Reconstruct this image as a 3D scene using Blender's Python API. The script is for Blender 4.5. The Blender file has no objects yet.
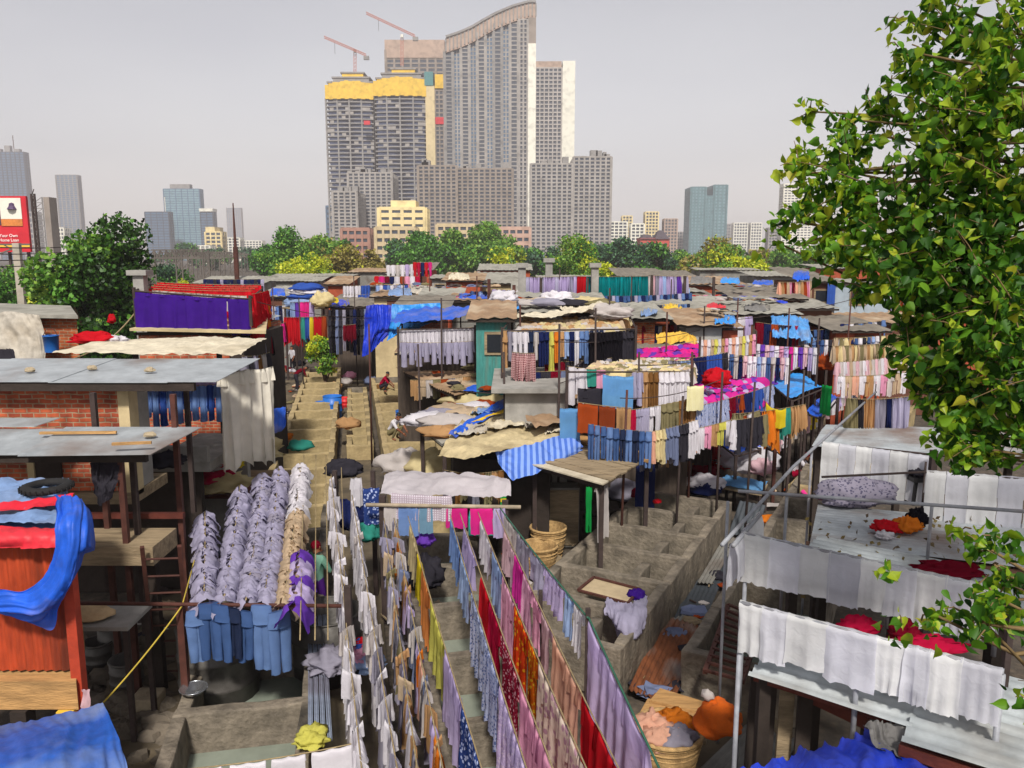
import bpy, bmesh, math, random
import numpy as np
from mathutils import Vector, noise, Matrix
random.seed(7)
SC = bpy.context.scene
COL = SC.collection
PI = math.pi
F, HC = 800.0, 7.2
PITCH = math.atan(128 / F)
CA, SA = math.cos(PITCH), math.sin(PITCH)

def ray(px, py):
    u = (px - 512) / F; v = (384 - py) / F
    return Vector((u, CA + v * SA, -SA + v * CA))
def W(px, py, z):
    r = ray(px, py); t = (z - HC) / r.z
    return Vector((r.x * t, r.y * t, z))
def Q(px, py, d):
    r = ray(px, py); t = d / r.y
    return Vector((r.x * t, d, HC + r.z * t))
def proj(p):
    y, z = p[1], p[2] - HC
    dep = y * CA - z * SA
    return 512 + F * p[0] / dep, 384 - F * (y * SA + z * CA) / dep
def V(*a): return Vector(a)

# ------------------------------------------------------------------ materials
def lin(h):
    h = h.lstrip('#')
    o = []
    for i in (0, 2, 4):
        c = int(h[i:i + 2], 16) / 255
        o.append(c / 12.92 if c <= .04045 else ((c + .055) / 1.055) ** 2.4)
    return tuple(o)
MATS = {}
def nodes_of(name):
    m = bpy.data.materials.new(name); m.use_nodes = True
    nt = m.node_tree; nt.nodes.clear()
    return m, nt
def link(nt, a, b): nt.links.new(a, b)
def mat(name, col, rough=.8, var=.2, scale=4., bump=.15, col2=None, stain=.5, metal=0., spec=.3, stretch=(1, 1, 1), bscale=None, obj_var=0.):
    """painted / raw surface: two noises mix the colour, one bumps it"""
    if name in MATS: return MATS[name]
    c = lin(col) if isinstance(col, str) else col
    c2 = (lin(col2) if isinstance(col2, str) else col2) if col2 else tuple(x * .45 for x in c)
    m, nt = nodes_of(name); N = nt.nodes
    out = N.new('ShaderNodeOutputMaterial'); b = N.new('ShaderNodeBsdfPrincipled')
    tc = N.new('ShaderNodeTexCoord'); mp = N.new('ShaderNodeMapping'); mp.inputs['Scale'].default_value = stretch
    link(nt, tc.outputs['Object'], mp.inputs['Vector'])
    n1 = N.new('ShaderNodeTexNoise'); n1.inputs['Scale'].default_value = scale; n1.inputs['Detail'].default_value = 8; n1.inputs['Roughness'].default_value = .65
    n2 = N.new('ShaderNodeTexNoise'); n2.inputs['Scale'].default_value = scale * .23 + .2; n2.inputs['Detail'].default_value = 5
    link(nt, mp.outputs[0], n1.inputs['Vector']); link(nt, mp.outputs[0], n2.inputs['Vector'])
    r1 = N.new('ShaderNodeValToRGB'); r1.color_ramp.elements[0].position = .3; r1.color_ramp.elements[1].position = .7
    k0 = 1 - var; k1 = 1 + var
    r1.color_ramp.elements[0].color = (*[min(x * k0, 1) for x in c], 1); r1.color_ramp.elements[1].color = (*[min(x * k1, 1) for x in c], 1)
    link(nt, n1.outputs['Fac'], r1.inputs['Fac'])
    r2 = N.new('ShaderNodeValToRGB'); r2.color_ramp.elements[0].position = .5; r2.color_ramp.elements[1].position = .72
    r2.color_ramp.elements[0].color = (0, 0, 0, 1); r2.color_ramp.elements[1].color = (stain, stain, stain, 1)
    link(nt, n2.outputs['Fac'], r2.inputs['Fac'])
    mx = N.new('ShaderNodeMixRGB'); link(nt, r2.outputs[0], mx.inputs['Fac']); link(nt, r1.outputs[0], mx.inputs[1]); mx.inputs[2].default_value = (*c2, 1)
    last = mx.outputs[0]
    if obj_var:
        oi = N.new('ShaderNodeObjectInfo'); hs = N.new('ShaderNodeHueSaturation')
        ma = N.new('ShaderNodeMapRange'); ma.inputs[3].default_value = 1 - obj_var; ma.inputs[4].default_value = 1 + obj_var
        link(nt, oi.outputs['Random'], ma.inputs[0]); link(nt, ma.outputs[0], hs.inputs['Value']); link(nt, last, hs.inputs['Color']); last = hs.outputs[0]
    link(nt, last, b.inputs['Base Color'])
    b.inputs['Roughness'].default_value = rough; b.inputs['Metallic'].default_value = metal
    b.inputs['Specular IOR Level'].default_value = spec
    if bump:
        bp = N.new('ShaderNodeBump'); bp.inputs['Strength'].default_value = bump; bp.inputs['Distance'].default_value = .03
        n3 = N.new('ShaderNodeTexNoise'); n3.inputs['Scale'].default_value = (bscale or scale * 4); n3.inputs['Detail'].default_value = 6
        link(nt, mp.outputs[0], n3.inputs['Vector']); link(nt, n3.outputs['Fac'], bp.inputs['Height']); link(nt, bp.outputs[0], b.inputs['Normal'])
    link(nt, b.outputs[0], out.inputs[0])
    MATS[name] = m
    return m

def cloth_mat(name, col, trans=.44, pattern=None, col2=None, pscale=14., obj_var=.12, wr=.25):
    """woven cloth: diffuse + translucent, optional print (floral / check / stripe)"""
    if name in MATS: return MATS[name]
    c = lin(col) if isinstance(col, str) else col
    c = tuple(min(x, .8) for x in c)
    m, nt = nodes_of(name); N = nt.nodes
    out = N.new('ShaderNodeOutputMaterial')
    tc = N.new('ShaderNodeTexCoord')
    nz = N.new('ShaderNodeTexNoise'); nz.inputs['Scale'].default_value = 2.3; nz.inputs['Detail'].default_value = 6
    link(nt, tc.outputs['Object'], nz.inputs['Vector'])
    rp = N.new('ShaderNodeValToRGB'); rp.color_ramp.elements[0].position = .3; rp.color_ramp.elements[1].position = .7
    rp.color_ramp.elements[0].color = (*[x * .86 for x in c], 1); rp.color_ramp.elements[1].color = (*[min(1, x * 1.08) for x in c], 1)
    link(nt, nz.outputs['Fac'], rp.inputs['Fac'])
    last = rp.outputs[0]
    if pattern:
        k = lin(col2) if isinstance(col2, str) else col2
        mx = N.new('ShaderNodeMixRGB'); mx.inputs[2].default_value = (*k, 1); link(nt, last, mx.inputs[1])
        if pattern == 'floral':
            vo = N.new('ShaderNodeTexVoronoi'); vo.inputs['Scale'].default_value = pscale; link(nt, tc.outputs['Object'], vo.inputs['Vector'])
            r = N.new('ShaderNodeValToRGB'); r.color_ramp.elements[0].position = .32; r.color_ramp.elements[1].position = .42
            r.color_ramp.elements[0].color = (1, 1, 1, 1); r.color_ramp.elements[1].color = (0, 0, 0, 1)
            link(nt, vo.outputs['Distance'], r.inputs['Fac']); link(nt, r.outputs[0], mx.inputs['Fac'])
        else:
            wv = N.new('ShaderNodeTexWave'); wv.inputs['Scale'].default_value = pscale; wv.inputs['Distortion'].default_value = .6
            wv.bands_direction = 'Z' if pattern == 'hstripe' else 'X'
            link(nt, tc.outputs['Object'], wv.inputs['Vector'])
            r = N.new('ShaderNodeValToRGB'); r.color_ramp.elements[0].position = .45; r.color_ramp.elements[1].position = .55
            link(nt, wv.outputs['Fac'], r.inputs['Fac'])
            if pattern == 'check':
                w2 = N.new('ShaderNodeTexWave'); w2.inputs['Scale'].default_value = pscale; w2.bands_direction = 'Z'
                link(nt, tc.outputs['Object'], w2.inputs['Vector'])
                r2 = N.new('ShaderNodeValToRGB'); r2.color_ramp.elements[0].position = .6; r2.color_ramp.elements[1].position = .7
                link(nt, w2.outputs['Fac'], r2.inputs['Fac'])
                mxx = N.new('ShaderNodeMixRGB'); mxx.blend_type = 'LIGHTEN'; mxx.inputs['Fac'].default_value = 1
                link(nt, r.outputs[0], mxx.inputs[1]); link(nt, r2.outputs[0], mxx.inputs[2]); link(nt, mxx.outputs[0], mx.inputs['Fac'])
            else: link(nt, r.outputs[0], mx.inputs['Fac'])
        last = mx.outputs[0]
    if obj_var:
        oi = N.new('ShaderNodeObjectInfo'); hs = N.new('ShaderNodeHueSaturation')
        ma = N.new('ShaderNodeMapRange'); ma.inputs[3].default_value = 1 - obj_var; ma.inputs[4].default_value = 1 + obj_var * .5
        link(nt, oi.outputs['Random'], ma.inputs[0]); link(nt, ma.outputs[0], hs.inputs['Value']); link(nt, last, hs.inputs['Color']); last = hs.outputs[0]
    d = N.new('ShaderNodeBsdfDiffuse'); t = N.new('ShaderNodeBsdfTranslucent'); ms = N.new('ShaderNodeMixShader'); ms.inputs[0].default_value = trans
    bp = N.new('ShaderNodeBump'); bp.inputs['Strength'].default_value = wr; bp.inputs['Distance'].default_value = .03
    n3 = N.new('ShaderNodeTexNoise'); n3.inputs['Scale'].default_value = 9; n3.inputs['Detail'].default_value = 4; n3.inputs['Distortion'].default_value = 1.2
    link(nt, tc.outputs['Object'], n3.inputs['Vector']); link(nt, n3.outputs['Fac'], bp.inputs['Height'])
    link(nt, bp.outputs[0], d.inputs['Normal']); link(nt, bp.outputs[0], t.inputs['Normal'])
    link(nt, last, d.inputs[0]); link(nt, last, t.inputs[0]); link(nt, d.outputs[0], ms.inputs[1]); link(nt, t.outputs[0], ms.inputs[2])
    link(nt, ms.outputs[0], out.inputs[0])
    MATS[name] = m
    return m

def tarp_mat(name, col, rough=.45, dirt=.35, dcol='#8a7a62'):
    if name in MATS: return MATS[name]
    m = mat(name, col, rough, .28, 4., .35, dcol, dirt, spec=.3, bscale=9)
    return m

def brick_mat(name, c1, c2, mortar):
    if name in MATS: return MATS[name]
    m, nt = nodes_of(name); N = nt.nodes
    out = N.new('ShaderNodeOutputMaterial'); b = N.new('ShaderNodeBsdfPrincipled'); b.inputs['Roughness'].default_value = .9
    tc = N.new('ShaderNodeTexCoord'); sp = N.new('ShaderNodeSeparateXYZ'); ad = N.new('ShaderNodeMath'); ad.operation = 'ADD'; cb = N.new('ShaderNodeCombineXYZ')
    link(nt, tc.outputs['Object'], sp.inputs[0]); link(nt, sp.outputs[0], ad.inputs[0]); link(nt, sp.outputs[1], ad.inputs[1])
    nz0 = N.new('ShaderNodeTexNoise'); nz0.inputs['Scale'].default_value = 5; link(nt, tc.outputs['Object'], nz0.inputs['Vector'])
    wob = N.new('ShaderNodeMath'); wob.operation = 'MULTIPLY_ADD'; wob.inputs[1].default_value = .05; link(nt, nz0.outputs['Fac'], wob.inputs[0]); link(nt, sp.outputs[2], wob.inputs[2])
    link(nt, ad.outputs[0], cb.inputs[0]); link(nt, wob.outputs[0], cb.inputs[1])
    br = N.new('ShaderNodeTexBrick'); br.inputs['Scale'].default_value = 1; br.inputs['Brick Width'].default_value = .23; br.inputs['Row Height'].default_value = .085
    br.inputs['Mortar Size'].default_value = .012; br.inputs['Mortar Smooth'].default_value = .3; br.inputs['Bias'].default_value = 0
    br.inputs['Color1'].default_value = (*lin(c1), 1); br.inputs['Color2'].default_value = (*lin(c2), 1); br.inputs['Mortar'].default_value = (*lin(mortar), 1)
    link(nt, cb.outputs[0], br.inputs['Vector'])
    nz = N.new('ShaderNodeTexNoise'); nz.inputs['Scale'].default_value = 3.5; nz.inputs['Detail'].default_value = 8; link(nt, tc.outputs['Object'], nz.inputs['Vector'])
    rp = N.new('ShaderNodeValToRGB'); rp.color_ramp.elements[0].position = .3; rp.color_ramp.elements[1].position = .68
    rp.color_ramp.elements[0].color = (.4, .36, .34, 1); rp.color_ramp.elements[1].color = (1.15, 1.1, 1.05, 1); link(nt, nz.outputs['Fac'], rp.inputs['Fac'])
    mu = N.new('ShaderNodeMixRGB'); mu.blend_type = 'MULTIPLY'; mu.inputs['Fac'].default_value = 1; link(nt, br.outputs['Color'], mu.inputs[1]); link(nt, rp.outputs[0], mu.inputs[2])
    link(nt, mu.outputs[0], b.inputs['Base Color'])
    bp = N.new('ShaderNodeBump'); bp.inputs['Strength'].default_value = .6; bp.inputs['Distance'].default_value = .015; bp.invert = True
    link(nt, br.outputs['Fac'], bp.inputs['Height']); link(nt, bp.outputs[0], b.inputs['Normal'])
    link(nt, b.outputs[0], out.inputs[0]); MATS[name] = m
    return m

def leaf_mat(name, cols, trans=.35, spec=.35, rough=.5):
    """foliage: every leaf takes its own colour from the ramp"""
    if name in MATS: return MATS[name]
    m, nt = nodes_of(name); N = nt.nodes
    out = N.new('ShaderNodeOutputMaterial'); b = N.new('ShaderNodeBsdfPrincipled'); t = N.new('ShaderNodeBsdfTranslucent'); ms = N.new('ShaderNodeMixShader'); ms.inputs[0].default_value = trans
    g = N.new('ShaderNodeNewGeometry'); r = N.new('ShaderNodeValToRGB')
    el = r.color_ramp.elements
    while len(el) < len(cols): el.new(.5)
    for i, c in enumerate(cols):
        el[i].position = i / (len(cols) - 1); el[i].color = (*(lin(c) if isinstance(c, str) else c), 1)
    link(nt, g.outputs['Random Per Island'], r.inputs['Fac'])
    link(nt, r.outputs[0], b.inputs['Base Color']); link(nt, r.outputs[0], t.inputs[0])
    b.inputs['Roughness'].default_value = rough; b.inputs['Specular IOR Level'].default_value = spec
    link(nt, b.outputs[0], ms.inputs[1]); link(nt, t.outputs[0], ms.inputs[2]); link(nt, ms.outputs[0], out.inputs[0])
    MATS[name] = m
    return m

# ------------------------------------------------------------------ mesh building
class MB:
    def __init__(s): s.v = []; s.f = []; s.m = []
    def add(s, vs, fs, mi=0):
        b = len(s.v); s.v.extend(tuple(v) for v in vs)
        for f in fs: s.f.append(tuple(b + i for i in f)); s.m.append(mi)
        return s
    def box(s, x0, x1, y0, y1, z0, z1, mi=0):
        return s.hexa([(x0, y0), (x1, y0), (x1, y1), (x0, y1)], z0, z1, mi)
    def hexa(s, poly, z0, z1, mi=0):
        n = len(poly)
        vs = [(p[0], p[1], z0) for p in poly] + [(p[0], p[1], z1) for p in poly]
        fs = [tuple(range(n - 1, -1, -1)), tuple(range(n, 2 * n))] + [(i, (i + 1) % n, n + (i + 1) % n, n + i) for i in range(n)]
        return s.add(vs, fs, mi)
    def slab(s, c, th, mi=0):
        """four (or more) 3-D corners, thickness downward"""
        n = len(c); vs = [tuple(p) for p in c] + [(p[0], p[1], p[2] - th) for p in c]
        fs = [tuple(range(n)), tuple(range(2 * n - 1, n - 1, -1))] + [((i + 1) % n, i, n + i, n + (i + 1) % n) for i in range(n)]
        return s.add(vs, fs, mi)
    def beam(s, p0, p1, w, h=None, mi=0):
        p0 = Vector(p0); p1 = Vector(p1); h = h or w
        d = (p1 - p0).normalized(); up = Vector((0, 0, 1)) if abs(d.z) < .95 else Vector((0, 1, 0))
        a = d.cross(up).normalized(); b = a.cross(d)
        a *= w / 2; b *= h / 2
        vs = [p0 - a - b, p0 + a - b, p0 + a + b, p0 - a + b, p1 - a - b, p1 + a - b, p1 + a + b, p1 - a + b]
        return s.add(vs, [(3, 2, 1, 0), (4, 5, 6, 7), (0, 1, 5, 4), (1, 2, 6, 5), (2, 3, 7, 6), (3, 0, 4, 7)], mi)
    def tube(s, pts, r, n=6, mi=0, cap=True):
        pts = [Vector(p) for p in pts]; k = len(pts); rs = r if isinstance(r, (list, tuple)) else [r] * k
        vs = []
        for i, p in enumerate(pts):
            d = (pts[min(i + 1, k - 1)] - pts[max(i - 1, 0)]).normalized()
            up = Vector((0, 0, 1)) if abs(d.z) < .9 else Vector((0, 1, 0))
            a = d.cross(up).normalized(); b = a.cross(d)
            for j in range(n):
                t = 2 * PI * j / n
                vs.append(p + (a * math.cos(t) + b * math.sin(t)) * rs[i])
        fs = [(i * n + j, i * n + (j + 1) % n, (i + 1) * n + (j + 1) % n, (i + 1) * n + j) for i in range(k - 1) for j in range(n)]
        if cap: fs += [tuple(range(n - 1, -1, -1)), tuple((k - 1) * n + j for j in range(n))]
        return s.add(vs, fs, mi)
    def lathe(s, c, prof, n=14, mi=0):
        vs = []; k = len(prof)
        for r, z in prof:
            for j in range(n):
                t = 2 * PI * j / n; vs.append((c[0] + r * math.cos(t), c[1] + r * math.sin(t), c[2] + z))
        fs = [(i * n + j, i * n + (j + 1) % n, (i + 1) * n + (j + 1) % n, (i + 1) * n + j) for i in range(k - 1) for j in range(n)]
        return s.add(vs, fs, mi)
    def grid(s, rows, mi=0):
        nr = len(rows); nc = len(rows[0]); vs = [p for r in rows for p in r]
        return s.add(vs, [(i * nc + j, i * nc + j + 1, (i + 1) * nc + j + 1, (i + 1) * nc + j) for i in range(nr - 1) for j in range(nc - 1)], mi)
    def corr(s, a, b, c, d, waves, amp=.02, mi=0, nr=2, wob=0.):
        """corrugated sheet; ridges run from edge ab to edge dc, profile repeats along ab"""
        a, b, c, d = map(Vector, (a, b, c, d)); n = (b - a).cross(d - a).normalized(); rows = []
        if n.z < 0: n = -n
        for i in range(nr + 1):
            t = i / nr; p, q = a.lerp(d, t), b.lerp(c, t); row = []
            for j in range(waves * 4 + 1):
                u = j / (waves * 4); pt = p.lerp(q, u)
                row.append(pt + n * (amp * math.sin(2 * PI * waves * u) + (wob * noise.noise(pt * .9) if wob else 0)))
            rows.append(row)
        return s.grid(rows, mi)
    def blob(s, c, rx, ry, rz, seed=0, amp=.25, n=32, m=18, fr=2.3, flat=True, mi=0):
        """crumpled bundle resting on its base"""
        amp = min(.6, amp * 1.35)
        vs = []; fs = []; sd = Vector((seed * 3.7, seed * 1.3, seed * 5.1))
        for i in range(m + 1):
            th = PI * i / m
            for j in range(n):
                ph = 2 * PI * j / n
                d = Vector((math.sin(th) * math.cos(ph), math.sin(th) * math.sin(ph), math.cos(th)))
                k = 1 + amp * .9 * noise.noise(d * fr + sd) + amp * .5 * (.35 - abs(noise.noise(d * fr * 1.7 + sd * 2))) * 2 + amp * .25 * (.3 - abs(noise.noise(d * fr * 3.9 + sd))) * 2
                z = d.z * k
                if flat and z < 0: z *= .45
                vs.append((c[0] + rx * d.x * k, c[1] + ry * d.y * k, c[2] + rz * z + (rz * .45 if flat else 0)))
        for i in range(m):
            for j in range(n): fs.append((i * n + j, (i + 1) * n + j, (i + 1) * n + (j + 1) % n, i * n + (j + 1) % n))
        return s.add(vs, fs, mi)
    def mesh(s, name, mats, smooth=False, org=(0, 0, 0)):
        me = bpy.data.meshes.new(name)
        o = Vector(org)
        me.from_pydata([(v[0] - o.x, v[1] - o.y, v[2] - o.z) for v in s.v], [], s.f)
        for m in (mats if isinstance(mats, (list, tuple)) else [mats]): me.materials.append(m)
        me.polygons.foreach_set('material_index', s.m)
        me.polygons.foreach_set('use_smooth', [smooth] * len(s.f))
        me.update(); return me
    def build(s, name, mats, parent=None, smooth=False, bevel=0, rough=0):
        if parent is not None: org = parent.matrix_world.translation if parent.parent is None else WL[parent.name]
        else:
            xs = [v[0] for v in s.v]; ys = [v[1] for v in s.v]; zs = [v[2] for v in s.v]
            org = Vector(((min(xs) + max(xs)) / 2, (min(ys) + max(ys)) / 2, min(zs)))
        me = s.mesh(name, mats, smooth, org)
        if bevel:
            bm = bmesh.new(); bm.from_mesh(me)
            bmesh.ops.bevel(bm, geom=[e for e in bm.edges], offset=bevel, segments=2, affect='EDGES', profile=.6)
            if rough:
                bmesh.ops.subdivide_edges(bm, edges=[e for e in bm.edges if e.calc_length() > .3], cuts=4, use_grid_fill=True)
                for v in bm.verts: v.co += Vector((noise.noise(v.co * 2.1), noise.noise(v.co * 2.1 + Vector((5, 0, 0))), noise.noise(v.co * 2.1 + Vector((0, 9, 0))) * .8)) * rough
            bm.to_mesh(me); bm.free()
        ob = bpy.data.objects.new(name, me); COL.objects.link(ob)
        if parent is not None:
            ob.parent = parent; ob.location = (0, 0, 0); WL[ob.name] = Vector(org)
        else: ob.location = org; WL[ob.name] = Vector(org); ob.matrix_world = Matrix.Translation(org)
        return ob
WL = {}
def tag(o, label, cat, group=None):
    o['label'] = label; o['category'] = cat
    if group: o['group'] = group
    return o
def struct(o): o['kind'] = 'structure'; return o
def stuff(o, label=None, cat=None):
    o['kind'] = 'stuff'
    if label: o['label'] = label
    if cat: o['category'] = cat
    return o
def thing(name, label, cat, loc=(0, 0, 0), group=None):
    o = bpy.data.objects.new(name, None); COL.objects.link(o); o.empty_display_size = .2
    o.location = loc; o.matrix_world = Matrix.Translation(Vector(loc)); WL[o.name] = Vector(loc)
    return tag(o, label, cat, group)
def copy_thing(root, loc, rotz, label, group=None):
    r = root.copy(); COL.objects.link(r); r.location = loc; r.rotation_euler = (0, 0, rotz); r['label'] = label
    if group: r['group'] = group
    for ch in list(root.children):
        c = ch.copy(); COL.objects.link(c); c.parent = r
        for g in ch.children:
            d = g.copy(); COL.objects.link(d); d.parent = c
    return r
def meshobj(name, me, loc, rotz=0., sc=(1, 1, 1), m=None, tilt=0.):
    o = bpy.data.objects.new(name, me); COL.objects.link(o); o.location = loc; o.rotation_euler = (tilt, 0, rotz); o.scale = sc
    if m is not None:
        o.material_slots[0].link = 'OBJECT'; o.material_slots[0].material = m
    return o
ORD = 'first second third fourth fifth sixth seventh eighth ninth tenth eleventh twelfth thirteenth fourteenth fifteenth sixteenth seventeenth eighteenth nineteenth twentieth'.split()
def ordw(i):
    if i < 20: return ORD[i]
    t = ['twenty', 'thirty', 'forty', 'fifty'][(i + 1) // 10 - 2]
    u = (i + 1) % 10
    return (t + '-' + ORD[u - 1]) if u else t[:-1] + 'ieth'

def loft(rows, nu=48, nv=30, amp=.05, fr=1.5, seed=0, fine=.02, fold=6):
    """smooth sheet through rows of control points, crumpled"""
    def samp(pts, t):
        n = len(pts) - 1; x = t * n; i = min(int(x), n - 1); u = x - i
        p0, p1, p2, p3 = pts[max(i - 1, 0)], pts[i], pts[i + 1], pts[min(i + 2, n)]
        return (p1 * 2 + (p2 - p0) * u + (p0 * 2 - p1 * 5 + p2 * 4 - p3) * u * u + (p1 * 3 - p0 - p2 * 3 + p3) * u ** 3) * .5
    R = [[samp([Vector(p) for p in r], j / nu) for j in range(nu + 1)] for r in rows]
    G = [[samp([R[k][j] for k in range(len(R))], i / nv) if len(R) > 1 else R[0][j] for j in range(nu + 1)] for i in range(nv + 1)]
    out = []; sd = Vector((seed * 7.1, seed * 3.3, seed))
    def rg(q): return 1 - 2.2 * abs(noise.noise(q))
    for i in range(nv + 1):
        row = []
        for j in range(nu + 1):
            p = G[i][j]; du = G[i][min(j + 1, nu)] - G[i][max(j - 1, 0)]; dv = G[min(i + 1, nv)][j] - G[max(i - 1, 0)][j]
            n = du.cross(dv); n = n.normalized() if n.length > 1e-9 else V(0, 0, 1)
            if n.z < 0: n = -n
            q = p * fr + sd; f = Vector((j / nu * fold * 1.2 + noise.noise(q * .6) * 1.1, i / nv * 1.3, seed * 2.0))
            h = .7 * rg(f) + .35 * rg(Vector((f.x * 2.3, f.y * .9, 4.4))) + .22 * rg(q * 1.1) + .5 * noise.noise(q * .6)
            row.append(p + n * (amp * h) + Vector((noise.noise(q * 2), noise.noise(q * 2 + Vector((4, 1, 1))), noise.noise(q * 2 + Vector((0, 5, 2))))) * amp * .45
                       + n * (fine * rg(q * 7)))
        out.append(row)
    return MB().grid(out)
def sheet(name, rows, m, label, cat, parent=None, group=None, **k):
    o = loft(rows, **k).build(name, m, parent, True)
    if parent is None: tag(o, label, cat, group)
    elif label: o['label'] = label
    return o

# ------------------------------------------------------------------ laundry
def rope_pts(p0, p1, sag, n=16):
    return [Vector(p0).lerp(Vector(p1), i / n) - Vector((0, 0, 4 * sag * (i / n) * (1 - i / n))) for i in range(n + 1)]
def at(pts, s):
    x = max(0, min(1, s)) * (len(pts) - 1); i = min(int(x), len(pts) - 2)
    return pts[i].lerp(pts[i + 1], x - i)
def hang_mesh(top, drop, back=.25, folds=5., amp=.04, nz=9, seed=0, hem=.04, peg=.02, rr=.012):
    """cloth over a line: back flap, over the rope, front flap with folds that open downward. top: points along the line"""
    rnd = random.Random(seed); n = len(top) - 1
    t = (top[-1] - top[0]); t.z = 0; t.normalize(); nrm = Vector((t.y, -t.x, 0))
    ph = rnd.random() * 6; ph2 = rnd.random() * 6
    ws = [-1 + i / 3 for i in range(3)] + [0] + [(i + 1) / nz for i in range(nz)]
    rows = []
    for w in ws:
        row = []
        for j, p in enumerate(top):
            s = j / n; L = back if w < 0 else drop; a = abs(w)
            fs = folds * s + .5 * noise.noise(Vector((s * 3, seed * 2.7, 0))) * 2
            wave = math.sin(2 * PI * fs + ph) * .7 + .3 * math.sin(2 * PI * fs * 2.3 + ph2 + a)
            off = (amp * wave * (a ** .6) + (rr if w else 0) + .01 * a)
            hz = 1 + hem * noise.noise(Vector((s * 4, seed * 1.9, 2))) + hem * .25 * wave * a
            z = -a * L * hz - peg * abs(math.sin(PI * s * max(2, round(folds / 2)))) * (1 - a * .5)
            q = p + Vector((0, 0, z)) + (nrm if w >= 0 else -nrm) * off + t * (amp * .5 * a * math.cos(2 * PI * fs + ph))
            q += Vector((noise.noise(q * 6), noise.noise(q * 6 + Vector((3, 3, 3))), 0)) * .012
            row.append(q)
        rows.append(row)
    return MB().grid(rows)
def hang(name, pts, s0, s1, drop, m, label, cat, group=None, n=None, **k):
    ln = (at(pts, s1) - at(pts, s0)).length
    n = n or max(10, min(48, int(ln / .045)))
    top = [at(pts, s0 + (s1 - s0) * i / n) for i in range(n + 1)]
    return tag(hang_mesh(top, drop, **k).build(name, m, None, True), label, cat, group)

def ftube(mb, cx, z0, z1, w0, w1, th, seed, n=10, rows=7, lean=0.):
    rows = int(rows * 1.7); n += 4
    vs = []
    for i in range(rows + 1):
        u = i / rows; z = z0 + (z1 - z0) * u; w = w0 + (w1 - w0) * u
        for j in range(n):
            a = 2 * PI * j / n
            nn = noise.noise(Vector((math.cos(a) * 1.5 + seed * 3.1, math.sin(a) * 1.5, u * 3 + seed)))
            wr = noise.noise(Vector((math.cos(a) * 1.2 + seed, u * 9 + math.sin(a), seed * 1.7))); k = 1 + .4 * nn + .35 * wr
            vs.append((cx + lean * u + math.cos(a) * w / 2 * (1 + .12 * nn), math.sin(a) * th * k * (.5 + u) + .03 * u * noise.noise(Vector((u * 2, seed, cx))), z + (.03 * nn if i == rows else 0)))
    mb.add(vs, [(i * n + j, (i + 1) * n + j, (i + 1) * n + (j + 1) % n, i * n + (j + 1) % n) for i in range(rows) for j in range(n)])
BLANK = mat('undyed cotton', '#c9c5cf', .9)
GM = {}
def garment_meshes():
    for k in range(5):
        r = random.Random(k + 40); mb = MB()
        h = r.uniform(.62, .74)
        ftube(mb, 0, 0, -h, .40, .46, .05, k + 1)                                         # shirt: body and two sleeves hanging
        ln = r.uniform(.26, .5)
        ftube(mb, -.235, -.02, -.02 - ln, .13, .11, .035, k + 11, 8, 5, -.06); ftube(mb, .235, -.02, -.02 - ln * r.uniform(.8, 1.1), .13, .11, .035, k + 21, 8, 5, .05)
        GM['shirt', k] = mb.mesh('shirt', BLANK, True)
        mb = MB(); L = r.uniform(.86, 1.0)
        ftube(mb, 0, .01, -.24, .36, .42, .06, k + 31, 12, 3)                              # trousers: seat and two legs
        ftube(mb, -.1, -.18, -L, .215, .17, .045, k + 41, 8, 8, r.uniform(-.03, .03)); ftube(mb, .1, -.18, -L * r.uniform(.9, 1.05), .215, .17, .045, k + 51, 8, 8, r.uniform(-.04, .03))
        GM['trousers', k] = mb.mesh('trousers', BLANK, True)
        top = [Vector((-.25 + .5 * i / 12, 0, .01)) for i in range(13)]
        GM['towel', k] = hang_mesh(top, .62, .2, 1.5 + k * .5, .035, 7, k + 3).mesh('towel', BLANK, True)
        top = [Vector((-.18 + .36 * i / 10, 0, .01)) for i in range(11)]
        GM['garment', k] = hang_mesh(top, .5, .44, 1.5 + k * .4, .06, 6, k + 9, hem=.25).mesh('garment', BLANK, True)
        mb = MB()
        for sgn, ox, sw in ((-1, -.05, .8), (1, -.04, .75), (-1, .06, .7), (1, .05, .8)):  # twisted-rope garment: two crumpled wings
            rows = []
            for i in range(7):
                u = i / 6; row = []
                for j in range(6):
                    s = j / 5 - .5
                    q = Vector((ox + s * (.2 + .12 * u), sgn * (.02 + .23 * u ** .8) * sw, .04 * math.sin(PI * (s + .5)) * (1 - u) + .03 * u - .36 * sw * u ** 1.5))
                    q += Vector((noise.noise(q * 7 + Vector((k, 0, sgn))), noise.noise(q * 7 + Vector((k, 4, sgn))), noise.noise(q * 7 + Vector((k, 8, sgn))))) * .06
                    row.append(q)
                rows.append(row)
            mb.grid(rows)
        GM['bunched garment', k] = mb.mesh('bunched_garment', BLANK, True)
garment_meshes()
def garment(kind, p, rz, m, label, group=None, sc=1., k=None, sz=None):
    k = random.randrange(5) if k is None else k
    o = meshobj(kind.replace(' ', '_'), GM[kind, k], p, rz, (sc * random.uniform(.94, 1.06), sc, (sz or sc) * random.uniform(.93, 1.07)), m)
    return tag(o, label, kind if kind != 'bunched garment' else 'garment', group)
ROPE = mat('jute rope', '#8d7c5c', .95, .3, 20, .3)
NYLON = mat('green nylon cord', '#2f5a48', .7)
PIPE = mat('grey painted pipe', '#8a8c92', .5, .25, 6, .1, '#5c4436', .5)
RUST = mat('rusty brown steel', '#4a2a22', .75, .35, 6, .2, '#2a1712', .7)
DARKP = mat('dark weathered pole', '#3a2f2c', .8, .3, 6, .2)
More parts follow.
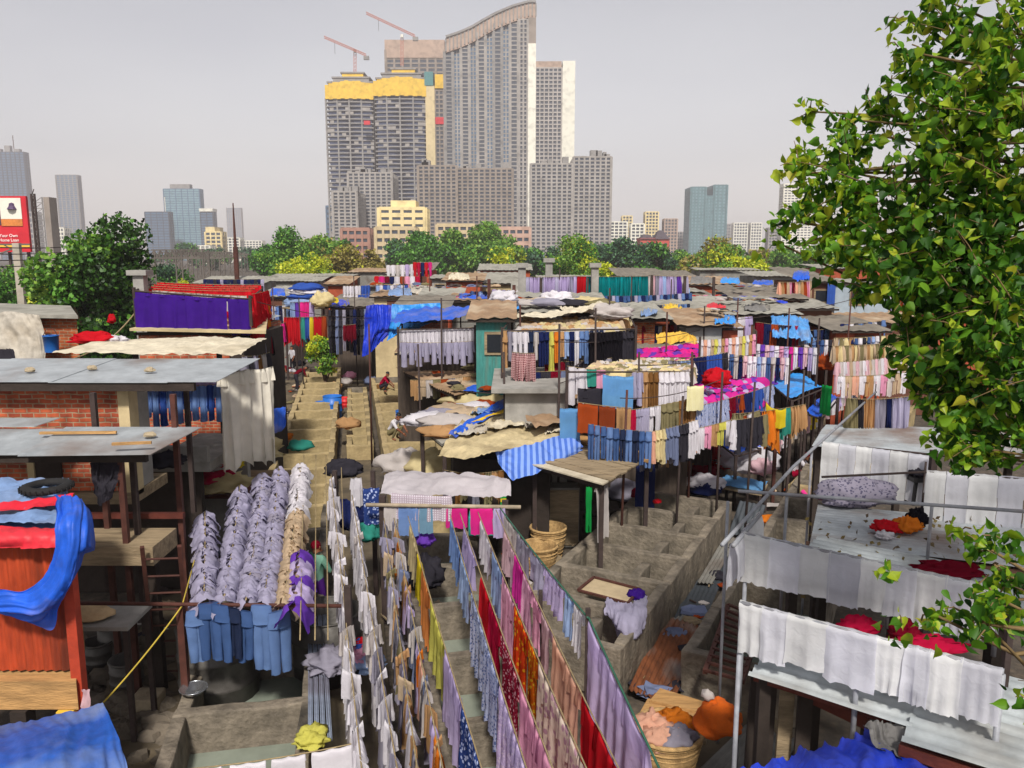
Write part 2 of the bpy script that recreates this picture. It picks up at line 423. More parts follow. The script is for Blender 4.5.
def line(name, pts, r, m, label, cat='clothes line', group=None):
    return tag(MB().tube(pts, r, 5).build(name, m, None, True), label, cat, group)
WID = {'shirt': .66, 'trousers': .44, 'towel': .52, 'garment': .38, 'bunched garment': .2}
def row(items, p0, p1, where, sag=.05, rope=True, group=None, pad=.5, ropemat=None, as_stuff=None):
    """items: list of (kind, colour word, material, scale) along a line; every one its own object"""
    pts = rope_pts(p0, p1, sag); n = len(items); d = Vector(p1) - Vector(p0); rz = math.atan2(d.y, d.x)
    if rope: line('clothes_line', pts, .008, ropemat or ROPE, 'thin rope of ' + where)
    cnt = {}; tot = {}; gap = d.length / max(1, n - 1 + 2 * pad)
    for it in items: tot[it[0], it[1]] = tot.get((it[0], it[1]), 0) + 1
    for i, it in enumerate(items):
        kind, cw, m = it[0], it[1], it[2]; sc = it[3] if len(it) > 3 else 1.
        c = cnt.get((kind, cw), 0); cnt[kind, cw] = c + 1
        lab = f"{ordw(c)} {cw} {kind} from left, {where}" if tot[kind, cw] > 1 else f"only {cw} {kind}, {where}"
        sx = min(sc, gap * 1.12 / WID[kind]) if kind != 'bunched garment' else sc
        o = garment(kind, at(pts, (i + pad) / (n - 1 + 2 * pad)), rz + random.uniform(-.22, .22) + (PI if random.random() < .4 else 0), m, lab, group or ('laundry on ' + where), sc)
        o.scale.x = sx * random.uniform(.85, 1.08)
        o.scale.z = sc * random.uniform(.85, 1.1)
    return pts
def stuffrow(mb, mats, cols, kind, n, p0, p1, sc, sag=.03):
    """many small pieces of one mass of washing in one mesh"""
    pts = rope_pts(p0, p1, sag); d = Vector(p1) - Vector(p0); rz = math.atan2(d.y, d.x)
    for i in range(n):
        me = GM[kind, random.randrange(5)]; M = Matrix.Translation(at(pts, (i + .5) / n)) @ Matrix.Rotation(rz + random.uniform(-.3, .3), 4, 'Z') @ Matrix.Diagonal((sc * random.uniform(.8, 1.1), sc, sc * random.uniform(.8, 1.15), 1))
        mb.add([M @ v.co for v in me.vertices], [tuple(p.vertices) for p in me.polygons], random.randrange(cols))
    mb.tube(pts, .008, 4)

# ------------------------------------------------------------------ foliage
def foliage(name, cen, size, mats, mi, parent, kind='quad', droop=.3, seed=0):
    """one mesh of many small leaves. cen (N,3), size (N,)"""
    rs = np.random.RandomState(seed); N = len(cen)
    d = rs.normal(size=(N, 3)); d[:, 2] -= droop * 2.2; d /= np.linalg.norm(d, axis=1)[:, None]      # leaf axis
    r = rs.normal(size=(N, 3)); x = np.cross(d, r); x /= np.linalg.norm(x, axis=1)[:, None] + 1e-9; nz = np.cross(x, d)
    if kind == 'quad':
        prof = np.array([(0, 0, 0), (.33, .45, .08), (0, 1, 0), (-.33, .45, .08)]); faces = [(0, 1, 2, 3)]
    elif kind == 'clump':
        prof = np.array([(0, 0, 0), (.4, .2, .1), (.25, .6, -.05), (.45, .8, .1), (0, 1, 0), (-.35, .75, .12), (-.2, .5, -.05), (-.45, .25, .1)]); faces = [(0, 1, 2, 6, 7), (2, 3, 4, 5, 6)]
    else:
        prof = np.array([(0, 0, 0), (.25, -.03, .07), (.40, .16, .12), (.34, .40, .10), (.15, .66, 0), (.03, .82, -.07), (0, 1.0, -.14),
                         (-.03, .82, -.07), (-.15, .66, 0), (-.34, .40, .10), (-.40, .16, .12), (-.25, -.03, .07)])
        faces = [(0, 1, 2, 3, 4, 5, 6), (0, 6, 7, 8, 9, 10, 11)]
    k = len(prof)
    vs = cen[:, None, :] + size[:, None, None] * (prof[None, :, 0, None] * x[:, None, :] + prof[None, :, 1, None] * d[:, None, :] + prof[None, :, 2, None] * nz[:, None, :])
    vs = vs.reshape(-1, 3) - np.array(WL[parent.name])[None, :]
    me = bpy.data.meshes.new(name); nf = len(faces); L = [len(f) for f in faces]; tl = sum(L)
    me.vertices.add(N * k); me.vertices.foreach_set('co', vs.ravel())
    fl = np.concatenate([np.array(f) for f in faces]); li = (np.arange(N)[:, None] * k + fl[None, :]).ravel()
    me.loops.add(N * tl); me.loops.foreach_set('vertex_index', li.astype(np.int32))
    st = np.concatenate([[0], np.cumsum(L)[:-1]]); ls = (np.arange(N)[:, None] * tl + st[None, :]).ravel()
    me.polygons.add(N * nf); me.polygons.foreach_set('loop_start', ls.astype(np.int32)); me.polygons.foreach_set('loop_total', np.tile(L, N).astype(np.int32))
    for m in mats: me.materials.append(m)
    me.polygons.foreach_set('material_index', np.repeat(mi, nf).astype(np.int32))
    me.update(calc_edges=True); me.validate()
    o = bpy.data.objects.new(name, me); COL.objects.link(o); o.parent = parent; WL[o.name] = WL[parent.name]
    return o
BARK = mat('grey brown bark', '#5b4a3a', .95, .35, 5, .6, '#2e251d', .6)
def tree(label, base, h, rx, mats, n=2500, leaf=.5, trunk=.22, clear=.25, seed=0, name='tree', group=None, lobes=16, ry=None, flat=.8, cat='tree', kind='quad', droop=.1):
    """tapered trunk with limbs to lobes; leaves fill the lobes and thin out between them"""
    rs = np.random.RandomState(seed + 100); ry = ry or rx
    t = thing(name, label, cat, base, group); B = np.array(base)
    ch = h * (1 - clear); cz = base[2] + h * clear + ch * .5
    lc = []
    while len(lc) < lobes:
        p = rs.uniform(-1, 1, 3)
        q = np.linalg.norm(p)
        if q > 1 or q < .35: continue
        w = 1 - .35 * max(p[2], 0) - .25 * max(-p[2], 0)
        lc.append((p[0] * rx * .78 * w, p[1] * ry * .78 * w, p[2] * ch * .40))
    lc = np.array(lc); lr = rs.uniform(.22, .42, lobes) * min(rx, ch * .6)
    tb = MB(); b = Vector(base)
    fork = b + Vector((rs.uniform(-.1, .1) * rx, 0, h * clear * .9 + .1))
    tb.tube([b - V(0, 0, .1), b.lerp(fork, .5) + V(rs.uniform(-.1, .1) * trunk * 3, 0, 0), fork], [trunk * 1.25, trunk, trunk * .85], 8)
    for i in range(min(lobes, 9)):
        e = Vector((b.x + lc[i, 0], b.y + lc[i, 1], cz + lc[i, 2])); mid = fork.lerp(e, .5) + V(rs.uniform(-.15, .15) * rx, rs.uniform(-.1, .1) * rx, .08 * h)
        tb.tube([fork - V(0, 0, .05 * h), mid, e], [trunk * .6, trunk * .35, trunk * .1], 6)
    tb.build('trunk', BARK, t, True)
    per = np.maximum(20, (n * lr ** 2 / (lr ** 2).sum()).astype(int)); cs = []; ms = []
    for i in range(lobes):
        k = per[i]; d = rs.normal(size=(k, 3)); d /= np.linalg.norm(d, axis=1)[:, None]
        rr = lr[i] * rs.uniform(.25, 1.12, k) ** .6
        c = d * rr[:, None] * np.array([1, 1, flat]); c += np.array([b.x + lc[i, 0], b.y + lc[i, 1], cz + lc[i, 2]])
        cs.append(c); ms.append(np.where(rs.rand(k) < .8, i % len(mats), rs.randint(0, len(mats), k)))
    cs = np.concatenate(cs); ms = np.concatenate(ms)
    foliage('crown', cs, rs.uniform(.6, 1.3, len(cs)) * leaf, mats, ms, t, kind, droop, seed)
    return t

# ------------------------------------------------------------------ people
def person(loc, rz, pose, shirt, lower, skin, hair, label, scarf=None):
    """one skinned body (head, torso, limbs), hands with five fingers; clothes are zones of the same skin; hair is a child"""
    if pose == 'stand':
        J = dict(pel=(0, 0, .95), wai=(0, .01, 1.12), che=(0, 0, 1.35), nec=(0, 0, 1.5), chin=(0, -.02, 1.56), top=(0, -.01, 1.72),
                 shL=(.18, 0, 1.43), elL=(.25, -.04, 1.16), wrL=(.24, -.16, .95), shR=(-.18, 0, 1.43), elR=(-.27, -.08, 1.18), wrR=(-.2, -.3, 1.08),
                 hiL=(.1, 0, .92), knL=(.11, -.02, .5), anL=(.11, .03, .09), toL=(.12, -.14, .04), hiR=(-.1, 0, .92), knR=(-.1, -.05, .5), anR=(-.11, 0, .09), toR=(-.12, -.17, .04))
    elif pose == 'bend':
        J = dict(pel=(0, .1, .9), wai=(0, 0, 1.05), che=(0, -.22, 1.2), nec=(0, -.36, 1.24), chin=(0, -.42, 1.24), top=(0, -.56, 1.28),
                 shL=(.18, -.3, 1.2), elL=(.22, -.38, .93), wrL=(.16, -.5, .74), shR=(-.18, -.3, 1.2), elR=(-.22, -.4, .94), wrR=(-.14, -.5, .72),
                 hiL=(.1, .1, .88), knL=(.12, .02, .48), anL=(.12, .1, .09), toL=(.13, -.07, .04), hiR=(-.1, .1, .88), knR=(-.12, -.02, .48), anR=(-.12, .06, .09), toR=(-.13, -.12, .04))
    else:
        J = dict(pel=(0, .12, .26), wai=(0, .06, .42), che=(0, -.1, .62), nec=(0, -.18, .75), chin=(0, -.22, .79), top=(0, -.27, .95),
                 shL=(.18, -.12, .69), elL=(.24, -.3, .5), wrL=(.14, -.46, .36), shR=(-.18, -.12, .69), elR=(-.24, -.3, .48), wrR=(-.12, -.47, .3),
                 hiL=(.1, .1, .25), knL=(.2, -.28, .48), anL=(.15, -.06, .09), toL=(.17, -.22, .04), hiR=(-.1, .1, .25), knR=(-.2, -.28, .48), anR=(-.15, -.06, .09), toR=(-.17, -.22, .04))
    E = [('pel', 'wai'), ('wai', 'che'), ('che', 'nec'), ('nec', 'chin'), ('chin', 'top'), ('che', 'shL'), ('shL', 'elL'), ('elL', 'wrL'), ('che', 'shR'), ('shR', 'elR'), ('elR', 'wrR'),
         ('pel', 'hiL'), ('hiL', 'knL'), ('knL', 'anL'), ('anL', 'toL'), ('pel', 'hiR'), ('hiR', 'knR'), ('knR', 'anR'), ('anR', 'toR')]
    R = dict(pel=.15, wai=.13, che=.15, nec=.055, chin=.085, top=.085, sh=.075, el=.048, wr=.03, hi=.095, kn=.062, an=.042, to=.035)
    names = list(J); ix = {n: i for i, n in enumerate(names)}
    me = bpy.data.meshes.new('person_bones'); me.from_pydata([J[n] for n in names], [(ix[a], ix[b]) for a, b in E], [])
    tmp = bpy.data.objects.new('person_bones', me); COL.objects.link(tmp)
    sk = tmp.modifiers.new('s', 'SKIN'); ss = tmp.modifiers.new('u', 'SUBSURF'); ss.levels = ss.render_levels = 2
    for n in names:
        r = R.get(n) or R[n[:2]]; me.skin_vertices[0].data[ix[n]].radius = (r, r * (.8 if n in ('che', 'wai', 'pel') else 1))
    me.skin_vertices[0].data[ix['pel']].use_root = True
    dg = bpy.context.evaluated_depsgraph_get(); bm2 = bpy.data.meshes.new_from_object(tmp.evaluated_get(dg))
    bpy.data.objects.remove(tmp)
    vs = [v.co.copy() for v in bm2.vertices]; fs = [tuple(p.vertices) for p in bm2.polygons]
    zone = {('nec', 'chin'): 0, ('chin', 'top'): 0, ('elL', 'wrL'): 0, ('elR', 'wrR'): 0, ('anL', 'toL'): 0, ('anR', 'toR'): 0, ('knL', 'anL'): 2, ('knR', 'anR'): 2, ('hiL', 'knL'): 2, ('hiR', 'knR'): 2, ('pel', 'hiL'): 2, ('pel', 'hiR'): 2}
    mb = MB()
    mb.v = [tuple(v) for v in vs]
    for f in fs:
        c = sum((vs[i] for i in f), Vector()) / len(f); best = 9; z = 1
        for a, b in E:
            A, Bv = Vector(J[a]), Vector(J[b]); t = max(0, min(1, (c - A).dot(Bv - A) / (Bv - A).length_squared)); d = (c - A.lerp(Bv, t)).length
            if d < best: best = d; z = zone.get((a, b), 1)
        mb.f.append(f); mb.m.append(z)
    hd = (Vector(J['top']) - Vector(J['chin'])).normalized(); fw = Vector((0, -1, 0)); fw = (fw - hd * fw.dot(hd)).normalized(); hc = Vector(J['chin']).lerp(Vector(J['top']), .5)
    mb.tube([hc + fw * .075 + hd * .02, hc + fw * .115 - hd * .02], [.012, .018], 6, 0)                     # nose
    for sg in (-1, 1):
        mb.tube([hc + V(sg * .083, 0, 0) + hd * .03, hc + V(sg * .093, 0, 0) - hd * .03], .016, 5, 0)        # ears
    for sd in 'LR':
        w = Vector(J['wr' + sd]); d = (w - Vector(J['el' + sd])).normalized(); sx = d.cross(V(0, 1, 0)).normalized()
        mb.tube([w, w + d * .05, w + d * .085], [.028, .038, .034], 8, 0)
        for k, (o, ln) in enumerate(((-.028, .06), (-.01, .075), (.009, .07), (.027, .055))):
            a = w + d * .08 + sx * o; mb.tube([a, a + d * ln * .55, a + d * ln + V(0, 0, -.012)], [.0095, .009, .007], 5, 0)
        a = w + d * .03 + sx * .035; mb.tube([a, a + d * .03 + sx * .025, a + d * .06 + sx * .03], [.011, .010, .008], 5, 0)
    o = mb.build('person', [skin, shirt, lower], None, True)
    org = WL[o.name]
    hb = MB(); c0 = hc + hd * .025 - fw * .012 - org
    n, m = 12, 5; pv = []
    ax = hd.cross(fw)
    for i in range(m + 1):
        th = (1.75 if scarf else 1.45) * i / m
        for j in range(n):
            ph = 2 * PI * j / n
            k = .105 * (1 + .05 * noise.noise(Vector((i, j, 1.3)))); cc = math.cos(th)
            fr = math.sin(th) * math.cos(ph)
            if fr > .55: cc = max(cc, .35)
            pv.append(c0 + hd * (cc * k) + fw * (fr * k * .95) + ax * (math.sin(th) * math.sin(ph) * k * .92))
    hb.add(pv, [(i * n + j, i * n + (j + 1) % n, (i + 1) * n + (j + 1) % n, (i + 1) * n + j) for i in range(m) for j in range(n)])
    hm = hb.mesh('hair', hair, True); ho = bpy.data.objects.new('headscarf' if scarf else 'hair', hm); COL.objects.link(ho); ho.parent = o
    M = Matrix.Translation(Vector(loc)) @ Matrix.Rotation(rz, 4, 'Z') @ Matrix.Translation(Vector(org)); o.matrix_world = M
    return tag(o, label, 'person')
# ================================================================== camera, light, air
cam = bpy.data.cameras.new('camera'); co = bpy.data.objects.new('camera', cam); COL.objects.link(co)
cam.sensor_width = 36; cam.lens = 36 * F / 1024; cam.clip_start = .1; cam.clip_end = 20000
co.location = (0, 0, HC); co.rotation_euler = (PI / 2 - PITCH, 0, 0); SC.camera = co
SUN_DIR = Vector((.02, -.76, .82)).normalized()
sl = bpy.data.lights.new('sun', 'SUN'); so = bpy.data.objects.new('sun', sl); COL.objects.link(so)
sl.energy = 4.8; sl.angle = math.radians(6); sl.color = (1, .95, .88)
so.rotation_euler = SUN_DIR.to_track_quat('Z', 'Y').to_euler()
w = bpy.data.worlds.new('World'); SC.world = w; w.use_nodes = True
nt = w.node_tree; bg = nt.nodes['Background']
sky = nt.nodes.new('ShaderNodeTexSky'); sky.sky_type = 'NISHITA'; sky.sun_disc = False
sky.sun_elevation = math.asin(SUN_DIR.z); sky.sun_rotation = math.atan2(SUN_DIR.x, SUN_DIR.y)
sky.dust_density = 1.2; sky.air_density = 1.3; sky.ozone_density = 1.0
hs = nt.nodes.new('ShaderNodeHueSaturation'); hs.inputs['Saturation'].default_value = .22; hs.inputs['Hue'].default_value = .5
tint = nt.nodes.new('ShaderNodeMixRGB'); tint.blend_type = 'MULTIPLY'; tint.inputs[0].default_value = 1; tint.inputs[2].default_value = (.74, .72, .735, 1)
nt.links.new(sky.outputs[0], hs.inputs['Color']); nt.links.new(hs.outputs[0], tint.inputs[1]); cn = nt.nodes.new('ShaderNodeTexNoise'); cn.inputs['Scale'].default_value = 2.2; cn.inputs['Detail'].default_value = 6; ctc = nt.nodes.new('ShaderNodeTexCoord'); cmp_ = nt.nodes.new('ShaderNodeMapping'); cmp_.inputs['Scale'].default_value = (1, 1, 3.2)
crp = nt.nodes.new('ShaderNodeValToRGB'); crp.color_ramp.elements[0].position = .3; crp.color_ramp.elements[1].position = .7; crp.color_ramp.elements[0].color = (.93, .93, .945, 1); crp.color_ramp.elements[1].color = (1.05, 1.045, 1.03, 1)
cmu = nt.nodes.new('ShaderNodeMixRGB'); cmu.blend_type = 'MULTIPLY'; cmu.inputs[0].default_value = 1
nt.links.new(ctc.outputs['Generated'], cmp_.inputs[0]); nt.links.new(cmp_.outputs[0], cn.inputs['Vector']); nt.links.new(cn.outputs['Fac'], crp.inputs['Fac']); nt.links.new(tint.outputs[0], cmu.inputs[1]); nt.links.new(crp.outputs[0], cmu.inputs[2]); nt.links.new(cmu.outputs[0], bg.inputs[0])
bg.inputs[1].default_value = .15
SC.view_settings.view_transform = 'Standard'; SC.view_settings.look = 'None'; SC.view_settings.exposure = 0.16; SC.view_settings.gamma = 1
SC.cycles.max_bounces = 6; SC.cycles.transparent_max_bounces = 6; SC.cycles.use_denoising = True
SC.cycles.volume_bounces = 2

# ================================================================== ground
def ground():
    m, nt = nodes_of('trodden earth'); N = nt.nodes
    out = N.new('ShaderNodeOutputMaterial'); b = N.new('ShaderNodeBsdfPrincipled'); b.inputs['Roughness'].default_value = .9
    tc = N.new('ShaderNodeTexCoord')
    n1 = N.new('ShaderNodeTexNoise'); n1.inputs['Scale'].default_value = 1.7; n1.inputs['Detail'].default_value = 12; n1.inputs['Roughness'].default_value = .7
    vo = N.new('ShaderNodeTexVoronoi'); vo.inputs['Scale'].default_value = 6
    link(nt, tc.outputs['Object'], n1.inputs['Vector']); link(nt, tc.outputs['Object'], vo.inputs['Vector'])
    r = N.new('ShaderNodeValToRGB'); e = r.color_ramp.elements
    e[0].position = .3; e[0].color = (.025, .02, .015, 1); e[1].position = .7; e[1].color = (.115, .09, .065, 1)
    link(nt, n1.outputs['Fac'], r.inputs['Fac'])
    r2 = N.new('ShaderNodeValToRGB'); r2.color_ramp.elements[0].position = .05; r2.color_ramp.elements[1].position = .5
    r2.color_ramp.elements[0].color = (1.5, 1.4, 1.3, 1); r2.color_ramp.elements[1].color = (.7, .7, .7, 1); link(nt, vo.outputs['Distance'], r2.inputs['Fac'])
    mu = N.new('ShaderNodeMixRGB'); mu.blend_type = 'MULTIPLY'; mu.inputs[0].default_value = .6; link(nt, r.outputs[0], mu.inputs[1]); link(nt, r2.outputs[0], mu.inputs[2])
    link(nt, mu.outputs[0], b.inputs['Base Color'])
    bp = N.new('ShaderNodeBump'); bp.inputs['Strength'].default_value = .8; bp.inputs['Distance'].default_value = .08; link(nt, n1.outputs['Fac'], bp.inputs['Height']); link(nt, bp.outputs[0], b.inputs['Normal'])
    link(nt, b.outputs[0], out.inputs[0])
    xs = [-6000, -800, -200, -60] + [x * 2.0 for x in range(-15, 16)] + [60, 200, 800, 6000]
    ys = [-200, -40, -10] + [y * 1.5 for y in range(0, 40)] + [80, 130, 250, 800, 2500, 7000]
    g = MB().grid([[(x, y, .05 * noise.noise(Vector((x * .5, y * .5, 0))) - .03 if abs(x) < 50 and y < 100 else -.05) for x in xs] for y in ys]).build('ground', m, None, True)
    struct(g)
ground()
def haze():
    m, nt = nodes_of('dusty air'); N = nt.nodes
    out = N.new('ShaderNodeOutputMaterial'); v = N.new('ShaderNodeVolumePrincipled')
    v.inputs['Color'].default_value = (.82, .78, .80, 1); v.inputs['Density'].default_value = .0003; v.inputs['Anisotropy'].default_value = 0
    link(nt, v.outputs[0], out.inputs['Volume'])
    o = MB().box(-2600, 2600, -300, 3000, -1.2, 262).build('haze', m)
    o['kind'] = 'stuff'; o['label'] = 'pale dusty haze over the far city'; o['category'] = 'haze'
haze()

# ================================================================== far city
GLASS = mat('blue grey glass', '#45607a', .35, .12, .08, 0, spec=.6)
GLASSD = mat('dark window bands', '#39404b', .4, .2, .3, 0, spec=.5)
CONC = mat('grey tower concrete', '#948f8a', .9, .2, .1, 0)
CONCB = mat('brownish tower concrete', '#877d74', .9, .2, .1, 0)
CONCD = mat('raw floor slabs', '#85827f', .9, .15, .2, 0)
WHITE = mat('white tower paint', '#d9d6c8', .7, .05, .1, 0)
CREAM = mat('cream painted flats', '#d8c592', .8, .08, .2, 0)
YELS = mat('yellow safety screen', '#d9b13a', .7, .15, .3, 0)
TANS = mat('tan crown panels', '#a58f80', .8, .15, .15, 0)
REDB = mat('red hoarding', '#c0202e', .6, .08, .5, 0)
def scaled(poly, k):
    cx = sum(p[0] for p in poly) / len(poly); cy = sum(p[1] for p in poly) / len(poly)
    out = []
    for p in poly:
        d = math.hypot(p[0] - cx, p[1] - cy); out.append((cx + (p[0] - cx) * (d + k) / d, cy + (p[1] - cy) * (d + k) / d))
    return out
def rectp(px0, px1, d, dep, skew=0.):
    a = Q(px0, 256, d).x; b = Q(px1, 256, d).x
    return [(a, d), (b, d), (b + skew, d + dep), (a + skew, d + dep)]
def ztop(py, d): return Q(512, py, d).z
def block(t, poly, z0, z1, floors, wall, glass, bay=5., band=.34, out=.5, pier=.26, nm=''):
    """a storeyed block: dark glazing core, projecting floor bands, piers between the windows"""
    MB().hexa(poly, z0, z1 - .3).build('glazing', glass, t)
    c = MB(); fh = (z1 - z0) / floors; po = scaled(poly, out)
    for i in range(floors + 1):
        z = z0 + i * fh; c.hexa(po, max(z - band * fh * .5, z0 - .1), min(z + band * fh * .5, z1) if i < floors else z1 + .6)
    n = len(poly)
    for i in range(n):
        a = Vector((*po[i], 0)); b = Vector((*po[(i + 1) % n], 0)); L = (b - a).length; k = max(1, round(L / bay))
        if a.y > poly[0][1] + 12 and b.y > poly[0][1] + 12: continue
        dr = (b - a).normalized(); nr = Vector((dr.y, -dr.x, 0))
        for j in range(k + 1):
            p = a.lerp(b, j / k) - nr * .2; w = bay * pier * (1.4 if j in (0, k) else 1)
            c.beam(p + V(0, 0, z0), p + V(0, 0, z1 + .2), w if abs(dr.x) > .5 else .7, .7 if abs(dr.x) > .5 else w) if False else \
                c.hexa([tuple((p + dr * s * w / 2 + nr * q * .45)[:2]) for s, q in ((-1, 1), (1, 1), (1, -1), (-1, -1))], z0, z1 + .2)
    c.build('cladding', wall, t)
def tower(name, label, px0, px1, pyt, d, dep, floors, wall, glass, cat='tower', **k):
    if d >= 700 and (px0 < 250 or px0 > 600): dep = min(dep, 14)
    poly = rectp(px0, px1, d, dep); t = thing(name, label, cat, (poly[0][0], d, 0))
    block(t, poly, 0, ztop(pyt, d), floors, wall, glass, **k)
    return t, poly, ztop(pyt, d)
# left skyline
t, p, z = tower('office_tower', 'slim blue grey tower behind the red hoarding with a mast on its unfinished top', 2, 33, 152, 1500, 40, 42, GLASSD, GLASS, bay=8)
m = MB(); cx = (p[0][0] + p[1][0]) / 2
m.tube([(cx, 1520, z), (cx, 1520, z + 32)], .8, 5)
m.build('mast', RUST, t)
m = MB()
for i in range(3): MB().box(p[0][0] + 4 + i * 17, p[0][0] + 14 + i * 17, 1504, 1512, z + .7, z + 6 + 6 * (i % 2)).build('core_wall', CONCD, t)
tower('office_tower', 'narrow grey blue tower rising behind the dark leafy tree', 63, 83, 175, 1500, 40, 40, CONCD, GLASS, bay=8)
t, p, z = tower('office_tower', 'broad pale green glass tower with a flat cap, left of the yellow trees', 168, 203, 189, 1200, 45, 30, GLASS, mat('green glass', '#6f8f98', .35, .1, .08, 0, spec=.6), bay=9, band=.3, pier=.1)
MB().box(p[0][0] + 9, p[1][0] - 14, 1201, 1212, z + .7, z + 7).build('plant_room', CONCD, t)
t, p, z = tower('office_tower', 'squat dark glass block left of the pale green tower', 148, 171, 212, 1150, 40, 18, GLASSD, GLASS, bay=8, band=.3, pier=.1)
MB().tube([(p[1][0] - 12, 1170, z), (p[1][0] - 12, 1170, z + 22)], .6, 5).build('mast', WHITE, t)
t, p, z = tower('office_tower', 'squat dark glass block right of the pale green tower with a white parapet', 203, 215, 212, 1190, 35, 18, GLASSD, GLASS, bay=8, band=.3, pier=.1)
MB().box(p[0][0] - 1, p[1][0] + 1, 1188, 1206, z + .7, z + 5).build('parapet', WHITE, t)
t, p, z = tower('apartment_block', 'small yellow block in front of the dark glass buildings', 207, 222, 232, 800, 25, 8, CREAM, GLASSD, 'building')
MB().hexa([(p[0][0], 800), (p[0][0] + 9, 800), (p[0][0] + 9, 824), (p[0][0], 824)], z + .7, z + 5).build('stair_tower', CREAM, t)
t, p, z = tower('office_tower', 'faint grey tower fading in the haze beyond the rusty mast', 229, 243, 208, 2300, 45, 36, CONC, GLASS)
for (a, b, y, d, lab) in ((222, 240, 238, 900, 'low white flats right of the yellow block, half in haze'), (241, 262, 241, 1000, 'low pale flats behind the rusty mast, last before the trees'), (188, 210, 246, 700, 'long low grey flats under the pale green tower'), (26, 40, 212, 1300, 'thin dark tower beside the red hoarding'), (57, 66, 228, 900, 'small pale block showing over the dark leafy tree')):
    tower('apartment_block', lab, a, b, y, d, 22, 9, WHITE if 'white' in lab or 'pale' in lab else CONC, GLASSD, 'building', bay=4)
# stair/scaffold tower beside the hoarding
t = thing('scaffold_tower', 'grey lattice stair tower just right of the red hoarding', 'tower', Q(48, 262, 300))
z1 = ztop(197, 300); x0 = Q(39, 256, 300).x; x1 = Q(54, 256, 300).x; m = MB()
for k in range(14):
    z = z1 * k / 14; m.beam((x0, 300, z), (x0 + 3, 300, z), .25); m.beam((x0, 300, z), (x0 + 3, 300, z + z1 / 14), .2)
for x in (x0, x0 + 3): m.beam((x, 300, 0), (x, 300, z1), .35)
m.build('lattice', CONCD, t); MB().box(x0 + 3.4, x1, 300, 305, 0, z1).build('shaft', CONCB, t)
# right skyline
t = thing('office_tower', 'green glass tower with a notched twin top, right of the apartment slabs', 'tower', Q(706, 256, 1100))
G2 = mat('teal netted tower', '#55767c', .5, .15, .05, 0)
for (a, b, y, fl) in ((689.5, 703, 187, 24), (703, 712, 196, 22), (712, 724, 185, 24)): block(t, rectp(a, b, 1100, 40), 0, ztop(y, 1100), fl, G2, mat('green glass', '#6f8f98'), bay=5, band=.4, pier=.5)
t, p, z = tower('apartment_tower', 'pale ribbed tower just left of the leaning branches', 781, 809, 184, 900, 30, 30, WHITE, GLASSD, bay=4, band=.5)
for (a, b, y, d, wl, lab) in ((722, 734, 224, 1400, CONC, 'grey slab touching the notched glass tower on its right'), (733, 746, 223, 1300, WHITE, 'pale twin block in haze, first right of the notched tower'), (750, 760, 223, 1300, WHITE, 'pale twin block in haze, second right of the notched tower'),
        (610, 626, 222, 800, WHITE, 'white gridded block at the foot of the tallest slabs'), (622, 631, 216, 1000, CREAM, 'small cream block behind the white gridded one'), (631, 643, 224, 750, WHITE, 'low white house with a dark roof line left of the red house'),
        (645, 657, 212, 900, CREAM, 'narrow cream tower behind the red roofed house'), (664, 676, 219, 900, TANS, 'pinkish slab right of the cream tower'), (768, 782, 228, 1100, CONC, 'dim grey block under the pale ribbed tower'), (676, 690, 232, 1200, CONC, 'low grey block between the pinkish slab and the notched tower')):
    tower('apartment_block', lab, a, b, y, d, 22, max(6, int((262 - y) / 3)), wl, GLASSD, 'building', bay=4)
t = thing('house', 'red walled house with dark hipped roofs among the trees', 'house', Q(656, 262, 500))
RW = mat('red painted wall', '#b0483c', .8, .15, .3, 0); DR = mat('dark slate roof', '#4a4248', .8, .15, .3, 0)
x0, x1 = Q(640, 256, 500).x, Q(669, 256, 500).x
MB().box(x0, x1, 500, 515, 0, ztop(238, 500)).build('wall', RW, t)
m = MB()
for (a, b, zz) in ((x0, (x0 + x1) / 2, 234), ((x0 + x1) / 2, x1, 230)):
    z0 = ztop(239, 500); z1 = ztop(zz, 500); m.add([(a, 499, z0), (b, 499, z0), (b, 516, z0), (a, 516, z0), ((a * 2 + b) / 3, 507, z1), ((a + 2 * b) / 3, 507, z1)], [(0, 1, 5, 4), (1, 2, 5), (2, 3, 4, 5), (3, 0, 4)])
m.build('roof', DR, t)
for k in range(5):
    f = MB().box(x0 + 2 + k * 3.2, x0 + 3.6 + k * 3.2, 499.7, 500, ztop(247, 500), ztop(243, 500)).build('window', GLASSD, t)

